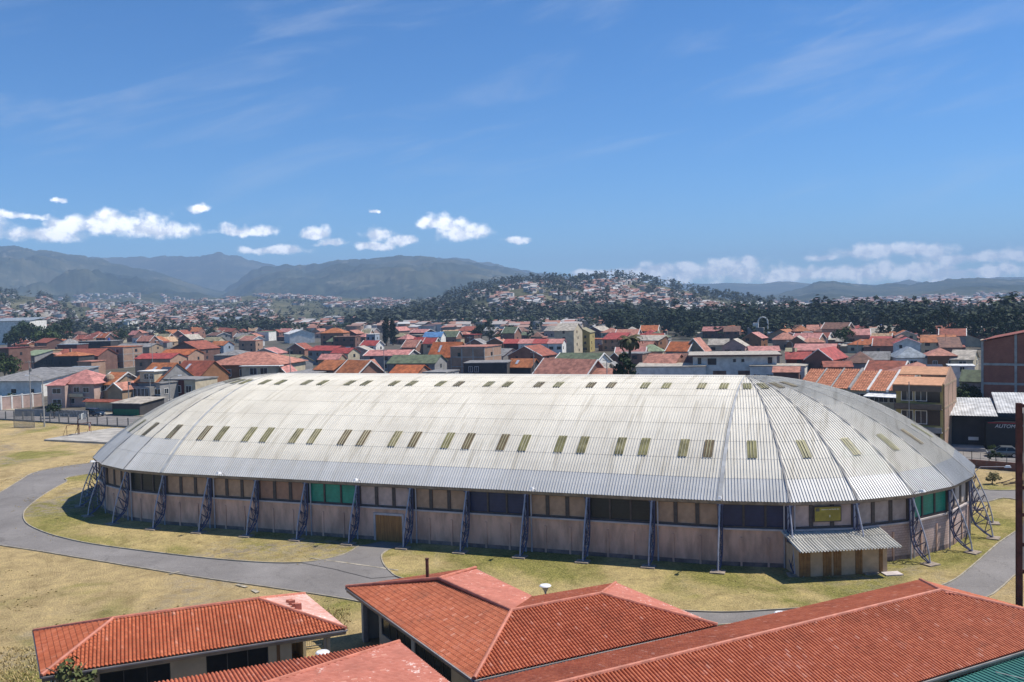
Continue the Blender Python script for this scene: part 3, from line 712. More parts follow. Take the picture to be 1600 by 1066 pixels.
def crown_arrays(kind, h, w, n, size, seed):
    """leaf-sized faces gathered in clumps through the crown's volume; returns V (4n,3), rnd"""
    g = np.random.RandomState(seed)
    nc = max(6, n // 26)
    if kind == 'broad':
        c = g.normal(size=(nc, 3)); c /= np.linalg.norm(c, axis=1)[:, None]; c *= (g.rand(nc, 1) ** 0.45)
        c = c * np.array([w / 2, w / 2, h * 0.36]) * 0.86 + np.array([0, 0, h * 0.62]); cr = 0.17 * w * (0.6 + 0.8 * g.rand(nc))
    elif kind == 'cypress':
        z = g.rand(nc) ** 0.9; r = w / 2 * np.sin(np.pi * np.clip(0.10 + 0.9 * z, 0, 1)) ** 0.6 * (0.55 + 0.45 * g.rand(nc)); a = g.rand(nc) * 6.283
        c = np.stack([r * np.cos(a) * .7, r * np.sin(a) * .7, h * (0.08 + 0.9 * z)], 1); cr = 0.22 * w * (0.6 + 0.6 * g.rand(nc))
    elif kind == 'pine':
        z = g.rand(nc); r = w / 2 * (1.02 - z) ** 0.75 * (0.35 + 0.75 * g.rand(nc)); a = g.rand(nc) * 6.283
        c = np.stack([r * np.cos(a), r * np.sin(a), h * (0.16 + 0.84 * z)], 1); cr = 0.13 * w * (1.25 - z * .8) * (0.7 + 0.6 * g.rand(nc))
    else:  # tall eucalyptus: loose, uneven, crown in the upper two thirds
        z = g.rand(nc); a = g.rand(nc) * 6.283; r = w / 2 * (0.25 + 0.75 * g.rand(nc)) * np.sin(np.pi * (0.12 + 0.82 * z)) ** 0.7
        c = np.stack([r * np.cos(a), r * np.sin(a), h * (0.27 + 0.71 * z)], 1); cr = 0.16 * w * (0.6 + 0.8 * g.rand(nc))
    idx = g.randint(0, nc, n)
    d = g.normal(size=(n, 3)); d /= np.linalg.norm(d, axis=1)[:, None]; d *= (g.rand(n, 1) ** 0.4) * cr[idx][:, None]; d[:, 2] *= 0.75
    p = c[idx] + d
    nrm = d + g.normal(size=(n, 3)) * 0.35 * cr[idx][:, None] + np.array([0, 0, .15]); nrm /= np.linalg.norm(nrm, axis=1)[:, None]
    t = np.cross(nrm, g.normal(size=(n, 3))); t /= np.linalg.norm(t, axis=1)[:, None]; b = np.cross(nrm, t)
    s = size * (0.6 + 0.8 * g.rand(n, 1))
    V = np.stack([p - t * s - b * s * .55, p + t * s * .3 - b * s * .6, p + t * s + b * s * .5, p - t * s * .35 + b * s * .6], 1).reshape(-1, 3)
    V[:, 2] = np.maximum(V[:, 2], 0.05)
    cl = g.rand(nc)
    return V, np.clip(0.55 * cl[idx] + 0.45 * g.rand(n), 0, 1)
def trunk_mb(h, r, limbs, w, seed):
    q = random.Random(seed); mb = MB(); top = h * 0.8
    pts = [(0, 0, 0)]; 
    for k in range(1, 5): pts.append((q.uniform(-.02, .02) * h, q.uniform(-.02, .02) * h, top * k / 4))
    for k in range(4): mb.tube(pts[k], pts[k + 1], r * (1 - k * .21), 7, 0, r * (1 - (k + 1) * .21))
    for k in range(limbs):
        t = q.uniform(.4, .95); i = min(3, int(t * 4)); p = Vector(pts[i]).lerp(Vector(pts[i + 1]), t * 4 - i); a = q.uniform(0, 6.28)
        e = p + Vector((math.cos(a) * w * .36, math.sin(a) * w * .36, h * q.uniform(.08, .2))); mb.tube(p, e, r * .35, 5, 0, r * .1)
    return mb
TREEDATA = {}
def tree_data(kind, leaf, h, w, n, size, seed):
    key = (kind, leaf, h, w, n, seed)
    if key not in TREEDATA:
        V, a = crown_arrays(kind, h, w, n, size, seed); F = np.arange(len(V)).reshape(-1, 4)
        o = npmesh('crown', V, F, M_LEAF[leaf], None, a); me = o.data; bpy.data.objects.remove(o)
        t = trunk_mb(h, 0.028 * h + .05, 5, w, seed).build('trunk', M_BARK); tm = t.data; bpy.data.objects.remove(t)
        TREEDATA[key] = (me, tm)
    return TREEDATA[key]
def tree(name, label, data, loc, s=1.0, rz=0.0, group=None, cat='tree', sz=None):
    r = thing(name, label, cat, loc, rz, group); r.scale = (s, s, sz or s)
    link('trunk', data[1], r); link('crown', data[0], r); return r

# ================================================================== FOREGROUND SCHOOL BUILDINGS
def tile_mat(name, c1, c2, worn, wornf):
    m = bpy.data.materials.new(name); m.use_nodes = True; T = NT(m.node_tree); b = m.node_tree.nodes['Principled BSDF']; b.inputs['Roughness'].default_value = 0.62
    b.inputs['Specular IOR Level'].default_value = 0.35
    a = T.n('ShaderNodeAttribute', attribute_name='rnd'); g = T.n('ShaderNodeNewGeometry'); P = g.outputs['Position']
    n1 = T.n('ShaderNodeTexNoise', i_Scale=0.35, i_Detail=6.0, i_Roughness=0.65); T.l(P, n1.inputs['Vector'])
    n2 = T.n('ShaderNodeTexNoise', i_Scale=3.0, i_Detail=6.0, i_Roughness=0.7); T.l(P, n2.inputs['Vector'])
    c = T.mix(a.outputs['Fac'], c1, c2)
    c = T.mix(T.math('MULTIPLY', T.smooth(n1.outputs[0], 0.45, 0.7), 0.45), c, tuple(x * .62 for x in c1))
    k = T.math('MULTIPLY', T.smooth(T.math('ADD', n2.outputs[0], T.math('MULTIPLY', T.math('SUBTRACT', n1.outputs[0], 0.5), -0.9)), 0.60, 0.72), wornf)
    c = T.mix(k, c, worn)
    n3 = T.n('ShaderNodeTexNoise', i_Scale=0.9, i_Detail=8.0, i_Roughness=0.75, i_Distortion=0.5); T.l(P, n3.inputs['Vector'])
    c = T.mix(T.math('MULTIPLY', T.smooth(n3.outputs[0], 0.55, 0.72), 0.5), c, (0.13, 0.055, 0.035))
    c = T.mix(T.math('MULTIPLY', T.smooth(a.outputs['Fac'], 0.96, 1.0), 0.45), c, (0.62, 0.33, 0.24))
    T.l(c, b.inputs['Base Color']); return m
M_TILE = tile_mat('painted_clay_tile', (0.39, 0.094, 0.036), (0.51, 0.15, 0.066), (0.62, 0.32, 0.25), 0.16)
M_TILEW = tile_mat('worn_painted_tile', (0.42, 0.125, 0.08), (0.50, 0.17, 0.115), (0.80, 0.66, 0.60), 0.75)
M_CAP = mat('ridge_cap_tile', (0.47, 0.165, 0.105), 0.6, 0.2, 1.5)
STEP = [0.03]
def tile_sheet(name, poly, m, parent, per=0.21, row=0.32, amp=0.09, step=None):
    step = STEP[0] if step is None else step
    P = [Vector(p) for p in poly]
    n = Vector((0, 0, 0))
    for i in range(len(P)): n += (P[i] - P[0]).cross(P[(i + 1) % len(P)] - P[0])
    n.normalize()
    if n.z < 0: n = -n
    v = (Vector((0, 0, 1)) - n * n.z).normalized(); u = v.cross(n).normalized(); O = P[0]
    uv = [((p - O).dot(u), (p - O).dot(v)) for p in P]
    area = sum(uv[i][0] * uv[(i + 1) % len(uv)][1] - uv[(i + 1) % len(uv)][0] * uv[i][1] for i in range(len(uv)))
    if area < 0: uv = uv[::-1]
    u0, u1 = min(a for a, b in uv), max(a for a, b in uv); v0, v1 = min(b for a, b in uv), max(b for a, b in uv)
    ncol = int((u1 - u0) / per) + 1; nrow = int((v1 - v0) / row) + 1
    prof = [(0.0, 0.0), (0.08, 0.45), (0.22, 0.85), (0.42, 1.0), (0.62, 0.85), (0.76, 0.45), (0.84, 0.0)]
    us = np.array([u0 + (c + a) * per for c in range(ncol) for a, b in prof] + [u0 + ncol * per]); hs = np.array([b * amp for c in range(ncol) for a, b in prof] + [0.0])
    nu = len(us); V = []; F = []; A = []
    g = np.random.RandomState(11); cell = g.rand(nrow, ncol); sag = g.rand(nrow, ncol) * 0.008
    for r in range(nrow):
        va, vb = v0 + r * row, v0 + (r + 1) * row; o = r * nu * 2
        ex = np.concatenate([np.repeat(sag[r], 7), [0]])
        for vv, lift in ((va, step), (vb, 0.0)):
            V.append(np.stack([us, np.full(nu, vv), hs + lift + ex], 1))
        i = np.arange(nu - 1); F.append(np.stack([o + i, o + i + 1, o + nu + i + 1, o + nu + i], 1))
        A.append(np.repeat(cell[r], 7))
        # butt end of the row (small riser)
    V = np.concatenate(V); F = np.concatenate(F); A = np.concatenate(A)
    o = npmesh(name, V, F, m, parent, A); me = o.data
    bm = bmesh.new(); bm.from_mesh(me)
    for i in range(len(uv)):
        a, b = uv[i], uv[(i + 1) % len(uv)]; d = Vector((b[0] - a[0], b[1] - a[1], 0))
        if d.length < 1e-4: continue
        bmesh.ops.bisect_plane(bm, geom=bm.verts[:] + bm.edges[:] + bm.faces[:], plane_co=(a[0], a[1], 0), plane_no=(d.y, -d.x, 0), clear_outer=True, dist=1e-5)
    M4 = Matrix(((u.x, v.x, n.x, O.x), (u.y, v.y, n.y, O.y), (u.z, v.z, n.z, O.z + 0.03), (0, 0, 0, 1)))
    bm.transform(M4); bm.to_mesh(me); bm.free()
    if parent is not None:
        inv = parent_inv(parent); me.transform(inv)
    me.update(); return o
def parent_inv(p): return (Matrix.Translation(p.location) @ Matrix.Rotation(p.rotation_euler.z, 4, 'Z')).inverted()
def cap_line(mb, a, b, r=0.13):
    a, b = Vector(a), Vector(b); L = (b - a).length; n = max(2, int(L / 0.42))
    for i in range(n):
        p, q = a.lerp(b, i / n), a.lerp(b, min(1, (i + 1.12) / n)); mb.tube(p + Vector((0, 0, .03)), q + Vector((0, 0, .05)), r, 8, 0, r * .86)
def W2L(par, p): return parent_inv(par) @ Vector(p)
M_SCH = mat('cream_wall', (0.46, 0.40, 0.29), 0.9, 0.1, 0.8)
M_FASC = mat('fascia_tan', (0.34, 0.24, 0.15), 0.8, 0.2, 1.0)
M_GUTG = mat('gutter_grey', (0.27, 0.25, 0.24), 0.6, 0.15, 1.0)
M_DARKGL = mat('dark_glass', (0.015, 0.016, 0.018), 0.15, 0.2, 1.0)
M_CONC = mat('concrete_grey', (0.36, 0.345, 0.32), 0.9, 0.2, 1.0)
M_WINF = mat('dark_metal_frame', (0.06, 0.06, 0.06), 0.6)
def eave_trim(par, edges, z):
    f, g = MB(), MB()
    for a, b in edges:
        a, b = Vector(a), Vector(b); d = (b - a).normalized(); n = Vector((d.y, -d.x, 0)); L = (b - a).length
        def bx(mb, o0_, o1_, z0, z1, e=0.0):
            p = [a + n * o0_ - d * e, b + n * o0_ + d * e, b + n * o1_ + d * e, a + n * o1_ - d * e]
            mb.hexa([W2L(par, (q.x, q.y, z + z0)) for q in p] + [W2L(par, (q.x, q.y, z + z1)) for q in p])
        bx(f, -.10, -.02, -.30, -.03); bx(g, .0, .09, -.09, .0, .02)
    f.build('fascia', M_FASC, par); g.build('gutter', M_GUTG, par)
def face_wall(par, a, b, z1, openings, name='wall', m=None, th=0.2):
    """wall from a to b (outside on the right of a->b); openings (t0,t1,z0,z1,kind) in metres from a"""
    a, b = Vector((a[0], a[1], 0)), Vector((b[0], b[1], 0)); L = (b - a).length; d = (b - a).normalized(); n = Vector((d.y, -d.x, 0))
    mb = MB()
    def bx(mb_, t0, t1, o0_, o1_, z0, z1_):
        p = [a + d * t0 + n * o0_, a + d * t1 + n * o0_, a + d * t1 + n * o1_, a + d * t0 + n * o1_]
        mb_.hexa([W2L(par, (q.x, q.y, z0)) for q in p] + [W2L(par, (q.x, q.y, z1_)) for q in p])
    t = 0
    for (t0, t1, z0, z2, kind) in sorted(openings):
        if t0 > t: bx(mb, t, t0, -th, 0, 0, z1)
        if z0 > 0.05: bx(mb, t0, t1, -th, 0, 0, z0)
        if z2 < z1 - .02: bx(mb, t0, t1, -th, 0, z2, z1)
        t = t1
    if t < L: bx(mb, t, L, -th, 0, 0, z1)
    w = mb.build(name, m or M_SCH, par)
    for (t0, t1, z0, z2, kind) in openings:
        if kind == 'open': continue
        fr = MB(); k = max(1, int((t1 - t0) / 1.2))
        bx(fr, t0, t1, -.12, -.06, z0, z0 + .06); bx(fr, t0, t1, -.12, -.06, z2 - .06, z2)
        for i in range(k + 1): x = t0 + (t1 - t0 - .05) * i / k; bx(fr, x, x + .05, -.12, -.06, z0 + .06, z2 - .06)
        f = fr.build('window', M_WINF, par)
        g = MB(); bx(g, t0, t1, -.11, -.09, z0 + .03, z2 - .03); g.build('pane', M_DARKGL, f)
    return w
def inset(poly, d):
    """inset a ccw polygon"""
    out = []; n = len(poly)
    for i in range(n):
        p0, p1, p2 = [Vector((q[0], q[1])) for q in (poly[i - 1], poly[i], poly[(i + 1) % n])]
        e1 = (p1 - p0).normalized(); e2 = (p2 - p1).normalized(); n1 = Vector((-e1.y, e1.x)); n2 = Vector((-e2.y, e2.x))
        k = (n1 + n2); k = k / max(0.3, 1 + n1.dot(n2)); q = p1 + k * d; out.append((q.x, q.y))
    return out
def hip_roof_building(name, label, NL, NR, FR, FL, zr, ze=3.6, mats=None, openings=None, hips=(True, True)):
    """rectangular plan: near-left, near-right, far-right, far-left eave corners"""
    c = (NL + NR + FR + FL) / 4; u = (NR - NL); L = u.length; u = u / L; wv = FL - NL; wid = wv.length
    b = thing(name, label, 'building', (c.x, c.y, 0), math.atan2(u.y, u.x))
    mi = wid / 2
    rl, rr = (NL + FL) / 2 + u * mi, (NR + FR) / 2 - u * mi; rl.z = rr.z = zr
    mats = mats or {}
    tile_sheet('roof', [NL, NR, rr, rl], mats.get('front', M_TILE), b); tile_sheet('roof', [FR, FL, rl, rr], mats.get('back', M_TILE), b)
    tile_sheet('roof', [FL, NL, rl], mats.get('left', M_TILE), b); tile_sheet('roof', [NR, FR, rr], mats.get('right', M_TILE), b)
    cp = MB()
    for p, q in ((rl, rr), (NL, rl), (FL, rl), (NR, rr), (FR, rr)): cap_line(cp, W2L(b, p + Vector((0, 0, .06))), W2L(b, q + Vector((0, 0, .06))))
    cp.build('ridge_cap', M_CAP, b)
    eave_trim(b, [(NL, NR), (NR, FR), (FR, FL), (FL, NL)], ze)
    uc = MB(); pl = inset([NL, NR, FR, FL], 0.05); pts = [W2L(b, (x, y, ze - .02)) for x, y in pl]; uc.add(pts, [(3, 2, 1, 0)]); uc.build('ceiling', M_FASC, b)
    w = inset([NL, NR, FR, FL], 0.75)
    for i in range(4): face_wall(b, w[i], w[(i + 1) % 4], ze - .3, (openings or {}).get(i, []), m=M_SCH)
    return b
NL, NR, FL, FR = at(65, 1058, 3.6), at(541, 984, 3.6), at(53, 988, 3.6), at(476, 930, 3.6)
cb = hip_roof_building('school_building', 'long red tiled school block at bottom left with two dark window bands', NL, NR, FR, FL, 4.95, mats={'right': tile_mat('bleached_tile', (0.56, 0.27, 0.21), (0.68, 0.44, 0.38), (0.85, 0.76, 0.72), 1.0)},
    openings={0: [(2.2, 6.0, .9, 3.0, 'w'), (8.0, 11.6, .9, 3.05, 'w'), (13.0, 15.4, 0, 3.0, 'open')], 1: [(0.3, 5.0, 0, 3.0, 'open')], 2: [(2, 5, 1, 2.8, 'w')]})
sp = MB()
for (px, py) in ((452, 940), (456, 944), (461, 947), (466, 949)):
    q = W2L(cb, at(px, py, 4.5)); sp.box(q.x - .2, q.x + .2, q.y - .1, q.y + .1, q.z - .15, q.z + rnd.uniform(.05, .3))
sp.build('slipped_tile', M_CAP, cb)['kind'] = 'stuff'
# inner partition that closes the open porch
i_ = inset([NL, NR, FR, FL], 0.75); a_ = Vector((*i_[0], 0)).lerp(Vector((*i_[1], 0)), .80); b_ = Vector((*i_[3], 0)).lerp(Vector((*i_[2], 0)), .80)
face_wall(cb, a_, b_, 3.3, [], m=mat('porch_wall', (0.20, 0.11, 0.05), 0.9, 0.2, 1.0))
pl = MB()
p = W2L(cb, Vector((*i_[1], 0)) - Vector((.3, -.1, 0))); pl.box(p.x - .13, p.x + .13, p.y - .13, p.y + .13, 0, 3.3); pl.build('porch_post', M_CONC, cb)

# L-shaped block in the middle
STEP[0] = 0.018
ZE, ZR = 3.6, 5.0
a, b, c, d, e, g = [at(x, y, ZE) for x, y in ((541, 919), (741, 1063), (1121, 979), (962, 913), (831, 933.5), (743, 889))]
r1, r2, r3 = at(686, 906, ZR), at(799, 956.5, ZR), at(939, 930, ZR)
m0 = (a + c) / 2; m0.z = 0; bd = (c - b).normalized()
mb_ = thing('school_building', 'L-shaped red tiled school block with white window wall, in front of the arena gate', 'building', (m0.x, m0.y, 0), math.atan2(bd.y, bd.x))
for poly, m in (([a, b, r2, r1], M_TILE), ([g, a, r1], M_TILE), ([e, g, r1, r2], M_TILEW), ([b, c, r3, r2], M_TILE), ([c, d, r3], M_TILEW), ([d, e, r2, r3], M_TILE)):
    tile_sheet('roof', poly, m, mb_)
cp = MB()
up = Vector((0, 0, .07))
for p, q in ((r1, r2), (a, r1), (g, r1), (b, r2), (r2, r3), (c, r3), (d, r3)): cap_line(cp, W2L(mb_, p + up), W2L(mb_, q + up))
cp.build('ridge_cap', M_CAP, mb_)
eave_trim(mb_, [(a, b), (b, c), (c, d), (d, e), (e, g), (g, a)], ZE)
w_ = inset([a, b, c, d, e, g], .75)
ops = {0: [(0.35, 3.3, 0, 3.0, 'open'), (3.7, 8.6, 1.5, 2.75, 'w'), (9.1, 14.2, 1.5, 2.75, 'w')], 1: [(2, 6, 1, 2.8, 'w'), (7, 12, 1, 2.8, 'w')]}
for i in range(6): face_wall(mb_, w_[i], w_[(i + 1) % 6], 3.3, ops.get(i, []), m=mat('pale_school_wall', (0.50, 0.46, 0.37), 0.9, 0.1, 0.8))
uc = MB(); q = inset([a, b, c, d, e, g], .05); q = [W2L(mb_, (x, y, ZE - .02)) for x, y in q]; uc.add(q, [(0, 1, 4, 5), (1, 2, 3, 4)]); uc.build('ceiling', M_FASC, mb_)
# dark interior of the corner room
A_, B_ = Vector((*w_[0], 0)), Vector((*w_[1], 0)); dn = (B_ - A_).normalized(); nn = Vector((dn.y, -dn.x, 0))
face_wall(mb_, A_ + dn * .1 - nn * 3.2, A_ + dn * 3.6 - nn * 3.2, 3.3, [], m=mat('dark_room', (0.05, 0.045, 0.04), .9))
cs = MB(); q0 = W2L(mb_, at(571, 1003, 0)); cs.box(q0.x - .16, q0.x + .16, q0.y - .16, q0.y + .16, 0, 3.3); cs.build('porch_post', M_CONC, mb_)
# rusty flue behind the ridge
fl = thing('flue_pipe', 'rusty vertical flue pipe standing on the L-shaped tiled roof', 'pipe', at(668, 905, 4.5))
mb = MB(); mb.tube((0, 0, -.35), (0, 0, 1.42), .115, 12); mb.build('pipe', mat('rust_brown', (0.10, 0.045, 0.03), .9, .4, 3.0), fl)
mb = MB(); mb.tube((0, 0, 1.40), (0, 0, 1.47), .15, 12); mb.build('cap', mat('rust_brown', (0.1, .05, .03)), fl)

# long block on the right
STEP[0] = 0.007
A, C = at(1438, 908, ZE), at(1713, 982, ZE); dv = Vector((-0.8865, -0.4627, 0)); LR = 46.0
Dk, Dn = A + dv * LR, C + dv * LR; zr = 5.28
rb = hip_roof_building('school_building', 'longest red tiled school block filling the bottom right corner', Dn, C, A, Dk, zr, mats={'right': M_TILE},
    openings={2: [(3 + 6 * k, 7 + 6 * k, 1.0, 2.8, 'w') for k in range(6)], 0: [(3 + 6 * k, 7 + 6 * k, 1.0, 2.8, 'w') for k in range(6)]})
# few slipped ridge tiles at the ridge end
sb = MB(); p = W2L(rb, at(1490, 927, 5.35))
for k in range(9): x = p.x + .1 + k * .22 * 1.0; y = p.y - .18 * k; q = W2L(rb, at(1480 + k * 6, 927.5 + k * 1.5, 5.25 - k * .06)); sb.box(q.x - .14, q.x + .14, q.y - .1, q.y + .1, q.z - .05, q.z + rnd.uniform(.06, .16))
sb.build('slipped_tile', M_CAP, rb)['kind'] = 'stuff'

# lower left block
STEP[0] = 0.014
K = at(624, 1005, ZE); E1 = at(267, 1065, ZE); S1 = at(699, 1066, ZE)
u = (E1 - K).normalized(); w = (S1 - K).normalized(); E2 = K + u * 26; S2 = K + w * 14; Hh = at(444, 1062, 4.5); ap = K + (Hh - K) * 1.9; ap2 = ap + u * 14
cbm = (K + E2 + S2) / 3
db = thing('school_building', 'red tiled school block cut by the bottom edge, with a worn pink slope', 'building', (cbm.x, cbm.y, 0), math.atan2(-u.y, -u.x))
tile_sheet('roof', [K, ap, ap2, E2], M_TILE, db)
far = S2 + u * 14; far.z = ap.z - (ap.z - ZE) * 0.0
tile_sheet('roof', [K, S2, ap], M_TILEW, db); tile_sheet('roof', [S2, ap2 + (S2 - K), ap2, ap][0:1] + [E2 + (S2 - K), ap2, ap], M_TILE, db)
cp = MB()
for p, q in ((K, ap), (ap, ap2), (S2, ap)): cap_line(cp, W2L(db, p + up), W2L(db, q + up))
cp.build('ridge_cap', M_CAP, db)
eave_trim(db, [(S2, K), (K, E2)], ZE)
w4 = inset([S2, K, E2, E2 + (S2 - K)], .75)
for i in range(4): face_wall(db, w4[i], w4[(i + 1) % 4], 3.3, [])

# teal sheet roof at the very corner
M_TEAL = mat('teal_sheet', (0.035, 0.16, 0.135), 0.45, 0.12, 0.4)
p1, p2 = at(1460, 1074, 3.3), at(1740, 974, 3.3); dd = (p2 - p1).normalized(); nn = Vector((dd.y, -dd.x, 0))
tl = thing('shed', 'teal metal shed roof in the bottom right corner', 'shed', (p1.x, p1.y, 0), math.atan2(dd.y, dd.x))
L = (p2 - p1).length; mb = MB(); n = int(L / .3)
for k in range(n):
    x0 = k * .3
    for (xa, za, xb, zb) in ((0, 0, .03, .05), (.03, .05, .07, .05), (.07, .05, .1, 0), (.1, 0, .3, 0)):
        mb.add([(x0 + xa, 0, 3.3 + za), (x0 + xb, 0, 3.3 + zb), (x0 + xb, -9, 2.5 + zb), (x0 + xa, -9, 2.5 + za)], [(3, 2, 1, 0)])
mb.build('roof', M_TEAL, tl)
mb = MB(); mb.box(.3, L - .3, -8.7, -.4, 0, 2.45); mb.build('wall', M_SCH, tl)
mb = MB()
for k, (x, y0, y1) in enumerate(((L * .25, -.6, -4.0), (L * .45, -.5, -5), (L * .6, -.8, -3))): mb.tube((x, y0, 3.4 + y0 * .089), (x + 1.8, y1, 3.4 + y1 * .089), .025, 5)
mb.build('cable', M_CONC, tl)

# mushroom lamps
def mushroom(label, px, py, zt, dpl):
    P = at(px, py, zt); r = thing('garden_lamp', label, 'lamp', (P.x, P.y, 0), 0, 'mushroom lamps among the school blocks')
    mb = MB(); mb.tube((0, 0, 0), (0, 0, zt - .55), .05, 8); mb.build('post', M_CONC, r)
    mb = MB(); mb.lathe([(.06, zt - .62), (.10, zt - .45), (.30, zt - .12), (.0, zt - .12)], (0, 0, 0), 14); mb.build('cone', mat('lamp_cone', (.40, .40, .38), .5), r)
    mb = MB(); mb.lathe([(.0, zt - .11), (.40, zt - .11), (.43, zt - .06), (.36, zt), (.0, zt + .03)], (0, 0, 0), 18); mb.build('disc', M_LAMPW, r)
mushroom('mushroom lamp with white disc between the two tiled roofs near the middle', 852, 914, 3.6, 0)
mushroom('mushroom lamp with white disc in the shaded gap beside the left school block', 504, 1018, 3.0, 0)
mushroom('mushroom lamp whose white disc just shows over the right block eave', 1220, 957, 3.6, 0)
# cage fence in the gap
P = at(489, 1014, 0.0); cg = thing('mesh_gate', 'small dark mesh gate in the gap between school blocks', 'gate', (P.x, P.y, 0), .38)
mb = MB(); mb.tube((-.9, 0, 0), (-.9, 0, 2.2), .05); mb.tube((.9, 0, 0), (.9, 0, 2.2), .05); mb.tube((-.9, 0, 2.15), (.9, 0, 2.15), .04); mb.tube((-.9, 0, .2), (.9, 0, .2), .04); mb.build('frame', M_WINF, cg)
mb = MB()
for k in range(12): mb.tube((-.82 + k * .149, 0, .2), (-.82 + k * .149, 0, 2.15), .012, 4)
mb.build('bars', M_WINF, cg)

# tall rust-brown frame at the right edge
P0 = at(1592.5, 956, 0); dx = 5.2
tf = thing('sign_frame', 'tall rust-brown steel frame with cream panels at the right edge', 'sign frame', (P0.x, P0.y, 0), math.atan2(-.28, 1))
M_RUST = mat('rust_red_steel', (0.10, 0.032, 0.022), .8, .35, 1.5)
for x in (0, dx):
    mb = MB()
    mb.box(x - .2, x + .2, -.2, -.13, 0, 15.4); mb.box(x - .2, x + .2, .13, .2, 0, 15.4); mb.box(x - .05, x + .05, -.13, .13, 0, 15.4); mb.box(x - .3, x + .3, -.3, .3, 0, .08); mb.build('post', M_RUST, tf)
for z in (15.2, 9.2, 7.2, 5.0, 3.0): mb = MB(); mb.box(.2, dx - .2, -.1, .1, z - .12, z + .12); mb.build('rail', M_RUST, tf)
M_PANEL = mat('cream_panel', (0.50, 0.42, 0.30), .7, .15, .8); M_PANG = mat('grey_panel', (0.42, 0.43, 0.42), .7, .15, .8)
for z0, z1, m in ((9.35, 15.05, M_PANEL), (7.35, 9.05, M_PANG), (5.15, 7.05, M_PANG), (3.15, 4.85, M_PANG)):
    mb = MB(); mb.box(.28, dx - .28, -.03, .03, z0, z1); mb.build('panel', m, tf)
# small tree whose top covers the corner of the left block, weeds beside it
dat = tree_data('broad', 'olive', 4.0, 2.6, 620, .12, 5)
P = at(122, 1062, 2.6); tree('small_tree', 'small sparse tree in front of the left tiled roof corner', dat, (P.x + .4, P.y - 2.0, 0), 1.2, 0)
# tufts of tall dry grass round the left block
g = np.random.RandomState(4); V = []; Aa = []
for (px0, px1, py0, py1, n) in ((-30, 58, 1012, 1090, 500), (478, 545, 952, 985, 260)):
    for k in range(n):
        P = at(g.uniform(px0, px1), g.uniform(py0, py1), 0); hh = g.uniform(.06, .2); aa = g.rand() * 6.28
        for q in range(4):
            a2 = aa + q * 1.6; bx, by = math.cos(a2) * .05, math.sin(a2) * .05; tx, ty = math.cos(a2) * hh * .55, math.sin(a2) * hh * .55
            x, y = P.x + g.normal() * .1, P.y + g.normal() * .1
            V += [(x - by, y + bx, 0), (x + by, y - bx, 0), (x + tx + by * .2, y + ty, hh), (x + tx - by * .2, y + ty, hh)]; Aa.append(g.rand())
def tuft(x, y, hh):
    aa = g.rand() * 6.28
    for q in range(3):
        a2 = aa + q * 2.1; bx, by = math.cos(a2) * .09, math.sin(a2) * .09; tx, ty = math.cos(a2) * hh * .8, math.sin(a2) * hh * .8
        V.extend([(x - by, y + bx, 0), (x + by, y - bx, 0), (x + tx + by * .3, y + ty, hh), (x + tx - by * .3, y + ty, hh)]); Aa.append(g.rand())
for k in range(16000):
    x, y = g.uniform(-75, 62), g.uniform(-60, 24); r = math.hypot(max(0, abs(x) - 30), y)
    if r < 24.3 or x > 40: continue
    if vnoise(x * .12 + 5, y * .12) + .5 * vnoise(x * .6, y * .6) < .70: continue
    p = aw(x, y)
    if p.y < 66 and p.x > -14: continue
    # keep tufts off the ring road
    if 30.5 < r < 40.5 and not (vnoise(x, y) < 0): 
        q = to_px(p); 
        if not (q[1] > 905 or r < 32.0) : continue
        if q[1] > 905 and r < 39.8: continue
    tuft(p.x, p.y, g.uniform(.04, .12))
tag(npmesh('grass_tufts', V, np.arange(len(V)).reshape(-1, 4), leaf_mat('tuft_grass', (0.40, 0.31, 0.14), (0.56, 0.44, 0.21)), None, Aa), 'dry grass tufts round the school blocks', 'grass', kind='stuff')

# ================================================================== HOUSES (builder)
ROOFC = {'orange': (0.42, 0.145, 0.055), 'bright': (0.44, 0.125, 0.04), 'rust': (0.30, 0.085, 0.05), 'red': (0.38, 0.065, 0.055), 'pink': (0.52, 0.22, 0.19), 'salmon': (0.46, 0.20, 0.14), 'grey': (0.26, 0.25, 0.24), 'pale': (0.45, 0.40, 0.33),
         'green': (0.125, 0.155, 0.09), 'palegreen': (0.24, 0.30, 0.18), 'white': (0.72, 0.72, 0.70), 'brown': (0.20, 0.10, 0.07), 'blue': (0.08, 0.20, 0.40), 'bluegrey': (0.27, 0.31, 0.35), 'olive': (0.28, 0.25, 0.15), 'tan': (0.50, 0.33, 0.19), 'darkred': (0.20, 0.05, 0.04)}
WALLC = {'white': (0.68, 0.66, 0.61), 'cream': (0.56, 0.48, 0.34), 'grey': (0.36, 0.35, 0.34), 'tan': (0.46, 0.33, 0.22), 'pinkish': (0.50, 0.36, 0.31), 'yellow': (0.52, 0.42, 0.16), 'dark': (0.07, 0.065, 0.065), 'ochre': (0.36, 0.17, 0.085), 'blueish': (0.42, 0.48, 0.56), 'maroon': (0.16, 0.05, 0.045)}
M_RC = {k: mat('roof_' + k, tuple(x * .74 for x in v), 0.75, 0.28, 0.8, col2=tuple(min(1, x * .86) for x in v), bump=0.3, bscale=3, streak=(1, 1, 1)) for k, v in ROOFC.items()}
M_WC = {k: mat('wall_' + k, tuple(x * (.98 if k == 'white' else .85 if k in ('cream', 'pinkish') else .7) for x in v), 0.9, 0.16, 0.6) for k, v in WALLC.items()}
M_WC['brick'] = brick_mat('wall_brick', (0.36, 0.14, 0.085), (0.28, 0.105, 0.065), (0.32, 0.25, 0.20))
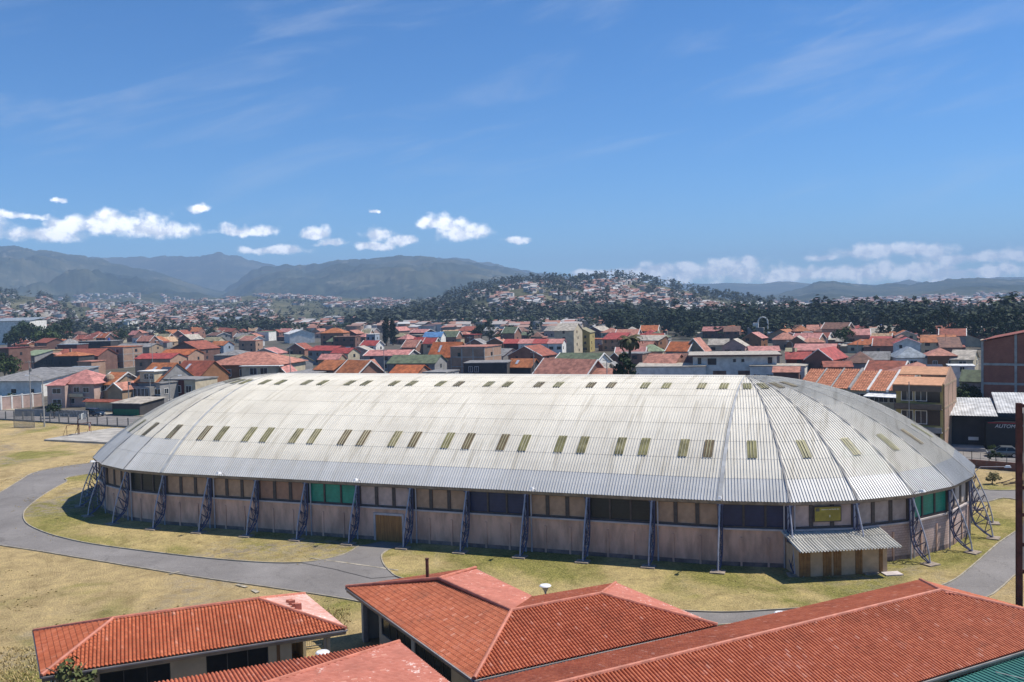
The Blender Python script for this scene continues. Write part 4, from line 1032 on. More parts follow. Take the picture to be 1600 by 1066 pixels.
M_WC['darkbrick'] = brick_mat('wall_dark_brick', (0.21, 0.085, 0.06), (0.16, 0.065, 0.048), (0.18, 0.14, 0.12))
M_WC['palebrick'] = brick_mat('wall_pale_brick', (0.46, 0.26, 0.17), (0.39, 0.21, 0.14), (0.40, 0.32, 0.25))
M_TRIM = mat('white_trim', (0.70, 0.68, 0.64), .8, .1, 1.0)
M_GLASS = mat('window_glass', (0.03, 0.035, 0.042), 0.12, 0.3, 0.6)
M_SKYW = mat('roof_window', (0.40, 0.44, 0.50), 0.2, 0.1)
M_SOLAR = mat('solar_panel', (0.05, 0.055, 0.075), 0.3, .2, 2.0)
M_TANK = mat('tank_blue', (0.03, 0.10, 0.38), 0.5); M_TANKB = mat('tank_black', (.03, .03, .035), .5)
def ring_win(par, plane, x0, x1, z0, z1, y, frame=None, detail=True):
    """window on the front (plane 'f': y), right ('r': x) or left ('l') side"""
    def bx(mb, a0, a1, d0, d1, c0, c1):
        if plane == 'f': mb.box(a0, a1, y - d1, y - d0, c0, c1)
        elif plane == 'r': mb.box(y + d0, y + d1, a0, a1, c0, c1)
        else: mb.box(y - d1, y - d0, a0, a1, c0, c1)
    if not detail:
        mb = MB(); bx(mb, x0, x1, .0, .05, z0, z1); return mb.build('window', M_GLASS, par)
    mb = MB(); t = .09
    bx(mb, x0 - t, x1 + t, -.02, .10, z0 - t, z0); bx(mb, x0 - t, x1 + t, -.02, .10, z1, z1 + t); bx(mb, x0 - t, x0, -.02, .10, z0, z1); bx(mb, x1, x1 + t, -.02, .10, z0, z1)
    xm = (x0 + x1) / 2; bx(mb, xm - .03, xm + .03, .0, .07, z0, z1)
    f = mb.build('window', frame or M_TRIM, par)
    mb = MB(); bx(mb, x0, xm - .03, .0, .05, z0, z1); bx(mb, xm + .03, x1, .0, .05, z0, z1); mb.build('pane', M_GLASS, f)
    return f
HOUSES = []     # (root, px centre, x0, x1, ytop, ye, attrs)
BOXES = []      # plan discs
def house(x0, x1, ye, kind='gable', roof='orange', wall='white', h=5.6, rise=None, d=None, yaw=None, ov=0.35, win=None, trim=False, label=None, extras=(), name='house', group='town houses behind the sports hall', z0=0.0, sub=True, D=None, wroof=None):
    """front face spans photo columns x0..x1 with its eave on row ye at height h; kinds: gable (ridge across), gablef (gable to the front), hip, shed, flat"""
    xc = (x0 + x1) / 2
    P = at(xc, ye, h + z0) if D is None else atd(xc, ye, D)
    dist = P.y; w = (x1 - x0) / F0 * dist
    yaw = R_(-20 + rnd.uniform(-6, 6)) if yaw is None else R_(yaw)
    face = math.atan2(-P.x, P.y) * 0.0
    w = w / max(.5, math.cos(yaw)) if kind != 'hip' or w > 6 else w
    d = d if d else max(6.0, min(12.0, w * .85))
    rise = rise if rise is not None else {'gable': d * .20, 'gablef': w * .22, 'hip': min(w, d) * .22, 'shed': d * .14, 'flat': 0.0}[kind]
    # the front face's centre is at P: move the origin back by half the depth
    bx_, by_ = -math.sin(yaw), math.cos(yaw)
    cx, cy = P.x + bx_ * d / 2, P.y + by_ * d / 2
    r = thing(name, label, 'house' if name == 'house' else name.replace('_', ' '), (cx, cy, z0), yaw, group)
    hw, hd = w / 2, d / 2
    wm = M_WC[wall]; rm = M_RC[roof]
    mb = MB(); rf = MB(); trs = []; th = .16
    if kind == 'flat':
        mb.box(-hw, hw, -hd, hd, 0, h); rf.box(-hw - ov * .6, hw + ov * .6, -hd - ov * .6, hd + ov * .6, h + .01, h + .26)
    elif kind == 'shed':
        mb.add([(-hw, -hd, 0), (hw, -hd, 0), (hw, hd, 0), (-hw, hd, 0), (-hw, -hd, h), (hw, -hd, h), (hw, hd, h + rise), (-hw, hd, h + rise)], [(0, 1, 5, 4), (1, 2, 6, 5), (2, 3, 7, 6), (3, 0, 4, 7), (4, 5, 6, 7)])
        s = rise / d; o = ov
        rf.slab([(-hw - o, -hd - o, h - o * s + th + .02), (hw + o, -hd - o, h - o * s + th + .02), (hw + o, hd + o, h + rise + o * s + th + .02), (-hw - o, hd + o, h + rise + o * s + th + .02)], th)
    elif kind == 'gable':
        mb.add([(-hw, -hd, 0), (hw, -hd, 0), (hw, hd, 0), (-hw, hd, 0), (-hw, -hd, h), (hw, -hd, h), (hw, hd, h), (-hw, hd, h), (-hw, 0, h + rise), (hw, 0, h + rise)], [(0, 1, 5, 4), (2, 3, 7, 6), (1, 2, 6, 9, 5), (3, 0, 4, 8, 7)])
        s = rise / hd; o = ov; e = h - o * s + th + .02; t = h + rise + th + .02
        rf.slab([(-hw - o, -hd - o, e), (hw + o, -hd - o, e), (hw + o, 0, t), (-hw - o, 0, t)], th); rf.slab([(hw + o, hd + o, e), (-hw - o, hd + o, e), (-hw - o, 0, t), (hw + o, 0, t)], th)
        if trim:
            for sx in (-1, 1):
                X = sx * (hw + o); tr = MB(); trs.append(tr)
                for sy in (-1, 1): tr.hexa([(X - .14, sy * (hd + o), e - th - .03), (X + .14, sy * (hd + o), e - th - .03), (X + .14, 0, t - th - .03), (X - .14, 0, t - th - .03), (X - .14, sy * (hd + o), e + .07), (X + .14, sy * (hd + o), e + .07), (X + .14, 0, t + .07), (X - .14, 0, t + .07)])
    elif kind == 'gablef':
        mb.add([(-hw, -hd, 0), (hw, -hd, 0), (hw, hd, 0), (-hw, hd, 0), (-hw, -hd, h), (hw, -hd, h), (hw, hd, h), (-hw, hd, h), (0, -hd, h + rise), (0, hd, h + rise)], [(0, 1, 5, 8, 4), (2, 3, 7, 9, 6), (1, 2, 6, 5), (3, 0, 4, 7)])
        s = rise / hw; o = ov; e = h - o * s + th + .02; t = h + rise + th + .02
        rf.slab([(hw + o, -hd - o, e), (hw + o, hd + o, e), (0, hd + o, t), (0, -hd - o, t)], th); rf.slab([(-hw - o, hd + o, e), (-hw - o, -hd - o, e), (0, -hd - o, t), (0, hd + o, t)], th)
        if trim:
            Y = -hd - o; tr = MB(); trs.append(tr)
            for sx in (-1, 1): tr.hexa([(sx * (hw + o), Y - .14, e - th - .03), (sx * (hw + o), Y + .14, e - th - .03), (0, Y + .14, t - th - .03), (0, Y - .14, t - th - .03), (sx * (hw + o), Y - .14, e + .07), (sx * (hw + o), Y + .14, e + .07), (0, Y + .14, t + .07), (0, Y - .14, t + .07)])
    elif kind == 'hip':
        mb.box(-hw, hw, -hd, hd, 0, h); o = ov; e = h + th + .02; t = h + rise + th + .02; X, Y = hw + o, hd + o
        rl = max(0.0, X - Y); rw = max(0.0, Y - X)
        a, b = (-rl, -rw, t), (rl, rw, t)
        if rl >= rw:
            for pl_ in ([(-X, -Y, e), (X, -Y, e), b, a], [(X, Y, e), (-X, Y, e), a, b], [(X, -Y, e), (X, Y, e), b], [(-X, Y, e), (-X, -Y, e), a]):
                q = []; [q.append(z) for z in pl_ if z not in q]; rf.slab(q, .12)
        else:
            for pl_ in ([(-X, -Y, e), (X, -Y, e), a], [(X, Y, e), (-X, Y, e), b], [(X, -Y, e), (X, Y, e), b, a], [(-X, Y, e), (-X, -Y, e), a, b]): rf.slab(pl_, .12)
    wo = mb.build('wall', wm, r); ro = rf.build('roof', rm, r)
    for tr in trs: tr.build('bargeboard', M_TRIM, r)
    # windows, storey by storey, on the front and the right-hand side
    fl = max(1, int(round(h / 2.75))); det = dist < 260
    if win is None: win = max(1, min(4, int(w / 3.4)))
    for k in range(fl):
        z = .95 + k * 2.75
        if z + 1.2 > h - .1: continue
        for j in range(win):
            if rnd.random() < .12: continue
            x = -hw + w * (j + .5) / win + rnd.uniform(-.2, .2); ww = rnd.choice((1.0, 1.3, 1.7)); ring_win(r, 'f', x - ww / 2, x + ww / 2, z, z + 1.25, -hd, detail=det)
        if win:
            y = rnd.uniform(-hd * .4, hd * .4); ring_win(r, 'r', y - .6, y + .6, z, z + 1.2, hw, detail=det)
    for ex in extras:
        if ex == 'tank' or ex == 'tankb':
            mb = MB(); x, y = hw * .4, hd * .3; zt = h + rise * .8 + .3; mb.lathe([(.0, zt + 1.3), (.3, zt + 1.3), (.55, zt + 1.1), (.6, zt + .2), (.6, zt), (0, zt)], (x, y, 0), 12); mb.box(x - .5, x + .5, y - .5, y + .5, h, zt); mb.build('water_tank', M_TANK if ex == 'tank' else M_TANKB, ro)
        elif ex == 'chimney':
            mb = MB(); x, y = -hw * .4, hd * .1; mb.box(x - .35, x + .35, y - .3, y + .3, h, h + rise + 1.2); mb.box(x - .42, x + .42, y - .37, y + .37, h + rise + 1.2, h + rise + 1.35); mb.build('chimney', M_WC['palebrick'], ro)
        elif ex in ('skyl', 'solar'):
            s = rise / hd if kind in ('gable',) else (rise / d if kind == 'shed' else rise / (hd + ov))
            y0_, y1_ = -hd * .7, -hd * .25
            zz = lambda y: (h + th + .02 + (hd + y) * s) + .05 if kind != 'hip' else (h + th + .02 + (hd + ov + y) * s) + .05
            cnt = 1 if ex == 'skyl' else 3
            for q in range(cnt):
                xx = (-hw * .45 if ex == 'skyl' else hw * .25 + q * 1.05); mb = MB(); mb.slab([(xx, y0_, zz(y0_) + .06), (xx + (.8 if ex == 'skyl' else 1.0), y0_, zz(y0_) + .06), (xx + (.8 if ex == 'skyl' else 1.0), y1_, zz(y1_) + .06), (xx, y1_, zz(y1_) + .06)], .1); mb.build('roof_window' if ex == 'skyl' else 'solar_panel', M_SKYW if ex == 'skyl' else M_SOLAR, ro)
        elif ex == 'dish':
            mb = MB(); q = 10; c0 = Vector((hw * .3, -hd * .2, h + rise * .6 + .7)); mb.tube(c0 - Vector((0, 0, .7)), c0, .03, 5); mb.lathe([(.0, .0), (.2, .03), (.4, .13)], c0, 12); mb.build('satellite_dish', M_LAMPW, ro)
        elif ex == 'frame':   # concrete frame showing in unfinished brickwork
            mb = MB(); nb = max(2, int(w / 4))
            for q in range(nb + 1): X = -hw + w * q / nb; mb.box(max(-hw, X - .17) - .02, min(hw, X + .17) + .02, -hd - .05, -hd + .1, 0, h)
            for k in range(fl + 1): mb.box(-hw - .03, hw + .03, -hd - .045, -hd + .1, max(0, min(h - .28, k * h / fl - .14)), max(.28, min(h, k * h / fl + .14)))
            for k in range(fl + 1): mb.box(hw - .1, hw + .05, -hd - .03, hd + .03, max(0, min(h - .28, k * h / fl - .14)) + .01, max(.28, min(h, k * h / fl + .14)) - .01)
            for y in (-hd, 0, hd): mb.box(hw - .1, hw + .06, max(-hd, y - .17), min(hd, y + .17), 0, h)
            mb.build('concrete_frame', M_CONC, r)
        elif ex == 'annex':
            mb = MB(); sx = rnd.choice((-1, 1)); aw_ = rnd.uniform(1.8, 3.6); ad = rnd.uniform(.4, .9) * d; ah = min(h - .5, rnd.uniform(2.3, 3.4)); a0, a1 = (hw - .02, hw + aw_) if sx > 0 else (-hw - aw_, -hw + .02)
            mb.box(a0, a1, -hd + .2, -hd + .2 + ad, 0, ah); an = mb.build('annex', M_WC[rnd.choice(('brick', 'grey', 'darkbrick', 'tan', 'cream'))], r)
            mb = MB(); mb.slab([(a0 - .2, -hd - .1, ah + .18), (a1 + .2, -hd - .1, ah + .18), (a1 + .2, -hd + .5 + ad, ah + .6), (a0 - .2, -hd + .5 + ad, ah + .6)], .1); mb.build('annex_roof', M_RC[rnd.choice(('grey', 'rust', 'salmon', 'pale', 'brown'))], an)
        elif ex == 'aerial':
            mb = MB(); x = hw * rnd.uniform(-.6, .6); zt = h + rise * .7; mb.tube((x, 0, zt), (x, 0, zt + 2.6), .05, 4)
            for q in range(4): mb.tube((x - .5 + q * .06, 0, zt + 1.7 + q * .25), (x + .5 - q * .06, 0, zt + 1.7 + q * .25), .03, 4)
            mb.build('aerial', M_WINF, ro)
        elif ex == 'balcony':
            mb = MB(); mb.box(-hw * .6, hw * .6, -hd - 1.0, -hd, 2.7, 2.85); mb.box(-hw * .6, hw * .6, -hd - 1.0, -hd - .9, 2.85, 3.7); mb.build('balcony', M_TRIM if wall != 'dark' else M_WC['grey'], r)
    pxs = [to_px(Vector((cx, cy, 0)) + Matrix.Rotation(yaw, 3, 'Z') @ Vector((sx * hw, sy * hd, h + rise))) for sx in (-1, 1) for sy in (-1, 1)]
    base_y = min(to_px((cx, cy - hd, z0))[1], 588)
    HOUSES.append(dict(o=r, px=xc, x0=min(x0, min(p[0] for p in pxs)), x1=max(x1, max(p[0] for p in pxs)), y0=min(p[1] for p in pxs), y1=base_y, roof=roof, wall=wall, kind=kind, D=dist, lab=label, fl=fl, ex=extras, trim=trim))
    BOXES.append((cx, cy, math.hypot(hw, hd)))
    return r, w, d, h, rise

# ------------------------------------------------------------------ near houses on the left
G_ = 'houses along the street by the field'
H = lambda *a, **k: house(*a, group=G_, **k)
H(-30, 71, 596, 'shed', 'grey', 'white', h=4.4, d=22, rise=2.2, yaw=-14, win=3, label='white hall under a wide grey corrugated roof, at the left edge behind the pink wall', ov=.6)
H(50, 96, 590, 'shed', 'bluegrey', 'grey', h=4.6, d=16, rise=2.0, yaw=-18, win=0, label='low hall under pale sheet roofing, between the grey hall and the pink-roofed house')
# pink-roofed house
r, w, d, h, rise = H(80, 149, 601, 'hip', 'pink', 'pinkish', h=5.6, d=11, rise=3.2, yaw=-9, win=0, label='two storey house under a big pink hip roof, beside the street pole', ov=.7)
hw, hd = w / 2, d / 2
for (xa, za) in ((-.55, 3.6), (.15, 3.7), (.62, 3.6), (-.1, .9), (.6, 1.0)): ring_win(r, 'f', xa * hw - .75, xa * hw + .75, za, za + 1.2, -hd)
for (ya, za) in ((-.4, 3.6), (.4, 3.6), (-.3, .9)): ring_win(r, 'r', ya * hd - .7, ya * hd + .7, za, za + 1.2, hw)
mb = MB(); mb.box(-hw * .75, hw * .55, -hd - .9, -hd, 2.55, 2.7); mb.box(-hw * .75, hw * .55, -hd - .9, -hd - .78, 2.7, 3.4); mb.build('balcony', M_WC['cream'], r)
mb = MB(); mb.slab([(-hw - .4, -hd - 2.6, 5.62), (-hw * .1, -hd - 2.6, 5.62), (-hw * .1 - .6, -hd + 1, 6.9), (-hw + .8, -hd + 1, 6.9)], .12); mb.build('porch_roof', M_RC['pink'], r)
mb = MB(); mb.box(-hw - .1, -hw * .1 - .3, -hd - 2.2, -hd, 0, 5.45); mb.build('wall', M_WC['pinkish'], r); ring_win(r, 'f', -hw * .75, -hw * .35, 3.6, 4.8, -hd - 2.2); ring_win(r, 'f', -hw * .75, -hw * .35, .9, 2.1, -hd - 2.2)
# gabled houses with dormers
r, w, d, h, rise = H(149, 178, 601, 'gable', 'orange', 'tan', h=5.2, d=10, rise=2.6, yaw=-22, label='orange-roofed house with an arched dormer, right of the pink-roofed house', trim=True)
mb = MB(); mb.lathe([(1.3, 0), (1.3, 1.4), (1.05, 2.0), (.5, 2.5), (0, 2.6)], (-.3, -d * .3, h), 14); mb.build('dormer', M_WC['tan'], r)
mb = MB(); mb.box(-.8, .2, -d * .3 - 1.34, -d * .3 - 1.2, h + .6, h + 1.7); mb.build('window', M_GLASS, r)
H(166, 193, 609, 'gablef', 'salmon', 'tan', h=4.6, d=9, rise=1.5, yaw=-22, trim=True, label='tan gabled house front with small windows, before the dormer house')
H(188, 207, 612, 'gablef', 'salmon', 'cream', h=3.6, d=7, rise=1.2, yaw=-22, trim=True, label='small cream gabled porch house, next to the tan gabled front')
mb = MB(); gw = thing('garden_wall', 'low garden wall with red tiled coping beside the pink-roofed house', 'wall', at(180, 642, 0), R_(-21)); mb.box(-9, 9, -.15, .15, 0, 2.1); mb.build('wall', M_WC['cream'], gw); mb = MB(); mb.slab([(-9.2, -1.0, 2.15), (9.2, -1.0, 2.15), (9.2, .4, 2.7), (-9.2, .4, 2.7)], .12); mb.build('coping', M_RC['rust'], gw)
r, w, d, h, rise = H(206, 250, 597, 'gable', 'orange', 'grey', h=6.0, d=13, rise=4.2, yaw=-24, label='tall orange tiled roof with solar panels and white dormer terrace', extras=('skyl', 'solar'), win=0)
mb = MB(); mb.box(-w * .2, w * .42, -d / 2 - .4, -d / 2 + 4.0, h, h + 2.6); mb.build('dormer', M_WC['cream'], r); ring_win(r, 'f', w * .0, w * .18, h + .8, h + 2.0, -d / 2 - .4); ring_win(r, 'f', w * .22, w * .38, h + .8, h + 2.0, -d / 2 - .4)
mb = MB(); mb.box(-w * .25, w * .47, -d / 2 - .8, -d / 2 + 4.2, h + 2.6, h + 2.8); mb.build('dormer_roof', M_TRIM, r)
mb = MB(); mb.box(-w * .4, w * .46, -d / 2 - 2.4, -d / 2 - .01, 0, 5.0); mb.build('front_block', M_WC['grey'], r)
for k in range(5): ring_win(r, 'f', -w * .36 + k * w * .16, -w * .36 + k * w * .16 + w * .12, 2.2, 4.6, -d / 2 - 2.4)
H(243, 250, 600, 'flat', 'grey', 'grey', h=6.2, d=6, yaw=-24, win=1, label='narrow grey concrete infill house between the solar house and dark modern one')
r, w, d, h, rise = H(251, 309, 594, 'flat', 'grey', 'cream', h=6.6, d=8, yaw=-22, win=0, label='modern flat fronted house in cream and dark brown panels')
mb = MB(); mb.box(-w * .22, w * .15, -d / 2 - .12, -d / 2 + .02, 0, 6.58); mb.build('dark_panel', M_WC['maroon'], r)
for xa in (-.36, -.03, .30): ring_win(r, 'f', xa * w - .8, xa * w + .8, 3.6, 5.2, -d / 2 - .12)
for xa in (-.36, -.03, .30): ring_win(r, 'f', xa * w - .8, xa * w + .8, .8, 2.2, -d / 2 - .12)
H(262, 316, 588, 'gable', 'rust', 'ochre', h=6.2, d=11, rise=3.6, yaw=-24, label='steep dark red tiled roof with one roof window, behind the cream and brown house', extras=('skyl',))
r, w, d, h, rise = H(318, 440, 571, 'hip', 'salmon', 'ochre', h=6.6, d=18, rise=3.4, yaw=-12, label='large house under a wide salmon hip roof, behind the left end of the arena', ov=.8, win=0)
for xa in (-.42, -.35, -.2, .0, .08): ring_win(r, 'f', xa * w - .9, xa * w + .9, 3.4, 5.4, -d / 2)
mb = MB(); mb.box(.04 * w, .5 * w + .02, -d / 2 - 2.5, d / 2 - .1, 0, 6.4); mb.build('cream_wing', M_WC['cream'], r); mb = MB(); mb.box(.02 * w, .56 * w, -d / 2 - 3.2, -d / 2, 6.42, 6.62); mb.build('canopy', M_TRIM, r)
for xa in (.2, .34): ring_win(r, 'f', xa * w - 1.1, xa * w + 1.1, 4.0, 5.9, -d / 2 - 2.5)
# boundary walls, green kiosk
def wall_run(name, label, a, b, h, m, post=None, group=None, cap=None):
    a, b = Vector(a), Vector(b); d = b - a; L = d.length; o = thing(name, label, 'wall', a, math.atan2(d.y, d.x), group)
    mb = MB(); mb.box(0, L, -.12, .12, 0, h); mb.build('wall', m, o)
    if post:
        for k in range(post + 1): p = MB(); x = L * k / post; p.box(x - .2, x + .2, -.2, .2, 0, h + .35); p.build('post', M_TRIM, o)
    if cap: p = MB(); p.box(-.05, L + .05, -.2, .2, h + .002, h + .15); p.build('coping', cap, o)
    return o
a, b = at(2, 641, 0), at(67, 634, 0)
wall_run('boundary_wall', 'salmon boundary wall with white posts at the left edge', a, b, 3.2, M_WC['pinkish'], 4, cap=M_TRIM)
M_STONE = mat('field_stone', (0.33, 0.30, 0.27), .95, .5, 2.2, bump=.6, bscale=5)
wall_run('stone_wall', 'low grey field stone wall in front of the pink-roofed house', at(81, 650.5, 0), at(138, 652, 0), 1.5, M_STONE)
wall_run('plain_wall', 'plain dark grey wall between the salmon wall and stone wall', at(24, 650.0, 0), at(80, 650.5, 0), 1.6, M_WC['grey'])
r, w, d, h, rise = H(171, 222, 631, 'shed', 'pale', 'dark', h=2.7, d=8, rise=.6, yaw=-20, win=0, name='kiosk', label='dark street kiosk with green lower panels and pale patched roof')
mb = MB(); mb.box(-w / 2 + .3, w / 2 - .3, -d / 2 - .06, -d / 2 + .02, .1, 1.5); mb.build('panel', mat('kiosk_green', (0.01, 0.12, 0.055), .6), r)

# ------------------------------------------------------------------ right-hand buildings
# white modern house behind the arena
r, w, d, h, rise = H(1085, 1210, 556, 'flat', 'pale', 'white', h=7.2, d=17, yaw=-12, win=0, label='white flat roofed modern house with brown fascia, behind the right half of the arena', ov=2.2)
hw, hd = w / 2, d / 2
for (xa, ww, za) in ((-.42, .8, 5.0), (-.27, 2.2, 4.8), (.0, .6, 5.5), (.1, .6, 5.5), (.42, 1.0, 5.0)): ring_win(r, 'f', xa * w - ww / 2, xa * w + ww / 2, za, za + (1.6 if ww > .7 else .7), -hd, frame=M_WINF)
mb = MB(); mb.box(-hw - 1.36, hw + 1.36, -hd - 1.40, -hd - 1.33, h - .12, h + .34); mb.build('fascia', M_RC['brown'], r)
for xa in (-.18, .12, .3): mb = MB(); mb.box(xa * w - 1.8, xa * w + 1.8, -hd - .05, -hd, .4, 3.0); mb.build('brown_panel', M_RC['brown'], r)
H(995, 1100, 574, 'flat', 'pale', 'white', h=4.4, d=16, yaw=-12, win=5, label='long low white wing with small windows, left of the white modern house')
r, w, d, h, rise = H(1176, 1252, 573, 'flat', 'pale', 'white', h=4.4, d=9, yaw=-24, win=4, label='white side wing with four dark windows, right of the white modern house')
# terrace of tiled houses
a, b = at(1246, 604, 5.4), at(1420, 612, 5.4)
dv = (b - a); TL = dv.length
M_TERR = mat('terrace_tile', (0.42, 0.15, 0.075), .8, .25, 1.6, col2=(0.50, .20, .11), bump=.5, bscale=4)
n6 = 6; trz = math.atan2(dv.y, dv.x); ux, uy = math.cos(trz), math.sin(trz); nx, ny = -uy, ux
tlab = ['first terraced house from the arena dome, orange tiles dotted with pale moss', 'second terraced house from the arena dome, orange tiles with a mossy patch', 'third terraced house from the arena dome, plain orange tiles and pale party wall', 'fourth terraced house from the arena dome, plain orange tiles beside a white fire wall', 'fifth terraced house from the arena dome, orange tiles over a white awning', 'last terraced house beside the yellow flats, orange tiles over a white awning']
for k in range(n6):
    L1 = TL / n6; c = a + dv * ((k + .5) / n6) + Vector((nx, ny, 0)) * 5.0
    r = thing('terraced_house', tlab[k], 'house', (c.x, c.y, 0), trz, 'terrace of orange tiled houses'); zo = .12 * (k % 3)
    mb = MB(); hw = L1 / 2 - .02; mb.add([(-hw, -5, 0), (hw, -5, 0), (hw, 5, 0), (-hw, 5, 0), (-hw, -5, 5.3), (hw, -5, 5.3), (hw, 5, 5.3), (-hw, 5, 5.3), (-hw, 1, 8.2), (hw, 1, 8.2)], [(0, 1, 5, 4), (2, 3, 7, 6), (1, 2, 6, 9, 5), (3, 0, 4, 8, 7)]); mb.build('wall', M_WC['cream'], r)
    def lp(x, y, z): return Matrix.Translation(r.location) @ Matrix.Rotation(trz, 4, 'Z') @ Vector((x, y, z + zo))
    tile_sheet('roof', [lp(-hw, -5.6, 5.15), lp(hw, -5.6, 5.15), lp(hw, 1.0, 8.45), lp(-hw, 1.0, 8.45)], M_TERR, r, per=.5, row=.6, amp=.11, step=.05)
    mb = MB(); mb.slab([(-hw, 5.4, 6.2 + zo), (-hw, 1, 8.45 + zo), (hw, 1, 8.45 + zo), (hw, 5.4, 6.2 + zo)][::-1], .12); mb.build('roof', M_RC['rust'], r)
    mb = MB(); X = hw - .16 if k % 2 or k == 0 else hw - .10; wd = .3 if k in (2, 3, 4) else .14
    mb.hexa([(X - wd / 2, -5.7, 5.0 + zo), (X + wd / 2 + .14, -5.7, 5.0 + zo), (X + wd / 2 + .14, 1.1, 8.3 + zo), (X - wd / 2, 1.1, 8.3 + zo), (X - wd / 2, -5.7, 5.5 + zo), (X + wd / 2 + .14, -5.7, 5.5 + zo), (X + wd / 2 + .14, 1.1, 8.85 + zo), (X - wd / 2, 1.1, 8.85 + zo)]); mb.build('party_wall', M_TRIM if k in (3, 4) else M_CONC, r)
    for q in (-.25, .22): ring_win(r, 'f', q * L1 - .8, q * L1 + .8, 3.2, 4.6, -5)
    if k >= 4: mb = MB(); mb.slab([(-hw, -8.2, 4.5), (hw, -8.2, 4.5), (hw, -4.9, 5.05), (-hw, -4.9, 5.05)], .1); mb.build('awning', M_RC['white'], r)
# yellow flats
P1, P2_ = at(1400, 601, 10.0), at(1473, 603, 10.0); dv = P2_ - P1; yz = math.atan2(dv.y, dv.x); L = dv.length; dep = 12.0
ap = thing('apartment_house', 'narrow yellow block of flats with dark balconies and a brick side wall', 'apartment house', P1, yz); ap.location.z = 0
mb = MB(); mb.box(0, L, 0, dep, 0, 10.0); mb.build('wall', M_WC['yellow'], ap)
mb = MB(); mb.add([(L + .01, .3, 0), (L + .16, .3, 0), (L + .16, dep, 0), (L + .01, dep, 0), (L + .01, .3, 10.2), (L + .16, .3, 10.2), (L + .16, dep, 10.2), (L + .01, dep, 10.2), (L + .01, dep * .55, 12.4), (L + .16, dep * .55, 12.4)], [(0, 1, 5, 4), (1, 2, 6, 9, 5), (2, 3, 7, 6), (4, 5, 9, 8), (9, 6, 7, 8), (0, 4, 8, 7, 3)]); sw = mb.build('side_wall', M_WC['palebrick'], ap)
mb = MB()
for z in (3.3, 6.7, 10.0): mb.box(L + .1, L + .2, .25, dep, z - .15, z + .15)
for y in (.3, dep * .33, dep * .66, dep - .25): mb.box(L + .1, L + .19, y, y + .25, 0, 10)
mb.build('concrete_frame', M_WC['tan'], ap)
mb = MB(); mb.slab([(-.3, -1.0, 10.15), (L, -1.0, 10.15), (L, 3.0, 11.0), (-.3, 3.0, 11.0)], .15); mb.slab([(-.3, 3.8, 11.3), (L, 3.8, 11.3), (L, dep * .55, 12.3), (-.3, dep * .55, 12.3)], .15); mb.build('roof', mat('peach_tile', (.52, .27, .15), .8, .15, 1.5), ap)
mb = MB(); mb.box(-.3, L, -1.0, -.85, 9.15, 9.98); mb.build('fascia', mat('brown_fascia', (.13, .105, .085), .8), ap)
for k, z in enumerate((.3, 3.6, 7.0)):
    mb = MB(); mb.box(L * .45, L - .35, -.02, .05, z + .5, z + 2.75); mb.build('balcony_opening', M_DARKGL, ap)
    mb = MB(); mb.box(-.1, L, -1.1, -.95, z - .5, z + .35); mb.box(-.1, L, -1.1, 0, z - .5, z - .4); mb.build('balcony', M_WC['grey'] if k < 2 else mat('brown_fascia', (.13, .105, .085), .8), ap)
    for x in (.5, 2.4): ring_win(ap, 'f', x + .3, x + 1.8, z + .75, z + 2.6, 0)
mb = MB(); mb.tube((L * .32, -1.3, 0), (L * .32, -1.3, 10.6), .07, 6); mb.build('pole', M_CONC, ap)
# unfinished brick building
P1 = at(1535, 640, 0.0); bz = R_(-34); Lb, db_ = 26.0, 22.0
bb = thing('brick_building', 'tall unfinished red brick building with grey concrete frame at the right edge', 'building', P1, bz)
DB = P1.y; sc = DB / F0; hB = lambda y: HC - 0 + (at(1535, y, 0) and 0)
zb = lambda px, py: atd(px, py, DB).z
zz = [zb(1535, 628), zb(1535, 599), zb(1535, 569), zb(1535, 534)]
mb = MB(); z3 = zz[3]; sl = .22
mb.add([(0, 0, 0), (Lb, 0, 0), (Lb, db_, 0), (0, db_, 0), (0, 0, z3), (Lb * .5, 0, z3 + Lb * .5 * sl), (Lb, 0, z3), (0, db_, z3), (Lb * .5, db_, z3 + Lb * .5 * sl), (Lb, db_, z3)], [(0, 1, 6, 5, 4), (1, 2, 9, 6), (3, 0, 4, 7), (2, 3, 7, 8, 9), (4, 5, 8, 7), (5, 6, 9, 8)])
mb.build('wall', brick_mat('raw_brick', (0.42, 0.13, 0.08), (0.34, 0.105, 0.065), (0.28, 0.17, 0.125)), bb)
mb = MB()
for z in zz[:3]: mb.box(-.05, Lb + .05, -.10, .1, z - .22, z + .22); mb.box(-.06, .1, -.05, db_, z - .2, z + .2)
for x in (0, 5.9, 13, 20, Lb): mb.box(x - .22, x + .22, -.13, .1, 0, z3 + min(x, Lb - x) * sl + .3)
mb.build('concrete_frame', M_CONC, bb)
mb = MB(); mb.slab([(-.3, -.5, z3 + .25), (Lb * .5, -.5, z3 + .25 + Lb * .5 * sl), (Lb * .5, db_, z3 + .25 + Lb * .5 * sl), (-.3, db_, z3 + .25)], .12); mb.build('roof', M_RC['rust'], bb)
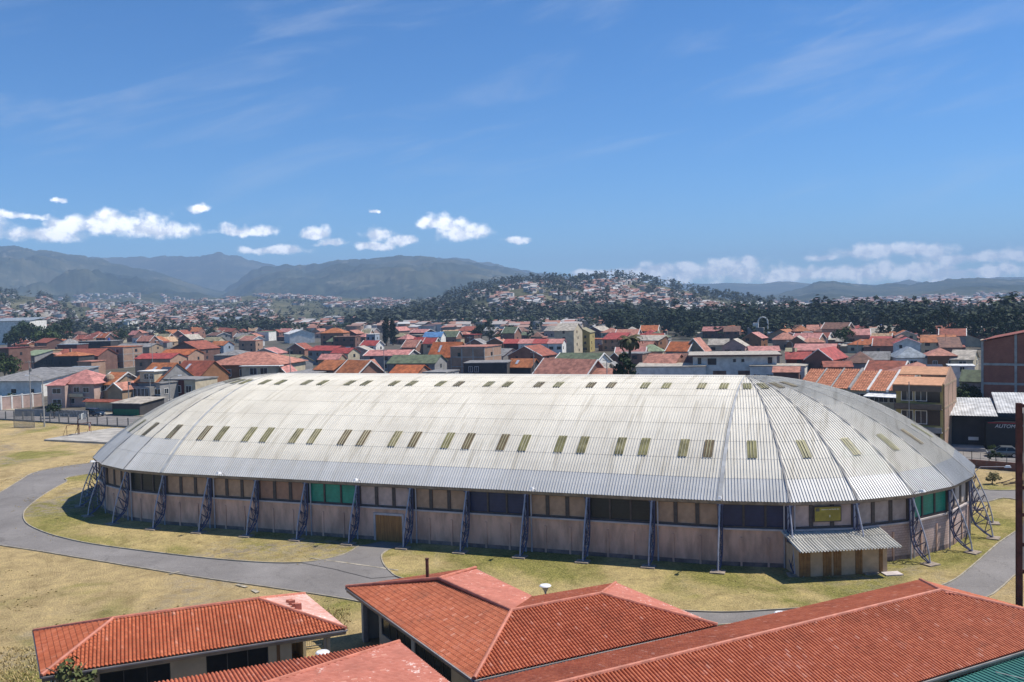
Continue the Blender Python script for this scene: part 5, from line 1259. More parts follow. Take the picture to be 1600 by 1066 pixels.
# car workshop
P1, P2_ = at(1480, 702, 0), at(1600, 706, 0); dv = P2_ - P1; cz = math.atan2(dv.y, dv.x); L = dv.length + 6; 
ws = thing('workshop', 'low black car workshop with pale sheet roofs across the street', 'workshop', P1, cz); sc = P1.y / F0
mb = MB(); mb.box(0, L, 2.0, 12, 0, 4.7); mb.build('wall', M_WC['dark'], ws)
mb = MB(); mb.box(5.2, L, 0.2, 2.0, 0, 4.3); mb.build('front_block', mat('workshop_black', (.022, .02, .02), .7), ws)
mb = MB(); mb.box(0, .35, -.1, 2.0, 0, 5.0); mb.build('post', M_RC['darkred'], ws)
for (x0, x1, z0, z1, y0, y1) in ((0, 6.8, 5.1, 6.9, 0, 9), (6.9, L, 5.5, 7.7, 1, 10)):
    mb = MB(); x = x0
    while x < x1 - .3:
        mb.add([(x, y0, z0), (x + .2, y0, z0 + .05), (x + .4, y0, z0), (x + .4, y1, z1), (x + .2, y1, z1 + .05), (x, y1, z1)], [(0, 1, 4, 5), (1, 2, 3, 4)]); x += .4
    mb.build('roof', mat('workshop_sheet', (.46, .46, .45), .7, .3, .8), ws)
mb = MB(); mb.box(5.3, L, .12, .19, 3.2, 4.3); sg = mb.build('sign', mat('sign_black', (.018, .016, .018), .5), ws); sg['label'] = 'black sign board reading AUTOMETRIC over the workshop'
mb = MB(); mb.box(5.5, L, .08, .118, 4.08, 4.2); mb.build('red_stripe', mat('sign_red', (.35, .02, .03), .5), sg)
def letters(txt, par, loc, size, m, name='lettering', shear=0.25, ext=.02, rot=(R_(90), 0, 0)):
    cu = bpy.data.curves.new(name, 'FONT'); cu.body = txt; cu.size = size; cu.extrude = ext; cu.shear = shear
    o = bpy.data.objects.new(name, cu); COL.objects.link(o); dg = bpy.context.evaluated_depsgraph_get(); me = bpy.data.meshes.new_from_object(o.evaluated_get(dg)); bpy.data.objects.remove(o)
    me.materials.clear(); me.materials.append(m); o = link(name, me, par); o.location = loc; o.rotation_euler = rot; return o
letters('AUTOMETRIC', sg, (6.4, .10, 3.42), .74, mat('sign_white', (.6, .6, .6), .5))
mb = MB(); mb.box(3.0, 4.4, 1.9, 1.98, 1.2, 1.7); mb.build('notice', M_TRIM, ws)
mb = MB(); mb.box(0, 5.0, -1.5, 1.9, 0, .5); mb.build('step', M_CONC, ws)

# ------------------------------------------------------------------ street fence, wall, poles, vehicles, court
def street_line(t, z=0.0):   # t in arena x
    pts = [(-230, 59.8), (-139, 51.2), (-99, 45.6), (-60, 43.2), (0, 38.8), (50, 35.2), (64, 30.6), (130, 26.6)]
    for (x0, y0), (x1, y1) in zip(pts, pts[1:]):
        if x0 <= t <= x1: return aw(t, y0 + (y1 - y0) * (t - x0) / (x1 - x0), z)
fe = thing('street_fence', 'low grey mesh fence with square posts along the field and street', 'fence', street_line(-160), 0)
M_FMESH = mat('fence_grey', (.17, .17, .17), .7, .2, 1.0)
mb = MB(); rl = MB(); t = -160
def fl_(p): return Vector((p.x - fe.location.x, p.y - fe.location.y, p.z))
while t < -40:
    A, B = fl_(street_line(t)), fl_(street_line(t + 3.0)); n = Vector((-(B - A).y, (B - A).x, 0)).normalized() * .1
    mb.hexa([A - n, B - n, B + n, A + n] + [q + Vector((0, 0, .35)) for q in (A - n, B - n, B + n, A + n)])
    for z in (.6, .95, 1.3, 1.65): rl.tube(A + Vector((0, 0, z)), B + Vector((0, 0, z)), .025, 4)
    p = MB(); p.box(A.x - .11, A.x + .11, A.y - .11, A.y + .11, 0, 2.0); p.build('post', M_FMESH, fe)
    t += 3.0
mb.build('plinth', M_FMESH, fe); rl.build('rail', M_FMESH, fe)
fr = thing('street_wall', 'low dark brick wall with iron railing at right, along the street', 'wall', street_line(48), 0)
mb = MB(); rl = MB(); t = 48
def fl_(p): return Vector((p.x - fr.location.x, p.y - fr.location.y, p.z))
while t < 110:
    A, B = fl_(street_line(t)), fl_(street_line(t + 2.0)); n = Vector((-(B - A).y, (B - A).x, 0)).normalized() * .12
    mb.hexa([A - n, B - n, B + n, A + n] + [q + Vector((0, 0, 1.1)) for q in (A - n, B - n, B + n, A + n)])
    for z in (1.3, 2.1): rl.tube(A + Vector((0, 0, z)), B + Vector((0, 0, z)), .025, 4)
    rl.tube(A + Vector((0, 0, 1.1)), A + Vector((0, 0, 2.25)), .05, 4); rl.tube((A + B) / 2 + Vector((0, 0, 1.1)), (A + B) / 2 + Vector((0, 0, 2.1)), .02, 4)
    t += 2.0
mb.build('wall', M_WC['darkbrick'], fr); rl.build('railing', M_WINF, fr)
# sliding mesh gate in the left fence
P1, P2_ = at(22, 668, 0), at(54, 668.5, 0); dv = P2_ - P1; L = dv.length
gt = thing('sliding_gate', 'grey mesh sliding gate standing before the street fence', 'gate', P1, math.atan2(dv.y, dv.x))
mb = MB(); mb.tube((0, 0, .1), (L, 0, .1), .05); mb.tube((0, 0, 3.4), (L, 0, 3.4), .05); mb.tube((0, 0, .1), (0, 0, 3.4), .05); mb.tube((L, 0, .1), (L, 0, 3.4), .05); mb.build('frame', M_FMESH, gt)
mb = MB(); k = 0
while k * .12 < L: mb.tube((k * .12, 0, .1), (k * .12, 0, 3.4), .018, 4); k += 1
for q in range(22): mb.tube((0, 0, .25 + q * .15), (L, 0, .25 + q * .15), .014, 4)
mb.build('mesh', M_FMESH, gt)
def pole(label, px, py, top, arm=None, lean=0, name='street_lamp', r=.13, D=None, wires=0):
    P = at(px, py, 0) if D is None else atd(px, py, D); z1 = atd(px, top, P.y).z
    o = thing(name, label, 'street lamp' if name == 'street_lamp' else 'utility pole', (P.x, P.y, 0), 0, 'poles along the streets')
    mb = MB(); mb.tube((0, 0, 0), (0, 0, z1), r, 8, 0, r * .6); mb.build('pole', M_CONC, o)
    if arm:
        q = [(0, 0, z1 - .2), (arm * .3, -.1, z1 + .5), (arm * .7, -.15, z1 + .75), (arm, -.2, z1 + .8)]
        mb = MB(); mb.path(q, .06, 6); ar = mb.build('arm', M_CONC, o); mb = MB(); s = math.copysign(1, arm); mb.hexa([(arm, -.38, z1 + .7), (arm + s * .9, -.32, z1 + .76), (arm + s * .9, -.08, z1 + .76), (arm, -.02, z1 + .7), (arm, -.3, z1 + .9), (arm + s * .8, -.26, z1 + .9), (arm + s * .8, -.14, z1 + .9), (arm, -.1, z1 + .9)]); mb.build('lamp_head', M_LAMPW, ar)
    else:
        mb = MB(); mb.box(-.9, .9, -.06, .06, z1 - .5, z1 - .38)
        for x in (-.8, -.3, .3, .8): mb.tube((x, 0, z1 - .38), (x, 0, z1 - .2), .04, 5)
        mb.build('crossarm', M_CONC, o)
        if wires: mb = MB(); mb.lathe([(0, 0), (.25, 0), (.28, .3), (.25, .8), (0, .85)], (.32, 0, z1 - 2.6), 10); mb.build('transformer', M_FMESH, o)
    return o
pole('tall grey concrete lamp post with one arm, in front of the pink-roofed house', 69.5, 667, 592, arm=-2.6, r=.17)
pole('thin dark utility pole beside the salmon boundary wall', 49, 650, 563, name='utility_pole', wires=1)
pole('utility pole in front of the tan gabled house', 202, 640, 585, name='utility_pole', wires=1)
pole('slim pole before the glazed solar panel house front', 236, 640, 585, name='utility_pole')
pole('curved lamp post in front of the cream and brown modern house', 266, 640, 592, arm=2.2)
# vehicles
M_TYRE = mat('tyre_rubber', (.015, .015, .015), .9); M_RIM = mat('rim_metal', (.5, .5, .5), .35, .1, metal=.8); M_CGL = mat('car_glass', (.012, .014, .016), .08)
M_HEADL = mat('headlight', (.75, .75, .72), .2); M_TAILL = mat('taillight', (.35, .01, .01), .3)
def car(name, label, loc, rz, paint, prof, cab, L=4.3, Wd=1.72, suv=False):
    o = thing(name, label, 'car', loc, rz)
    n = len(prof); mb = MB(); y0, y1 = -Wd / 2, Wd / 2
    V = [(x, y0, z) for x, z in prof] + [(x, y1, z) for x, z in prof]
    mb.add(V, [tuple(range(n)), tuple(range(2 * n - 1, n - 1, -1))] + [(i, n + i, n + (i + 1) % n, (i + 1) % n) for i in range(n)])
    b = mb.build('body', paint, o); bv = b.modifiers.new('bevel', 'BEVEL'); bv.width = .07; bv.segments = 3; bv.limit_method = 'ANGLE'
    for p in b.data.polygons: p.use_smooth = True
    # cabin narrows to the roof
    mb = MB(); (a0, a1, t0, t1, zb_, zt) = cab; k = .16
    mb.hexa([(a0, y0 + .04, zb_), (a1, y0 + .04, zb_), (a1, y1 - .04, zb_), (a0, y1 - .04, zb_), (t0, y0 + k, zt), (t1, y0 + k, zt), (t1, y1 - k, zt), (t0, y1 - k, zt)])
    c = mb.build('windows', M_CGL, o); bv = c.modifiers.new('bevel', 'BEVEL'); bv.width = .05; bv.segments = 2
    mb = MB(); mb.hexa([(t0 - .05, y0 + k - .03, zt - .02), (t1 + .05, y0 + k - .03, zt - .02), (t1 + .05, y1 - k + .03, zt - .02), (t0 - .05, y1 - k + .03, zt - .02), (t0 + .05, y0 + k + .04, zt + .06), (t1 - .05, y0 + k + .04, zt + .06), (t1 - .05, y1 - k - .04, zt + .06), (t0 + .05, y1 - k - .04, zt + .06)])
    for (xa, xb) in ((a0, t0), (a1, t1), ((a0 + a1) / 2, (t0 + t1) / 2)):
        for sy in (-1, 1): mb.tube((xa, sy * (Wd / 2 - .03), zb_), (xb, sy * (Wd / 2 - k + .01), zt), .05, 5)
    mb.build('roof', paint, o)
    for x in (-L * .30, L * .31):
        for sy in (-1, 1):
            w = MB(); w.tube((x, sy * (Wd / 2 - .19), .33), (x, sy * (Wd / 2 + .02), .33), .33, 16); wh = w.build('wheel', M_TYRE, o)
            w = MB(); w.tube((x, sy * (Wd / 2 + .0), .33), (x, sy * (Wd / 2 + .035), .33), .20, 12); w.build('rim', M_RIM, wh)
    for sy in (-1, 1):
        w = MB(); w.box(-L / 2 - .02, -L / 2 + .1, sy * Wd * .36 - .2, sy * Wd * .36 + .2, .62, .78); w.build('headlight', M_HEADL, o)
        w = MB(); w.box(L / 2 - .1, L / 2 + .02, sy * Wd * .38 - .14, sy * Wd * .38 + .14, .68, .9); w.build('taillight', M_TAILL, o)
    return o
M_NAVY = mat('paint_navy', (.02, .04, .075), .25, .05); M_SILV = mat('paint_silver', (.17, .18, .18), .3, .05, metal=.5)
P = at(149, 650.5, 0); car('parked_suv', 'dark blue off-road car parked by the stone wall', (P.x, P.y, .0), R_(-21 + 180), M_NAVY, [(-2.2, .35), (2.2, .35), (2.22, .95), (-.8, 1.05), (-2.1, 1.0), (-2.22, .6)], (-.9, 2.1, -.45, 2.0, 1.03, 1.75), L=4.4)
P = at(1567, 713.5, 0); car('parked_car', 'silver hatchback parked before the black workshop', (P.x, P.y, .0), R_(-21), M_SILV, [(-2.1, .28), (2.1, .28), (2.12, .85), (1.8, .95), (-.9, .92), (-1.9, .80), (-2.12, .55)], (-1.1, 1.8, -.3, 1.2, .92, 1.45), L=4.2)
# basketball hoop, goal frames, player
P = at(122, 679, .34); bh = thing('basketball_hoop', 'rusty basketball stand with pale board on the concrete court', 'basketball hoop', P, R_(10))
mb = MB(); mb.path([(0, 0, 0), (0, 0, 2.6), (.35, 0, 3.0), (.9, 0, 3.2)], .07, 7); mb.build('post', M_RUST, bh); mb = MB(); mb.box(.88, .94, -.9, .9, 2.9, 4.0); mb.box(.3, 1.55, -.03, .03, 2.8, 3.9); mb.build('backboard', M_PANG, bh)
mb = MB()
for k in range(12): a_, b_ = k / 12 * 6.283, (k + 1) / 12 * 6.283; mb.tube((1.25 + .22 * math.cos(a_), .22 * math.sin(a_), 3.05), (1.25 + .22 * math.cos(b_), .22 * math.sin(b_), 3.05), .02, 4)
mb.build('rim', M_RUST, bh)
for i, (px, lb) in enumerate(((114.5, 'rusty goal frame on the court, left of the basketball stand'), (133, 'rusty goal frame on the court, right of the basketball stand'))):
    P = at(px, 680 - i * 2.5, .34); gl = thing('goal_frame', lb, 'goal', P, R_(70)); mb = MB(); mb.path([(-1.5, 0, 0), (-1.5, 0, 2), (1.5, 0, 2), (1.5, 0, 0)], .05, 6); mb.build('frame', M_RUST, gl)
    mb = MB(); mb.path([(-1.5, 0, 2), (-1.5, 1.0, 0)], .03, 5); mb.path([(1.5, 0, 2), (1.5, 1.0, 0)], .03, 5); mb.tube((-1.5, 1, .02), (1.5, 1, .02), .03, 5); mb.build('stay', M_RUST, gl)
# person on the court
def person(name, label, loc, rz, top, trousers, skin=(.32, .18, .12), h=1.7):
    v = [(0, 0, .94), (0, .01, 1.18), (0, 0, 1.40), (0, 0, 1.50), (0, -.01, 1.62), (.10, 0, .90), (.12, -.12, .50), (.12, -.05, .09), (.12, -.2, .05), (-.10, 0, .90), (-.11, .06, .50), (-.11, .16, .10), (-.11, .02, .05),
         (.19, 0, 1.40), (.25, .06, 1.13), (.24, -.10, .92), (-.19, 0, 1.40), (-.26, -.04, 1.13), (-.25, -.18, .95)]
    e = [(0, 1), (1, 2), (2, 3), (3, 4), (0, 5), (5, 6), (6, 7), (7, 8), (0, 9), (9, 10), (10, 11), (11, 12), (2, 13), (13, 14), (14, 15), (2, 16), (16, 17), (17, 18)]
    rad = [.15, .14, .15, .06, .11, .10, .07, .05, .04, .10, .07, .05, .04, .065, .05, .04, .065, .05, .04]
    me = bpy.data.meshes.new('person'); me.from_pydata(v, e, [])
    o = link(name, me); tag(o, label, 'person'); o.location = loc; o.rotation_euler = (0, 0, rz)
    m = o.modifiers.new('skin', 'SKIN'); o.modifiers.new('sub', 'SUBSURF').levels = 2; o.modifiers['sub'].render_levels = 2
    for k, s in enumerate(me.skin_vertices[0].data): s.radius = (rad[k], rad[k]); s.use_root = (k == 0)
    ms = bpy.data.materials.new('clothes'); ms.use_nodes = True; T = NT(ms.node_tree); tc = T.n('ShaderNodeTexCoord'); sp = T.n('ShaderNodeSeparateXYZ'); T.l(tc.outputs['Object'], sp.inputs[0])
    T.l(T.ramp(T.math('DIVIDE', sp.outputs[2], 1.8), [(0, (.03, .03, .03)), (.07, trousers), (.54, top), (.83, skin), (.91, (.02, .015, .01))], 'CONSTANT'), ms.node_tree.nodes['Principled BSDF'].inputs['Base Color']); me.materials.append(ms)
    return o
person('person', 'person in pale top and red shorts walking on the concrete court', at(140, 674, .34), R_(150), (.62, .52, .50), (.40, .10, .09))

# ================================================================== TOWN
T_ = house
T_(82, 155, 557, 'gable', 'rust', 'darkbrick', h=6.0, d=14, rise=2.6, yaw=-8, win=0, label='long dark red brick house with a low gable, behind the house with tall dark windows')
T_(152, 197, 543, 'flat', 'orange', 'palebrick', h=8.6, d=10, yaw=-28, win=2, extras=('frame',), label='three storey bare pale brick house with concrete frame, behind the dormer house')
r, w, d, h, rise = T_(50, 116, 568, 'gablef', 'salmon', 'dark', h=3.4, d=10, rise=4.0, yaw=-10, win=0, label='dark gabled house with tall windows, behind the low pale sheet roofs')
for xa in (-.2, -.06, .08): ring_win(r, 'f', xa * w - .9, xa * w + .9, 3.0, 5.0, -d / 2, frame=M_WINF)
T_(83, 125, 557, 'hip', 'orange', 'dark', h=6.8, d=9, rise=1.4, yaw=-14, win=2, extras=('chimney',), label='dark house under an orange hip roof with brick chimney, at left behind the sheet roofs')
T_(120, 144, 566, 'flat', 'salmon', 'palebrick', h=7.0, d=7, yaw=-14, win=0, label='blank pale brick block behind the pink-roofed house')
T_(-10, 15, 545, 'flat', 'darkred', 'darkbrick', h=9.5, d=12, yaw=-14, win=2, label='tall dark brick house at the left edge of the photo')
T_(14, 49, 544, 'flat', 'brown', 'darkbrick', h=8.5, d=12, yaw=-10, win=3, extras=('tankb',), label='wide dark brick house with black roof tank, near the left edge')
T_(23, 57, 556, 'shed', 'palegreen', 'grey', h=5.6, d=10, rise=1.8, yaw=-20, win=1, label='grey house under a pale green sheet roof, near the left edge')
T_(60, 82, 548, 'flat', 'tan', 'tan', h=6.0, d=8, yaw=-20, win=1, extras=('tankb',), label='small tan house with a dark roof tank, left of the orange hip roof')
T_(121, 174, 534, 'flat', 'grey', 'dark', h=8.2, d=12, yaw=-6, win=4, extras=('tank',), label='dark flat roofed house with bright blue water tank')
T_(88, 121, 539, 'flat', 'bluegrey', 'maroon', h=7.2, d=10, yaw=-8, win=1, label='maroon flat roofed house left of the blue water tank')
T_(176, 236, 543, 'gable', 'grey', 'tan', h=5.0, d=12, rise=1.6, yaw=-14, win=2, label='long grey sheet roofed house behind the bare brick house')
T_(208, 268, 561, 'gable', 'red', 'palebrick', h=6.2, d=11, rise=1.6, yaw=-12, win=3, label='long bright red roofed brick house behind the solar panel house')
T_(246, 296, 555, 'gable', 'bright', 'palebrick', h=6.0, d=11, rise=1.9, yaw=-14, win=2, label='bright orange roofed house just behind the long red roof')
T_(262, 314, 546, 'gablef', 'rust', 'darkbrick', h=5.6, d=14, rise=3.4, yaw=-24, win=1, label='large dark brick gable house, upper left of the big salmon hip roof')
T_(316, 341, 533, 'gable', 'olive', 'cream', h=5.2, rise=2.0, yaw=-18, label='cream house with pale yellow roof, behind the dark brick gable')
T_(325, 351, 540, 'gable', 'orange', 'blueish', h=5.4, rise=1.9, yaw=-24, label='pale blue house with orange tiles, above the big salmon hip roof')
T_(332, 384, 556, 'hip', 'grey', 'grey', h=4.6, d=13, rise=1.9, yaw=-14, win=2, label='grey hip roofed house directly behind the big salmon hip roof')
T_(372, 400, 533, 'flat', 'salmon', 'palebrick', h=6.4, yaw=-12, label='flat topped pale brick house over the grey hip roof')
T_(392, 434, 553, 'gablef', 'pink', 'pinkish', h=4.6, rise=2.2, trim=True, d=10, yaw=-10, win=1, label='low pink gable with white bargeboards, right of the grey hip roof')
T_(400, 433, 563, 'hip', 'orange', 'tan', h=4.8, rise=1.6, yaw=-18, win=2, label='orange hip roofed house at the right tip of the big salmon roof')
T_(422, 460, 566, 'gable', 'olive', 'grey', h=5.0, rise=2.2, d=9, yaw=-38, win=1, label='house with olive green roof slope among orange roofs, left of centre')
T_(424, 447, 582, 'gablef', 'pink', 'tan', h=4.4, rise=2.0, trim=True, yaw=-18, win=1, label='small pink gable just above the left arena ridge')
T_(446, 497, 584, 'flat', 'grey', 'grey', h=4.6, d=16, yaw=-15, win=0, label='flat grey roofed workshop just above the left arena ridge')
T_(488, 523, 578, 'gable', 'orange', 'darkbrick', h=5.2, rise=2.4, yaw=-34, d=10, win=1, label='orange roof with dark brick gable wall, right of the flat grey roof')
r, w, d, h, rise = T_(520, 560, 586, 'gable', 'orange', 'brick', h=4.8, rise=3.6, d=10, yaw=-40, trim=True, win=1, label='steep orange roof with white bargeboards and brick gable, at the arena ridge')
T_(552, 583, 584, 'gablef', 'salmon', 'dark', h=4.8, rise=3.4, d=8, yaw=-14, trim=True, win=2, label='dark gable front with white bargeboards and tall windows, at the arena ridge')
T_(567, 638, 556, 'gable', 'pink', 'grey', h=5.4, rise=1.7, d=11, yaw=-16, trim=True, win=3, label='long pink roofed house with white window frames, behind the white-trimmed gables')
T_(528, 568, 566, 'flat', 'grey', 'darkbrick', h=6.6, d=8, yaw=-16, win=0, label='blank grey and brick wall house left of the long pink roof')
T_(604, 680, 568, 'gable', 'green', 'grey', h=5.4, rise=2.2, d=11, yaw=-16, win=3, label='long dull green roofed house above the arena ridge')
T_(608, 652, 584, 'gable', 'bright', 'brick', h=4.4, rise=2.0, d=9, yaw=-22, win=0, label='bright orange tiled roof before the dull green roof')
T_(660, 697, 583, 'flat', 'grey', 'grey', h=5.0, d=9, yaw=-20, win=1, trim=True, label='rough grey stone house by the right end of the dull green roof')
T_(516, 545, 552, 'gable', 'red', 'cream', h=5.4, rise=1.8, yaw=-30, label='red roofed house left of the broad white-edged gable')
T_(543, 577, 549, 'gablef', 'pale', 'pinkish', h=4.8, rise=1.9, trim=True, yaw=-8, win=1, label='broad low gable with thick white edges, left of centre')
T_(496, 529, 562, 'gable', 'pink', 'tan', h=4.6, rise=1.7, yaw=-16, label='faded pink roof above the flat grey workshop')
T_(478, 522, 548, 'gable', 'red', 'grey', h=5.8, rise=1.6, d=10, yaw=-34, label='grey walled house with bright red sloping roof, left of centre')
T_(562, 588, 540, 'gable', 'red', 'white', h=5.6, rise=2.0, trim=True, yaw=-24, label='white house with bright red roof and trim, left of the twin cypresses')
r, w, d, h, rise = T_(520, 555, 527, 'flat', 'brown', 'darkbrick', h=8.4, d=10, yaw=-6, win=3, extras=('balcony',), label='dark brick house with a long white balcony, far left of centre')
T_(500, 537, 521, 'hip', 'orange', 'brick', h=9.2, rise=2.6, d=10, yaw=-10, label='tall brick house with stacked orange hip roofs on the skyline')
T_(454, 490, 522, 'gablef', 'white', 'white', h=6.0, rise=2.6, d=24, yaw=22, win=0, label='white gabled factory shed at the far edge of the town', name='warehouse')
T_(398, 420, 519, 'flat', 'palegreen', 'white', h=6.5, d=14, yaw=-8, win=0, label='long pale green roofed warehouse at the far edge of the town', name='warehouse')
T_(572, 586, 523, 'flat', 'white', 'blueish', h=9.0, d=8, yaw=-8, win=2, label='white and blue tall building left of the twin cypresses')
T_(661, 689, 527, 'gable', 'blue', 'white', h=6.5, rise=2.4, d=12, yaw=-8, win=0, label='blue roofed white warehouse on the far edge of the town', name='warehouse')
T_(643, 662, 536, 'gable', 'red', 'pinkish', h=5.6, rise=2.4, yaw=-26, label='red roofed house, left half of a pair below the blue warehouse')
T_(660, 679, 537, 'gable', 'red', 'cream', h=5.6, rise=2.4, trim=True, yaw=-26, label='red roofed cream house with white edge, below the blue warehouse')
T_(668, 714, 558, 'gable', 'bright', 'palebrick', h=4.6, rise=5.0, d=11, yaw=-20, extras=('skyl',), win=1, label='steep vivid orange roof with one roof window, in the centre of the town')
T_(703, 757, 543, 'flat', 'salmon', 'palebrick', h=9.4, d=13, yaw=-24, win=2, extras=('frame',), label='unfinished pale brick house with concrete frame, right of the vivid orange roof')
T_(744, 786, 556, 'gable', 'grey', 'grey', h=5.0, rise=2.2, d=11, yaw=-36, win=1, label='grey sheet roof sloping left, below the unfinished pale brick house')
r, w, d, h, rise = T_(724, 792, 568, 'flat', 'grey', 'dark', h=6.2, d=11, yaw=-8, win=0, label='charcoal flat roofed house with two white windows, above the arena ridge')
for xa in (-.34, -.2): ring_win(r, 'f', xa * w - .5, xa * w + .5, 3.8, 5.3, -d / 2)
mb = MB(); mb.box(-.5 * w - 4, .1 * w, -d / 2 - 3, -d / 2 - .05, 0, 3.2); mb.build('annex', M_WC['maroon'], r)
T_(792, 829, 574, 'gable', 'orange', 'dark', h=4.6, rise=2.2, yaw=-28, extras=('skyl',), win=1, label='orange roof with white dormer, right of the charcoal house')
T_(794, 846, 556, 'gablef', 'rust', 'brick', h=5.2, rise=3.2, d=11, yaw=-30, trim=True, win=2, label='brick gable front with dark red roof and white edge, right of centre')
for k in range(4):
    T_(787 + k * 23, 809 + k * 23, 537, 'gable', 'pink' if k % 2 else 'red', 'white' if k else 'maroon', h=6.2, rise=1.6, d=9, yaw=-14, win=2, extras=('balcony',) if k in (1, 2) else (), label=['maroon end house of the white two storey row right of centre', 'white row house with pink roof, next to the maroon end house', 'white row house with red roof and balcony, third of its row', 'white row house with pink roof at the right end of its row'][k])
r, w, d, h, rise = T_(862, 926, 571, 'gable', 'green', 'white', h=5.6, rise=3.0, d=12, yaw=-32, trim=True, win=2, label='white house with a broad green roof, left of the palm')
T_(834, 912, 587, 'gable', 'salmon', 'darkbrick', h=4.8, rise=3.8, d=10, yaw=-40, trim=True, win=0, label='dark gable wall with orange slope and white edges, at the arena ridge left of palm')
T_(918, 956, 588, 'gable', 'salmon', 'cream', h=4.8, rise=1.6, trim=True, yaw=-30, win=1, label='small salmon roof just above the arena ridge, left of the conifer')
T_(946, 975, 566, 'gablef', 'brown', 'darkbrick', h=4.6, rise=2.8, trim=True, yaw=-22, win=0, label='dark brown gable with white edges, just left of the palm')
T_(942, 966, 578, 'gablef', 'grey', 'white', h=4.6, rise=1.8, yaw=-18, win=2, label='small white gabled house below the dark brown gable')
T_(922, 946, 578, 'gable', 'pale', 'cream', h=5.0, rise=1.5, yaw=-24, win=1, label='cream house with pale roof, between green roof and small white gable')
T_(866, 896, 517, 'gable', 'pale', 'cream', h=10.5, rise=3.0, d=14, yaw=-20, win=1, label='cream upper building on the skyline, left block of two')
T_(894, 921, 520, 'gablef', 'olive', 'yellow', h=9.0, rise=2.0, d=12, yaw=-16, win=2, label='yellowish building on the skyline, right block of two')
T_(998, 1034, 550, 'hip', 'palegreen', 'cream', h=4.6, rise=2.4, yaw=-14, label='pale green hip roof to the right of the palm')
T_(1042, 1072, 549, 'gable', 'bright', 'grey', h=5.2, rise=3.0, d=9, yaw=-34, trim=True, win=0, label='vivid orange slope with grey gable, left of the tan gable')
T_(1068, 1099, 549, 'gablef', 'salmon', 'tan', h=5.0, rise=4.4, d=9, yaw=-26, trim=True, win=1, label='steep tan gable house behind the white modern house')
T_(1108, 1136, 539, 'gable', 'pale', 'cream', h=5.8, rise=2.0, yaw=-20, label='cream house with pale roof, behind the left half of the white modern house')
T_(1130, 1162, 541, 'gablef', 'pale', 'pinkish', h=6.2, rise=2.4, yaw=-26, label='pinkish gabled house behind the white modern house')
T_(1008, 1052, 568, 'gable', 'salmon', 'brick', h=4.6, rise=2.4, d=10, yaw=-30, win=1, label='salmon tiled house right of the palm, above the white wing')
T_(1044, 1082, 567, 'gable', 'brown', 'tan', h=4.6, rise=2.4, d=10, yaw=-36, win=1, label='brown and tan roof above the white wing, left of the modern house')
T_(1147, 1174, 545, 'gablef', 'rust', 'pinkish', h=4.8, rise=1.8, yaw=-20, label='low rust gable behind the right half of the white modern house')
T_(1172, 1217, 549, 'gable', 'pink', 'pinkish', h=4.8, rise=1.4, d=9, yaw=-10, label='long pink roof behind the right end of the white modern house')
T_(1210, 1246, 582, 'gable', 'salmon', 'darkbrick', h=3.6, rise=1.2, yaw=-20, win=0, label='low salmon roof wedged behind the white side wing')
r, w, d, h, rise = T_(1262, 1296, 562, 'gablef', 'red', 'darkbrick', h=5.8, rise=2.8, d=14, yaw=-36, trim=True, win=0, label='dark brick gable house with a bright red roof slope, behind the orange terrace')
for q in (-.3, -.05, .2, .4): ring_win(r, 'r', q * d - .5, q * d + .5, 3.2, 5.0, w / 2)
T_(1230, 1266, 561, 'gable', 'red', 'maroon', h=5.0, rise=1.8, yaw=-16, win=1, extras=('chimney',), label='bright red roof with light chimney, left of the dark brick gable house')
T_(1244, 1300, 548, 'gable', 'pink', 'maroon', h=5.6, rise=1.8, d=12, yaw=-24, win=1, label='large maroon house with faded pink roof, behind the bright red roofs')
T_(1228, 1242, 552, 'shed', 'olive', 'grey', h=5.0, rise=1.2, yaw=-20, win=1, label='small yellowish roof left of the large maroon house')
T_(1326, 1366, 568, 'hip', 'brown', 'grey', h=4.8, rise=2.8, d=10, yaw=-18, label='grey-brown hip roof behind the orange terrace')
T_(1352, 1386, 562, 'gable', 'grey', 'grey', h=5.0, rise=2.0, yaw=-24, label='dull grey sheet roof left of the leafy tree')
T_(1358, 1402, 581, 'gable', 'rust', 'tan', h=5.0, rise=2.2, d=9, yaw=-36, trim=True, win=1, label='dark red slope with a white edge, just behind the orange terrace')
r, w, d, h, rise = T_(1403, 1450, 560, 'hip', 'bluegrey', 'white', h=5.6, rise=2.8, d=12, yaw=-12, win=3, label='white house under a blue-grey hip roof')
T_(1402, 1484, 588, 'hip', 'salmon', 'tan', h=6.6, rise=2.4, d=11, yaw=-12, win=0, extras=('solar',), label='salmon hip roof with dark solar panels, behind the yellow flats')
T_(1453, 1492, 557, 'hip', 'salmon', 'ochre', h=6.2, rise=1.9, d=10, yaw=-18, win=2, label='ochre house with salmon hip roof, right of the blue-grey roof')
T_(1490, 1516, 562, 'gable', 'pale', 'cream', h=5.4, rise=2.2, d=10, yaw=-34, win=1, label='cream house with pale slope, right of the ochre house')
T_(1506, 1534, 596, 'gable', 'green', 'grey', h=3.6, rise=2.2, yaw=-36, win=0, label='small green roofed house before the tall brick building')
T_(1486, 1520, 573, 'flat', 'white', 'white', h=5.0, yaw=-20, win=1, label='low white annex below the pale slope, near the tall brick building')
T_(1290, 1330, 574, 'gable', 'rust', 'darkbrick', h=4.6, rise=1.2, d=9, yaw=-14, win=0, label='low dark red roof between the brick gable house and the terrace')
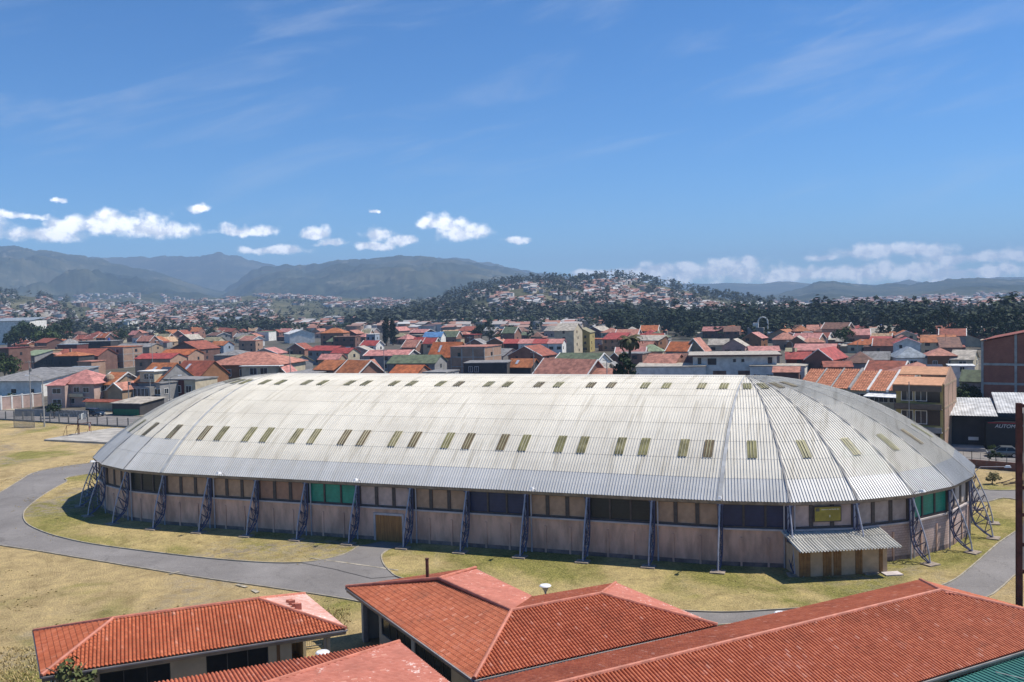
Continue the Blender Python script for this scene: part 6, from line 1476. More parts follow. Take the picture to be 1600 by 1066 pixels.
# silo tower with a bent white pipe, grey block, both before the wood
P = at(1182, 544, 0); D_ = 520
P = atd(1182, 530, D_); tw = thing('mill_tower', 'pale mill tower with a bent white pipe, in front of the dark wood', 'tower', (P.x, P.y, 0), R_(-20))
s_ = D_ / F0; zt = atd(1182, 512, D_).z; mb = MB(); mb.box(-4.6, 4.2, -3, 3, 0, zt); mb.build('wall', M_WC['grey'], tw)
mb = MB(); mb.box(-1.8, 1.2, -1.5, 1.5, zt, zt + 2.6); mb.build('head_house', M_WC['white'], tw)
mb = MB(); pts = [(1.0, 0, zt)] + [(1.0 + 2.6 - 2.6 * math.cos(a * math.pi / 8), 0, zt + 3.2 + 2.6 * math.sin(a * math.pi / 8)) for a in range(9)] + [(6.2, 0, zt - 7)]; mb.path(pts, .35, 8); mb.build('pipe', M_TRIM, tw)
P = atd(1212, 530, 500); gb = thing('grain_store', 'grey metal block building in front of the dark wood', 'building', (P.x, P.y, 0), R_(-20)); zt = atd(1212, 522, 500).z
mb = MB(); mb.box(-3.8, 3.8, -4, 4, 0, zt); mb.build('wall', mat('grey_sheet', (.40, .43, .46), .6), gb); mb = MB(); mb.slab([(-4, -4.2, zt + .2), (4, -4.2, zt + .2), (4, 4.2, zt + 1.2), (-4, 4.2, zt + 1.2)], .2); mb.build('roof', M_RC['bluegrey'], gb)
mb = MB(); mb.box(-9, -3.9, -3, 3, 0, zt - 6); mb.build('annex', M_WC['white'], gb)

# ---- the rest of the town, house by house
NHAND = len(HOUSES)
rects = [(q['x0'], q['x1'], q['y0'], q['y1'], q['D']) for q in HOUSES]
def free(x0, x1, y0, y1, D):
    A = (x1 - x0) * (y1 - y0); cov = 0
    for (a0, a1, b0, b1, d2) in rects:
        ix = min(x1, a1) - max(x0, a0); iy = min(y1, b1) - max(y0, b0)
        if ix > 0 and iy > 0:
            if D < d2 and ix * iy / ((a1 - a0) * (b1 - b0)) > .16: return False     # would hide a known house
            if D > d2: cov += ix * iy / A
    return cov < .62
rr = random.Random(21)
RW_ = ['orange'] * 4 + ['rust'] * 8 + ['salmon'] * 8 + ['pink'] * 3 + ['red'] + ['grey'] * 3 + ['pale'] * 3 + ['brown'] * 6 + ['olive', 'green', 'tan', 'tan', 'bright']
WW_ = ['white'] * 2 + ['cream'] * 4 + ['grey'] + ['tan'] * 4 + ['brick'] * 6 + ['palebrick'] * 4 + ['darkbrick'] * 7 + ['pinkish'] * 2 + ['ochre', 'maroon', 'dark']
FILL = 0; tries = 0
while FILL < 190 and tries < 30000:
    tries += 1
    px = rr.uniform(-15, 1540)
    lo = 584 if 420 < px < 1230 else (560 if px >= 1230 else 548)
    ye = 517.0 + (lo - 517) * rr.random() ** 1.7
    hor = 472 + .0234 * (800 - px)
    if px > 1050: ye += (-3 if px > 1200 else 0)
    if px < 220 and ye > 545: continue
    if px > 1235 and ye > 562: continue
    if 985 < px < 1260 and ye > 560: continue
    kind = rr.choices(['gable', 'gablef', 'hip', 'shed', 'flat'], [9, 6, 3, 2, 1.5])[0]
    h = rr.choice([3.0, 3.2, 3.6, 4.2, 5.0, 5.4]) + (2.2 if rr.random() < .06 else 0)
    D = (HC - h) * F0 / max(8, ye - hor); wpx = rr.uniform(6.0, 11.0) / D * F0
    if D > 900 or D < 175: continue
    x0, x1 = px - wpx / 2, px + wpx / 2; y0 = ye - rr.uniform(1.5, 2.6) / D * F0
    if not free(x0, x1, y0, ye + 2.0 / D * F0, D): continue
    P = at(px, ye, h)
    if any((P.x - bx) ** 2 + (P.y + 4 - by) ** 2 < (3.2 + br * .62) ** 2 for bx, by, br in BOXES): continue
    ex = []
    if rr.random() < .10: ex.append(rr.choice(['tank', 'tankb', 'chimney', 'chimney', 'dish', 'skyl']) if kind != 'flat' else rr.choice(['tank', 'tankb']))
    if rr.random() < .5: ex.append('annex')
    if rr.random() < .3: ex.append('aerial')
    house(x0, x1, ye, kind, rr.choice(RW_), rr.choice(WW_), h=h, yaw=rr.choice([-18, -22, -14, -34, -38, -26, -42]) + rr.uniform(-5, 5), trim=(rr.random() < .5), extras=tuple(ex), d=rr.uniform(7, 11), rise=rr.uniform(1.8, 3.2) if kind != 'flat' else None)
    FILL += 1
print('fill', FILL, 'tries', tries)
# labels of the remaining houses: by look, then by what they stand next to
RN = {'orange': 'orange tiled', 'bright': 'vivid orange', 'rust': 'dark rust', 'red': 'bright red', 'pink': 'faded pink', 'salmon': 'salmon tiled', 'grey': 'grey sheet', 'pale': 'pale beige', 'green': 'green sheet', 'palegreen': 'pale green', 'white': 'white sheet', 'brown': 'dark brown', 'blue': 'blue', 'bluegrey': 'blue-grey', 'olive': 'olive', 'tan': 'tan', 'darkred': 'dark red'}
WN = {'white': 'white', 'cream': 'cream', 'grey': 'grey', 'tan': 'tan', 'brick': 'red brick', 'palebrick': 'pale brick', 'darkbrick': 'dark brick', 'pinkish': 'pinkish', 'ochre': 'ochre', 'blueish': 'pale blue', 'maroon': 'maroon', 'dark': 'charcoal', 'yellow': 'yellow'}
KN = {'gable': 'gable', 'gablef': 'front gable', 'hip': 'hip', 'shed': 'lean-to', 'flat': 'flat'}
EN = {'tank': 'blue tank', 'tankb': 'black tank', 'chimney': 'chimney', 'dish': 'dish', 'skyl': 'roof window', 'solar': 'solar panels'}
LANDM = [(95, 'the pink-roofed house'), (225, 'the solar panel house'), (380, 'the big salmon hip roof'), (470, 'the flat grey workshop'), (606, 'the twin cypresses'), (690, 'the vivid orange roof'), (757, 'the charcoal house'), (893, 'the broad green roof'), (983, 'the palm'), (1083, 'the tan gable'), (1182, 'the mill tower'), (1285, 'the red gable house'), (1427, 'the blue-grey hip roof'), (1500, 'the pale slope')]
groups = {}
for q in HOUSES[NHAND:]:
    base = f"{WN[q['wall']]} house with {RN[q['roof']]} {KN[q['kind']]} roof"
    q['ex'] = [e for e in q['ex'] if e in EN]
    if q['ex']: base += f" and {EN.get(q['ex'][0], q['ex'][0])}"
    elif q['trim'] and q['kind'] in ('gable', 'gablef'): base += ' and white edges'
    groups.setdefault(base, []).append(q)
ORD = ['nearest', 'second nearest', 'third nearest', 'fourth nearest', 'fifth nearest']
used = set()
for base, qs in groups.items():
    sub = {}
    for q in qs:
        lm = min(LANDM, key=lambda t: abs(t[0] - q['px']))
        side = 'left of' if q['px'] < lm[0] - 6 else ('right of' if q['px'] > lm[0] + 6 else 'in line with')
        far = 'far' if q['D'] > 430 else ('mid' if q['D'] > 300 else 'near')
        sub.setdefault((side, lm[1], far), []).append(q)
    for (side, lm, far), l in sub.items():
        l.sort(key=lambda q: q['D'])
        for k, q in enumerate(l):
            place = {'far': 'in the far rows', 'mid': 'in the middle rows', 'near': 'in the front rows'}[far]
            if len(l) == 1: lab = f"{base}, {place} {side} {lm}"
            else: lab = f"{ORD[min(k, 4)]} {base}, {side} {lm}"
            wds = lab.split()
            if len(wds) > 16: lab = lab.replace(' in the far rows', ' far back').replace(' in the middle rows', ' midway').replace(' in the front rows', ' in front'); lab = lab if len(lab.split()) <= 16 else lab.replace(' house with', ' house,').replace(' and white edges', '')
            if len(lab.split()) > 16: lab = lab.replace(' house,', ',')
            if len(lab.split()) > 16: lab = lab.replace(' tiled', '').replace(' sheet', '')
            if len(lab.split()) > 16: lab = ' '.join(lab.split()[:16])
            while lab in used: lab = 'another ' + lab
            used.add(lab); q['o']['label'] = lab

# ================================================================== HILLS, FAR TOWN, WOODS
def hz(px): return 472 + .0234 * (800 - px)
def hill_mat(name, cols, scale, fields=0.3):
    m = bpy.data.materials.new(name); m.use_nodes = True; T = NT(m.node_tree); b = m.node_tree.nodes['Principled BSDF']; b.inputs['Roughness'].default_value = 1.0; b.inputs['Specular IOR Level'].default_value = 0.0
    g = T.n('ShaderNodeNewGeometry'); P = g.outputs['Position']
    n1 = T.n('ShaderNodeTexNoise', i_Scale=scale, i_Detail=8.0, i_Roughness=0.68); T.l(P, n1.inputs['Vector'])
    n2 = T.n('ShaderNodeTexNoise', i_Scale=scale * 3.3, i_Detail=6.0, i_Roughness=0.7); T.l(T.vmath('MULTIPLY', P, (1, .6, 1.6)), n2.inputs['Vector'])
    c = T.ramp(n1.outputs[0], [(0.36, cols[0]), (0.5, cols[1]), (0.62, cols[2])])
    c = T.mix(T.math('MULTIPLY', T.smooth(n2.outputs[0], 0.56, 0.66), fields), c, cols[3])
    T.l(c, b.inputs['Base Color'])
    return m
class Layer:
    def __init__(s, base, crest, D0, D1, bow=1.5, namp=.16, jag=1.6, sag=.35, backw=.5, freq=1.0):
        s.base, s.crest, s.D0, s.D1, s.bow, s.namp, s.jag, s.sag, s.backw, s.freq = base, crest, D0, D1, bow, namp, jag, sag, backw, freq
        s.lo, s.hi = crest[0][0], crest[-1][0]
    def c0(s, px): return np.interp(px, [p[0] for p in s.crest], [p[1] for p in s.crest])
    def cy(s, px): return s.c0(px) + s.jag * 2 * fbm(np.asarray(px) / 15.0 * s.freq, np.full(np.shape(px), s.D1 / 97.0), 5)
    def D(s, q): return s.D0 * (s.D1 / s.D0) ** q
    def point(s, px, q):
        px = np.asarray(px, float); q = np.asarray(q, float)
        D = s.D(np.clip(q, 0, 1)) + np.clip(q - 1, 0, None) * s.D1 * s.backw
        z1 = HC - (s.c0(px) - hz(px)) / F0 * s.D1; zj = HC - (s.cy(px) - hz(px)) / F0 * s.D1 - z1
        gq = np.clip(q, 0, 1) ** s.bow
        z = -3 + (z1 + 3) * gq
        XX = D * (px - 800) / F0; nz = fbm(XX / s.D1 * 7.0 + 40, D / s.D1 * 7.0 + s.D1 * .01, 7); nz2 = np.abs(fbm(XX / s.D1 * 11.0 + 9, D / s.D1 * 9.0 + 3, 6))
        z = z + (z1 + 3) * s.namp * (nz * 3.2 - nz2 * 2.6) * (np.clip(q, 0, 1) * (1 - np.clip(q, 0, 1) ** 4)) * 1.6
        z = z + zj * np.clip(q, 0, 1) ** 14
        bk = np.clip(q - 1, 0, None); z = z - (z1 + 30) * bk * 1.1
        d = np.stack([FWD.x + RIGHT.x * (px - W0 / 2) / F0, FWD.y + RIGHT.y * (px - W0 / 2) / F0], -1)
        t = D / d[..., 1]
        return np.stack([d[..., 0] * t, D, z], -1)
    def mesh(s, name, m, nx, nq):
        px = np.linspace(s.lo, s.hi, nx); q = np.concatenate([np.linspace(0, 1, nq), [1.12, 1.35, 1.8]])
        PX, Q = np.meshgrid(px, q); V = s.point(PX, Q).reshape(-1, 3); r, c = Q.shape
        i = np.arange((r - 1) * (c - 1)); a = (i // (c - 1)) * c + i % (c - 1); F = np.stack([a, a + 1, a + c + 1, a + c], 1)
        return tag(npmesh(name, V, F, m, smooth=True), kind='structure')
FOREST = ((.018, .028, .016), (.032, .045, .024), (.055, .065, .034), (.16, .16, .095))
M_H1 = hill_mat('hill_near', ((.045, .052, .030), (.095, .095, .055), (.15, .14, .09), (.22, .19, .14)), .006, .6)
M_H2 = hill_mat('hill_far', ((.018, .027, .022), (.042, .052, .036), (.085, .085, .055), (.19, .175, .125)), .0022, .6)
far_l = Layer(None, [(-260, 400), (0, 404), (150, 402), (200, 401), (240, 403), (262, 401), (300, 400), (318, 402), (336, 397), (349, 393), (356, 396), (374, 399), (400, 408), (440, 414), (520, 412), (620, 410), (700, 402), (716, 401), (735, 405), (765, 410), (810, 419), (850, 427), (885, 433), (930, 440), (980, 448)], 6500, 8700, 1.2, .10, 4.5)
far_l.mesh('mountains', M_H2, 520, 26)
left_m = Layer(None, [(-260, 374), (-60, 380), (0, 384), (40, 386), (70, 391), (110, 395), (150, 403), (190, 412), (230, 420), (265, 430), (300, 441), (330, 451), (370, 462), (420, 472)], 2600, 6000, 1.5, .36, 4.5)
left_m.mesh('mountains', M_H2, 420, 90)
mid_m = Layer(None, [(330, 466), (352, 452), (375, 437), (400, 422), (420, 416), (450, 414), (480, 414), (510, 410), (530, 405), (560, 405), (600, 402), (632, 399), (660, 401), (700, 405), (740, 409), (780, 416), (815, 423), (850, 430), (900, 438), (950, 448), (1010, 462)], 3000, 6300, 1.4, .34, 3.8)
mid_m.mesh('mountains', M_H2, 480, 90)
right_f = Layer(None, [(860, 446), (930, 446), (1000, 446), (1060, 443), (1102, 443), (1150, 442), (1190, 443), (1215, 440), (1235, 439), (1265, 443), (1300, 444), (1340, 443), (1370, 445), (1400, 441), (1420, 436), (1440, 441), (1480, 440), (1560, 433), (1600, 433), (1800, 430)], 6000, 8400, 1.2, .12, 1.0)
right_f.mesh('mountains', M_H2, 420, 26)
right_m = Layer(None, [(1130, 470), (1200, 462), (1235, 455), (1255, 450), (1272, 441), (1290, 438), (1303, 438), (1318, 441), (1345, 446), (1370, 446), (1395, 443), (1420, 445), (1445, 440), (1470, 437), (1500, 433), (1530, 433), (1555, 436), (1600, 436), (1700, 431), (1800, 436)], 2900, 5200, 1.5, .36, 4.0)
right_m.mesh('mountains', M_H2, 360, 70)
valley = Layer(None, [(200, 478), (300, 469), (360, 464), (420, 460), (480, 462), (560, 466), (620, 468), (700, 466), (780, 462)], 1500, 3000, 1.2, .10, 1.2)
valley.mesh('hills', M_H1, 240, 30)
left_h = Layer(None, [(-260, 452), (-60, 455), (0, 459), (30, 462), (60, 464), (90, 469), (130, 474), (200, 477), (260, 479), (330, 482), (420, 486), (470, 490)], 850, 2100, 1.3, .14, 1.0)
left_h.mesh('hills', M_H1, 240, 40)
near_h = Layer(None, [(520, 512), (560, 504), (600, 494), (640, 483), (680, 472), (720, 460), (760, 450), (800, 444), (840, 440), (870, 440), (900, 443), (930, 437), (960, 436), (1000, 439), (1040, 447), (1080, 456), (1120, 464), (1160, 471), (1210, 475), (1260, 479)], 900, 2000, 1.25, .13, 1.2)
near_h.mesh('hills', M_H1, 360, 60)

# ---- far houses, one mass per district
def palette_mat(name, cols, emph=1.0):
    m = bpy.data.materials.new(name); m.use_nodes = True; T = NT(m.node_tree); b = m.node_tree.nodes['Principled BSDF']; b.inputs['Roughness'].default_value = .9
    a = T.n('ShaderNodeAttribute', attribute_name='rnd'); n = len(cols)
    T.l(T.ramp(a.outputs['Fac'], [(i / n, c) for i, c in enumerate(cols)], 'CONSTANT'), b.inputs['Base Color']); return m
M_FW = palette_mat('far_walls', [(.55, .54, .52), (.42, .39, .35), (.28, .20, .16), (.36, .35, .34), (.48, .45, .42), (.27, .17, .13), (.56, .55, .54), (.38, .33, .28)])
M_FR = palette_mat('far_roofs', [(.30, .15, .105), (.26, .12, .085), (.26, .26, .26), (.32, .20, .16), (.46, .45, .44), (.20, .11, .085), (.33, .30, .28), (.31, .145, .115)])
def far_houses(name, label, pts, seed, smin=6, smax=11, hmin=4, hmax=8):
    g = np.random.RandomState(seed); V = []; F = []; A = []; MI = []
    for P in pts:
        w, d, h, rs = g.uniform(smin, smax) / 2, g.uniform(smin, smax) / 2, g.uniform(hmin, hmax), g.uniform(.8, 2.2); a = R_(-20) + g.normal() * .35; c, s = math.cos(a), math.sin(a)
        flat = g.rand() < .3; o = len(V); lw, lr = g.rand(), g.rand()
        loc = [(-w, -d, -6), (w, -d, -6), (w, d, -6), (-w, d, -6), (-w, -d, h), (w, -d, h), (w, d, h), (-w, d, h)]
        k = 1.07; rz_ = h + (0.1 if flat else rs)
        loc += [(-w * k, -d * k, h + .02), (w * k, -d * k, h + .02), (w * k, d * k, h + .02), (-w * k, d * k, h + .02), (-w * k, 0, rz_), (w * k, 0, rz_)]
        V += [(P[0] + x * c - y * s, P[1] + x * s + y * c, P[2] + z) for x, y, z in loc]
        F += [(o, o + 1, o + 5, o + 4), (o + 1, o + 2, o + 6, o + 5), (o + 2, o + 3, o + 7, o + 6), (o + 3, o, o + 4, o + 7), (o + 8, o + 9, o + 13, o + 12), (o + 10, o + 11, o + 12, o + 13), (o + 9, o + 10, o + 13, o + 13 - 0), (o + 11, o + 8, o + 12, o + 12)]
        F[-2] = (o + 9, o + 10, o + 13, o + 9); F[-1] = (o + 11, o + 8, o + 12, o + 11)
        F = F[:-2]
        A += [lw] * 4 + [lr] * 2; MI += [0] * 4 + [1] * 2
    return tag(npmesh(name, V, F, [M_FW, M_FR], None, A, MI), label, 'houses', kind='stuff')
gs = np.random.RandomState(12)
def scatter(layer, n, x0, x1, q0, q1, clump=.0, seed=0, fx=26.0, fq=9.0):
    g = np.random.RandomState(100 + seed); px = g.uniform(x0, x1, n * 3); q = g.uniform(q0, q1, n * 3)
    k = vnoise(px / fx + seed * 7, q * fq + seed * 3) + .35 * vnoise(px / 7, q * 30 + seed); keep = k > clump
    px, q = px[keep][:n], q[keep][:n]; return px, q, layer.point(px, q)
ph = []
px, q, p = scatter(near_h, 950, 690, 1130, .30, .80, .72, 1); ph.append(p)
px, q, p = scatter(near_h, 420, 780, 1080, .55, .96, .70, 2); ph.append(p)
px, q, p = scatter(near_h, 650, 900, 1240, .22, .62, .6, 3); ph.append(p)
far_houses('hillside_houses', 'mass of small pale houses over the round wooded hill', np.concatenate(ph), 1, 6, 11, 3.5, 7)
px, q, p = scatter(left_h, 1500, -60, 300, .12, .92, .64, 4); ph = [p]
px, q, p = scatter(left_h, 800, 150, 430, .3, .98, .60, 5); ph.append(p)
far_houses('hillside_houses', 'mass of small houses climbing the slope at the left edge', np.concatenate(ph), 2, 6, 12, 4, 8)
px, q, p = scatter(valley, 500, 400, 640, .5, .98, .74, 6); ph = [p]
px, q, p = scatter(valley, 500, 260, 420, .2, .9, .72, 7); ph.append(p)
px, q, p = scatter(mid_m, 420, 520, 860, .05, .30, .82, 8); ph.append(p)
px, q, p = scatter(left_m, 160, 80, 300, .1, .4, .86, 9); ph.append(p)
px, q, p = scatter(right_m, 400, 1220, 1600, .0, .25, .72, 10); ph.append(p)
far_houses('distant_houses', 'pale specks of hamlets below the blue mountains', np.concatenate(ph), 3, 8, 15, 4, 8)
# plain on the right and the band beyond the near town
def plain(n, x0, x1, y0, y1, seed, clump=.5):
    g = np.random.RandomState(seed); px = g.uniform(x0, x1, n * 3); py = g.uniform(0, 1, n * 3); py = y0 + (y1 - y0) * py
    k = vnoise(px / 16 + seed, py / 3.5); px, py = px[k > clump][:n], py[k > clump][:n]
    out = []
    for a, b in zip(px, py):
        if b - hz(a) < 8: continue
        p = at(a, b, 0); out.append((p.x, p.y, 0))
    return out
far_houses('plain_houses', 'mass of small houses on the plain beyond the dark wood', plain(1100, 1090, 1640, 471, 490, 5, .42), 4, 9, 18, 5, 10)
far_houses('outer_town_houses', 'packed roofs of the outer town behind the nearest rows', plain(700, -20, 720, 500, 520, 6, .38) + plain(160, 700, 1000, 505, 522, 8, .55), 5, 8, 14, 4, 7)
# large white sheds on the plain
sheds = [(1108, 1122, 477), (1130, 1152, 477.5), (1148, 1160, 474), (1160, 1200, 475.5), (1176, 1212, 477), (1208, 1240, 479), (1244, 1262, 478)]
for k, (x0, x1, y) in enumerate(sheds):
    D = 1850 - k * 25; a, b = atd(x0, y, D), atd(x1, y, D); w = b.x - a.x; zt = atd(x0, y, D).z
    o = thing('white_shed', ['small white shed at the left end of the far industrial row', 'second white shed of the far industrial row', 'taller white shed of the far industrial row', 'longest white shed of the far industrial row', 'white shed lying before the longest one', 'low white shed right of the longest one', 'last white shed at the right end of the row'][k], 'shed', ((a.x + b.x) / 2, D, 0), R_(-4), 'white industrial sheds beyond the wood')
    mb = MB(); mb.box(-w / 2, w / 2, 0, 30, 0, zt); mb.build('wall', M_WC['white'], o); mb = MB(); mb.slab([(-w / 2 - 1, -1, zt + .4), (w / 2 + 1, -1, zt + .4), (w / 2 + 1, 31, zt + 5), (-w / 2 - 1, 31, zt + 5)], .4); mb.build('roof', M_RC['white'], o)
for (x0, x1, y, D, hgt, lb) in ((-20, 48, 503, 720, 5.2, 'long white factory on the left edge, before the hillside houses'), (322, 372, 500, 1080, 5, 'long pale warehouse with white roof, left of centre beyond the town'), (183, 200, 503, 900, 9, 'pale grey block standing up beyond the left part of town')):
    a, b = atd(x0, y, D), atd(x1, y, D); w = b.x - a.x; zt = max(a.z, 6)
    o = thing('factory', lb, 'factory', ((a.x + b.x) / 2, D, 0), R_(-6)); mb = MB(); mb.box(-w / 2, w / 2, 0, 22, 0, zt); mb.build('wall', M_WC['white'], o); mb = MB(); mb.slab([(-w / 2 - .6, -.8, zt + .3), (w / 2 + .6, -.8, zt + .3), (w / 2 + .6, 22.5, zt + 2.6), (-w / 2 - .6, 22.5, zt + 2.6)], .3); mb.build('roof', M_RC['bluegrey'], o)
# ---- woods as masses of small trees
def wood(name, label, pts, hmin, hmax, leaf, seed, n=60, kinds=('euc', 'broad', 'pine'), size=.75):
    g = np.random.RandomState(seed); base = [crown_arrays(k, 1.0, {'euc': .52, 'broad': .8, 'pine': .42}[k], n, size / 12, seed + i) for i, k in enumerate(kinds * 2)]
    Vs = []; As = []
    for P in pts:
        V, a = base[g.randint(len(base))]; h = g.uniform(hmin, hmax); h *= (.55 + 1.0 * float(vnoise(P[0] / 17.0, P[1] / 60.0))) if name == 'dark_wood' else 1.0; an = g.rand() * 6.28; c, s = math.cos(an), math.sin(an); wv = h * g.uniform(.8, 1.25)
        x, y = V[:, 0] * wv, V[:, 1] * wv
        Vs.append(np.stack([P[0] + x * c - y * s, P[1] + x * s + y * c, P[2] - .08 * h + V[:, 2] * h * 1.05], 1)); As.append(np.clip(a * .7 + g.rand() * .3, 0, 1))
    V = np.concatenate(Vs); return tag(npmesh(name, V, np.arange(len(V)).reshape(-1, 4), M_LEAF[leaf], None, np.concatenate(As)), label, 'wood', kind='stuff')
def ground_pts(n, x0, x1, f0, f1, seed, thin=0.0):
    g = np.random.RandomState(seed); out = []
    while len(out) < n:
        px = g.uniform(x0, x1); D = f0(px) + (f1(px) - f0(px)) * g.rand()
        if thin and vnoise(px / 20, D / 60) < thin: continue
        p = atd(px, 500, D)
        if any((p.x - bx) ** 2 + (p.y - by) ** 2 < (br + 5) ** 2 for bx, by, br in BOXES): continue
        out.append((p.x, p.y, -1.5))
    return out
# dark wood right of centre: near edge at about 420-620 m, thick
fe0 = lambda px: np.interp(px, [940, 1000, 1100, 1200, 1280, 1400, 1600, 1700], [620, 560, 520, 480, 430, 400, 385, 385]); fe1 = lambda px: np.interp(px, [980, 1100, 1200, 1300, 1700], [1000, 1050, 1150, 1000, 900])
wood('dark_wood', 'dark mixed wood of tall trees behind the town on the right', ground_pts(2300, 930, 1680, fe0, fe1, 4), 11, 18, 'dark', 30, 90)
px, q, p = scatter(near_h, 750, 540, 1040, .0, .24, .42, 21); A_ = p
px, q, p = scatter(near_h, 420, 560, 760, .2, .75, .45, 22, 14, 12); A_ = np.concatenate([A_, p])
px, q, p = scatter(near_h, 520, 700, 1180, .3, .95, .86, 23, 12, 10); A_ = np.concatenate([A_, p])
px, q, p = scatter(near_h, 430, 690, 1110, .93, 1.03, .45, 24, 9, 4); A_ = np.concatenate([A_, p])
px, q, p = scatter(near_h, 200, 1060, 1240, .75, 1.0, .5, 28, 9, 4); A_ = np.concatenate([A_, p])
M_LEAF['hazy'] = leaf_mat('leaf_hill', (.034, .046, .030), (.080, .092, .058))
wood('hill_wood', 'dark tree clumps and crest trees on the round wooded hill', A_, 12, 24, 'hazy', 31, 46, size=1.0)
px, q, p = scatter(left_h, 500, -60, 430, .02, .95, .80, 25, 13, 9); A_ = p
px, q, p = scatter(left_h, 420, -60, 460, .0, .12, .40, 26); A_ = np.concatenate([A_, p])
px, q, p = scatter(valley, 700, 220, 760, .0, .75, .50, 27); A_ = np.concatenate([A_, p])
px, q, p = scatter(left_h, 120, -20, 110, .9, 1.02, .55, 29, 9, 4); A_ = np.concatenate([A_, p])
wood('valley_wood', 'bluish groves scattered through the valley behind the town', A_, 11, 22, 'hazy', 32, 46, size=1.0)
px_ = [p for p in ground_pts(260, 330, 1000, lambda x: 760, lambda x: 900, 9, .35) if not 540 < to_px(p)[0] < 680]
wood('town_edge_wood', 'belt of dark trees just beyond the last town roofs', px_, 9, 15, 'dark', 33, 80, size=.8)

# ---- single trees
def place_tree(name, label, data, px, py, h0, D=None, ht=None, s=None, group=None, cat='tree', rz=None):
    """trunk foot on the ground at depth D; crown top on row py"""
    P = atd(px, py, D); s = P.z / h0
    return tree(name, label, data, (P.x, P.y, 0), s, rnd.uniform(0, 6.28) if rz is None else rz, group, cat)
M_LEAF['black'] = leaf_mat('leaf_cypress', (.008, .016, .008), (.022, .034, .016))
d_cy = tree_data('cypress', 'black', 20, 6.6, 2200, .42, 41)
place_tree('cypress', 'left and taller of the twin dark cypresses over the town', d_cy, 602.5, 495, 20, 540)
place_tree('cypress', 'right and shorter of the twin dark cypresses over the town', d_cy, 613, 497, 20, 546)
d_br = [tree_data('broad', 'dark', 11, 9, 900, .42, 42 + k) for k in range(2)] + [tree_data('broad', 'mid', 11, 9.5, 900, .42, 46), tree_data('euc', 'dark', 18, 9, 1000, .48, 47), tree_data('pine', 'dark', 18, 8, 1000, .42, 48)]
bt = [  # px, top row, distance, data index, label
    (748, 505, 560, 0, 'dark round tree left of the white villa in the tree belt'), (764, 503, 555, 3, 'tall dark tree left of the pale green bush'), (778, 519, 500, 2, 'pale green bushy tree at the middle of the tree belt'), (793, 505, 545, 0, 'broad dark tree right of the pale green bush'), (800, 507, 560, 1, 'dark tree behind the broad one in the tree belt'),
    (829, 505, 540, 4, 'narrow dark tree standing alone before the hill'), (700, 516, 560, 1, 'small dark tree right of the blue warehouse'), (692, 518, 575, 0, 'low dark tree touching the blue warehouse'), (919, 520, 470, 4, 'slim dark conifer beside the yellowish skyline building'),
    (1160, 521, 470, 1, 'round dark tree left of the mill tower'), (1172, 529, 460, 0, 'low dark tree at the foot of the mill tower'), (1320, 508, 395, 2, 'large olive green round tree at the front of the dark wood'), (1338, 512, 400, 2, 'second olive green round tree, right of the large one'), (1404, 556, 268, 2, 'leafy green tree left of the blue-grey hip roof'),
    (1460, 487, 420, 3, 'tall spreading dark tree at the wood edge, left of the tallest'), (1482, 481, 410, 3, 'tallest dark tree over the wood edge'), (1520, 484, 400, 0, 'broad dark tree above the tall brick building corner'), (1560, 486, 380, 3, 'tall dark tree behind the tall brick building'), (1590, 480, 360, 4, 'dark conifer at the right edge above the brick building'), (1440, 492, 415, 1, 'round dark tree left of the spreading one at the wood edge'), (1380, 490, 440, 3, 'uneven dark tree in the middle of the wood edge'), (1350, 488, 450, 4, 'pointed dark tree left of the uneven one at the wood edge'), (1410, 493, 430, 0, 'low round dark tree right of the uneven one at the wood edge'), (1300, 494, 480, 3, 'dark tree at the left of the olive green trees'),
    (1513, 597, 190, 2, 'green garden tree between the yellow flats and tall brick building'), (1500, 604, 182, 2, 'lower green garden tree beside the yellow flats'), (1526, 606, 186, 1, 'dark garden tree against the tall brick building'),
    (36, 499, 600, 1, 'dark round tree before the white factory at left'), (58, 505, 560, 0, 'dark tree right of the white factory at left'), (84, 505, 580, 0, 'dark tree in the middle of the left grove'), (103, 500, 600, 3, 'tall dark tree at right in the left grove'), (22, 512, 540, 1, 'low dark tree at the left end of the left grove'), (70, 511, 530, 2, 'greenish tree at the front of the left grove'),
    (41, 484, 900, 4, 'left pointed dark tree on the left slope'), (60, 486, 880, 4, 'right pointed dark tree on the left slope'), (88, 502, 640, 2, 'yellow-green tree behind the left grove'), (190, 512, 620, 2, 'small bright green tree over the middle left town'), (5, 549, 330, 1, 'dark garden tree at the left edge above the grey hall'), (13, 556, 320, 2, 'green garden tree at the left edge above the grey hall'), (84, 628, 208, 1, 'dark shrubby tree left of the pink-roofed house'), (17, 613, 243, 2, 'green shrub above the salmon wall'),
    (255, 514, 640, 0, 'small dark tree over the middle left roofs'), (330, 511, 690, 1, 'dark tree before the long pale warehouse'), (1550, 694, 134, 2, 'small street tree before the black workshop')]
for px, py, D, k, lb in bt: place_tree('tree', lb, d_br[k], px, py, {0: 11, 1: 11, 2: 11, 3: 18, 4: 18}[k] * .96, D, group='single trees about the town')
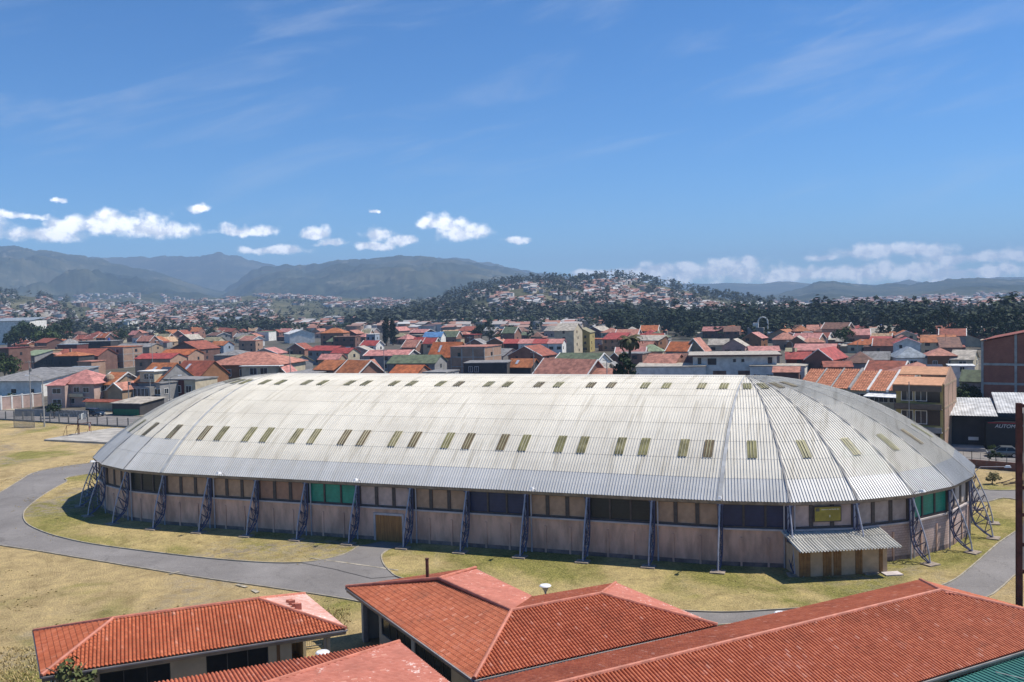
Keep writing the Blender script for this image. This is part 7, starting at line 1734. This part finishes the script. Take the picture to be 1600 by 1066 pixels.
for k, (px, top, D, arm, lb) in enumerate(((238, 536, 330, 1.5, 'thin lamp post over the roofs behind the solar panel house'), (453, 545, 260, 0, 'thin pole over the olive green roof left of centre'), (600, 545, 250, 0, 'thin pole between the long pink roof and dull green roof'), (735, 526, 330, 0, 'thin pole by the unfinished pale brick house'), (834, 548, 240, 0, 'thin pole before the brick front gable right of centre'), (948, 560, 200, 0, 'thin pole between the broad green roof and the palm'), (1138, 528, 380, 0, 'thin pole behind the left part of the white modern house'), (1303, 541, 330, 1.5, 'lamp post right of the bright red gable house'), (1340, 535, 360, 1.5, 'lamp post before the olive green trees'), (1238, 536, 380, -1.5, 'lamp post left of the large maroon house'))):
    pole(lb, px, 560, top, arm=arm or None, D=D, name='street_lamp' if arm else 'utility_pole', r=.14)
# overhead wires along the left street
for (xa, ya, Da), (xb, yb, Db) in (((49, 566, 211), (202, 588, 221)), ((202, 588, 221), (236, 588, 221)), ((-60, 560, 205), (49, 566, 211))):
    A, B = atd(xa, ya, Da), atd(xb, yb, Db); o = thing('overhead_wire', {49: 'sagging wires between the two poles either side of the pink-roofed house', 202: 'short wires between the poles by the tan gabled house', -60: 'sagging wires running off the left edge from the dark pole'}[xa], 'wire', A); mb = MB()
    for dz in (0, .35):
        pts = [Vector((0, 0, dz)).lerp(B - A + Vector((0, 0, dz)), t / 10) - Vector((0, 0, 1.2 * 4 * (t / 10) * (1 - t / 10))) for t in range(11)]; mb.path(pts, .03, 4)
    mb.build('wire', M_WINF, o)
# conifer and palm behind the arena
d_co = tree_data('pine', 'dark', 14, 9.5, 1500, .38, 51)
place_tree('conifer', 'dark bushy conifer rising behind the arena ridge, under the palm', d_co, 976, 549, 14, 190)
P = atd(984, 530, 215); hp = P.z
pt = thing('palm_tree', 'palm with drooping dry fronds behind the arena ridge', 'palm', (P.x, P.y, 0))
mb = MB(); pts = [(0, 0, 0), (.1, 0, hp * .35), (-.05, .05, hp * .7), (0, 0, hp)]; mb.path(pts, .32, 9); mb.build('trunk', M_BARK, pt)
g = np.random.RandomState(8); V = []; A_ = []
for f in range(34):
    az = f * 2.4 + g.uniform(-.2, .2); up_ = g.uniform(-.35, 1.0); L = g.uniform(2.6, 3.8); dx, dy = math.cos(az), math.sin(az); prev = None; cur = np.array([0, 0, hp]); el = up_ * 1.1
    for k in range(12):
        st = L / 12; nxt = cur + np.array([dx * math.cos(el) * st, dy * math.cos(el) * st, math.sin(el) * st]); el -= .16 + .05 * (k > 5)
        for sd in (-1, 1):
            ln = .55 * math.sin(math.pi * (k + 1.2) / 14); sx, sy = -dy * sd, dx * sd
            V += [tuple(cur), tuple(nxt), (nxt[0] + sx * ln + dx * .2, nxt[1] + sy * ln + dy * .2, nxt[2] - ln * .55), (cur[0] + sx * ln + dx * .2, cur[1] + sy * ln + dy * .2, cur[2] - ln * .55)]; A_.append(g.rand() if up_ > 0 else 1.0)
        cur = nxt
npmesh('crown', V, np.arange(len(V)).reshape(-1, 4), leaf_mat('leaf_palm', (.035, .05, .018), (.15, .12, .055)), pt, A_)
# dry bush with fallen branches on the right-hand verge, and small street bush
d_bush = tree_data('broad', 'dry', 2.2, 2.2, 380, .12, 55)
P = at(1551, 757, 0); tree('bush', 'dry dark bush beside the ring road at the right', d_bush, (P.x, P.y, -.3), .95, 0, cat='bush')
P = at(1556, 722, 0); tree('bush', 'small dark bush against the street wall at the right', tree_data('broad', 'dark', 2.2, 2.2, 380, .12, 56), (P.x, P.y, -.2), .9, 0, cat='bush')
P = at(1585, 757, 0); bp_ = thing('fallen_branch', 'dead branches lying on the verge beside the dry bush', 'branch', P, 0)
mb = MB(); q = random.Random(5)
for k in range(9): a = q.uniform(-.5, .5); L = q.uniform(1.5, 4); s0 = Vector((q.uniform(-2, .5), q.uniform(-.6, .6), .1)); e = s0 + Vector((math.cos(a) * L, math.sin(a) * L, q.uniform(.1, .7))); mb.tube(s0, e, .07, 5, 0, .02); mb.tube(s0.lerp(e, .5), s0.lerp(e, .5) + Vector((.6, q.uniform(-.6, .6), .3)), .03, 4, 0, .01)
mb.build('branch', M_BARK, bp_)

# ================================================================== AIR
hm = bpy.data.materials.new('haze'); hm.use_nodes = True; T = NT(hm.node_tree); hm.node_tree.nodes.remove(hm.node_tree.nodes['Principled BSDF'])
pv = T.n('ShaderNodeVolumePrincipled'); pv.inputs['Color'].default_value = (0.48, 0.70, 1.0, 1); pv.inputs['Density'].default_value = 1.35e-4; pv.inputs['Anisotropy'].default_value = 0.0
T.l(pv.outputs[0], hm.node_tree.nodes['Material Output'].inputs['Volume'])
mb = MB(); mb.box(-9600, 9600, -400, 14500, -400, 680); hz_ = mb.build('haze', hm); tag(hz_, kind='stuff')
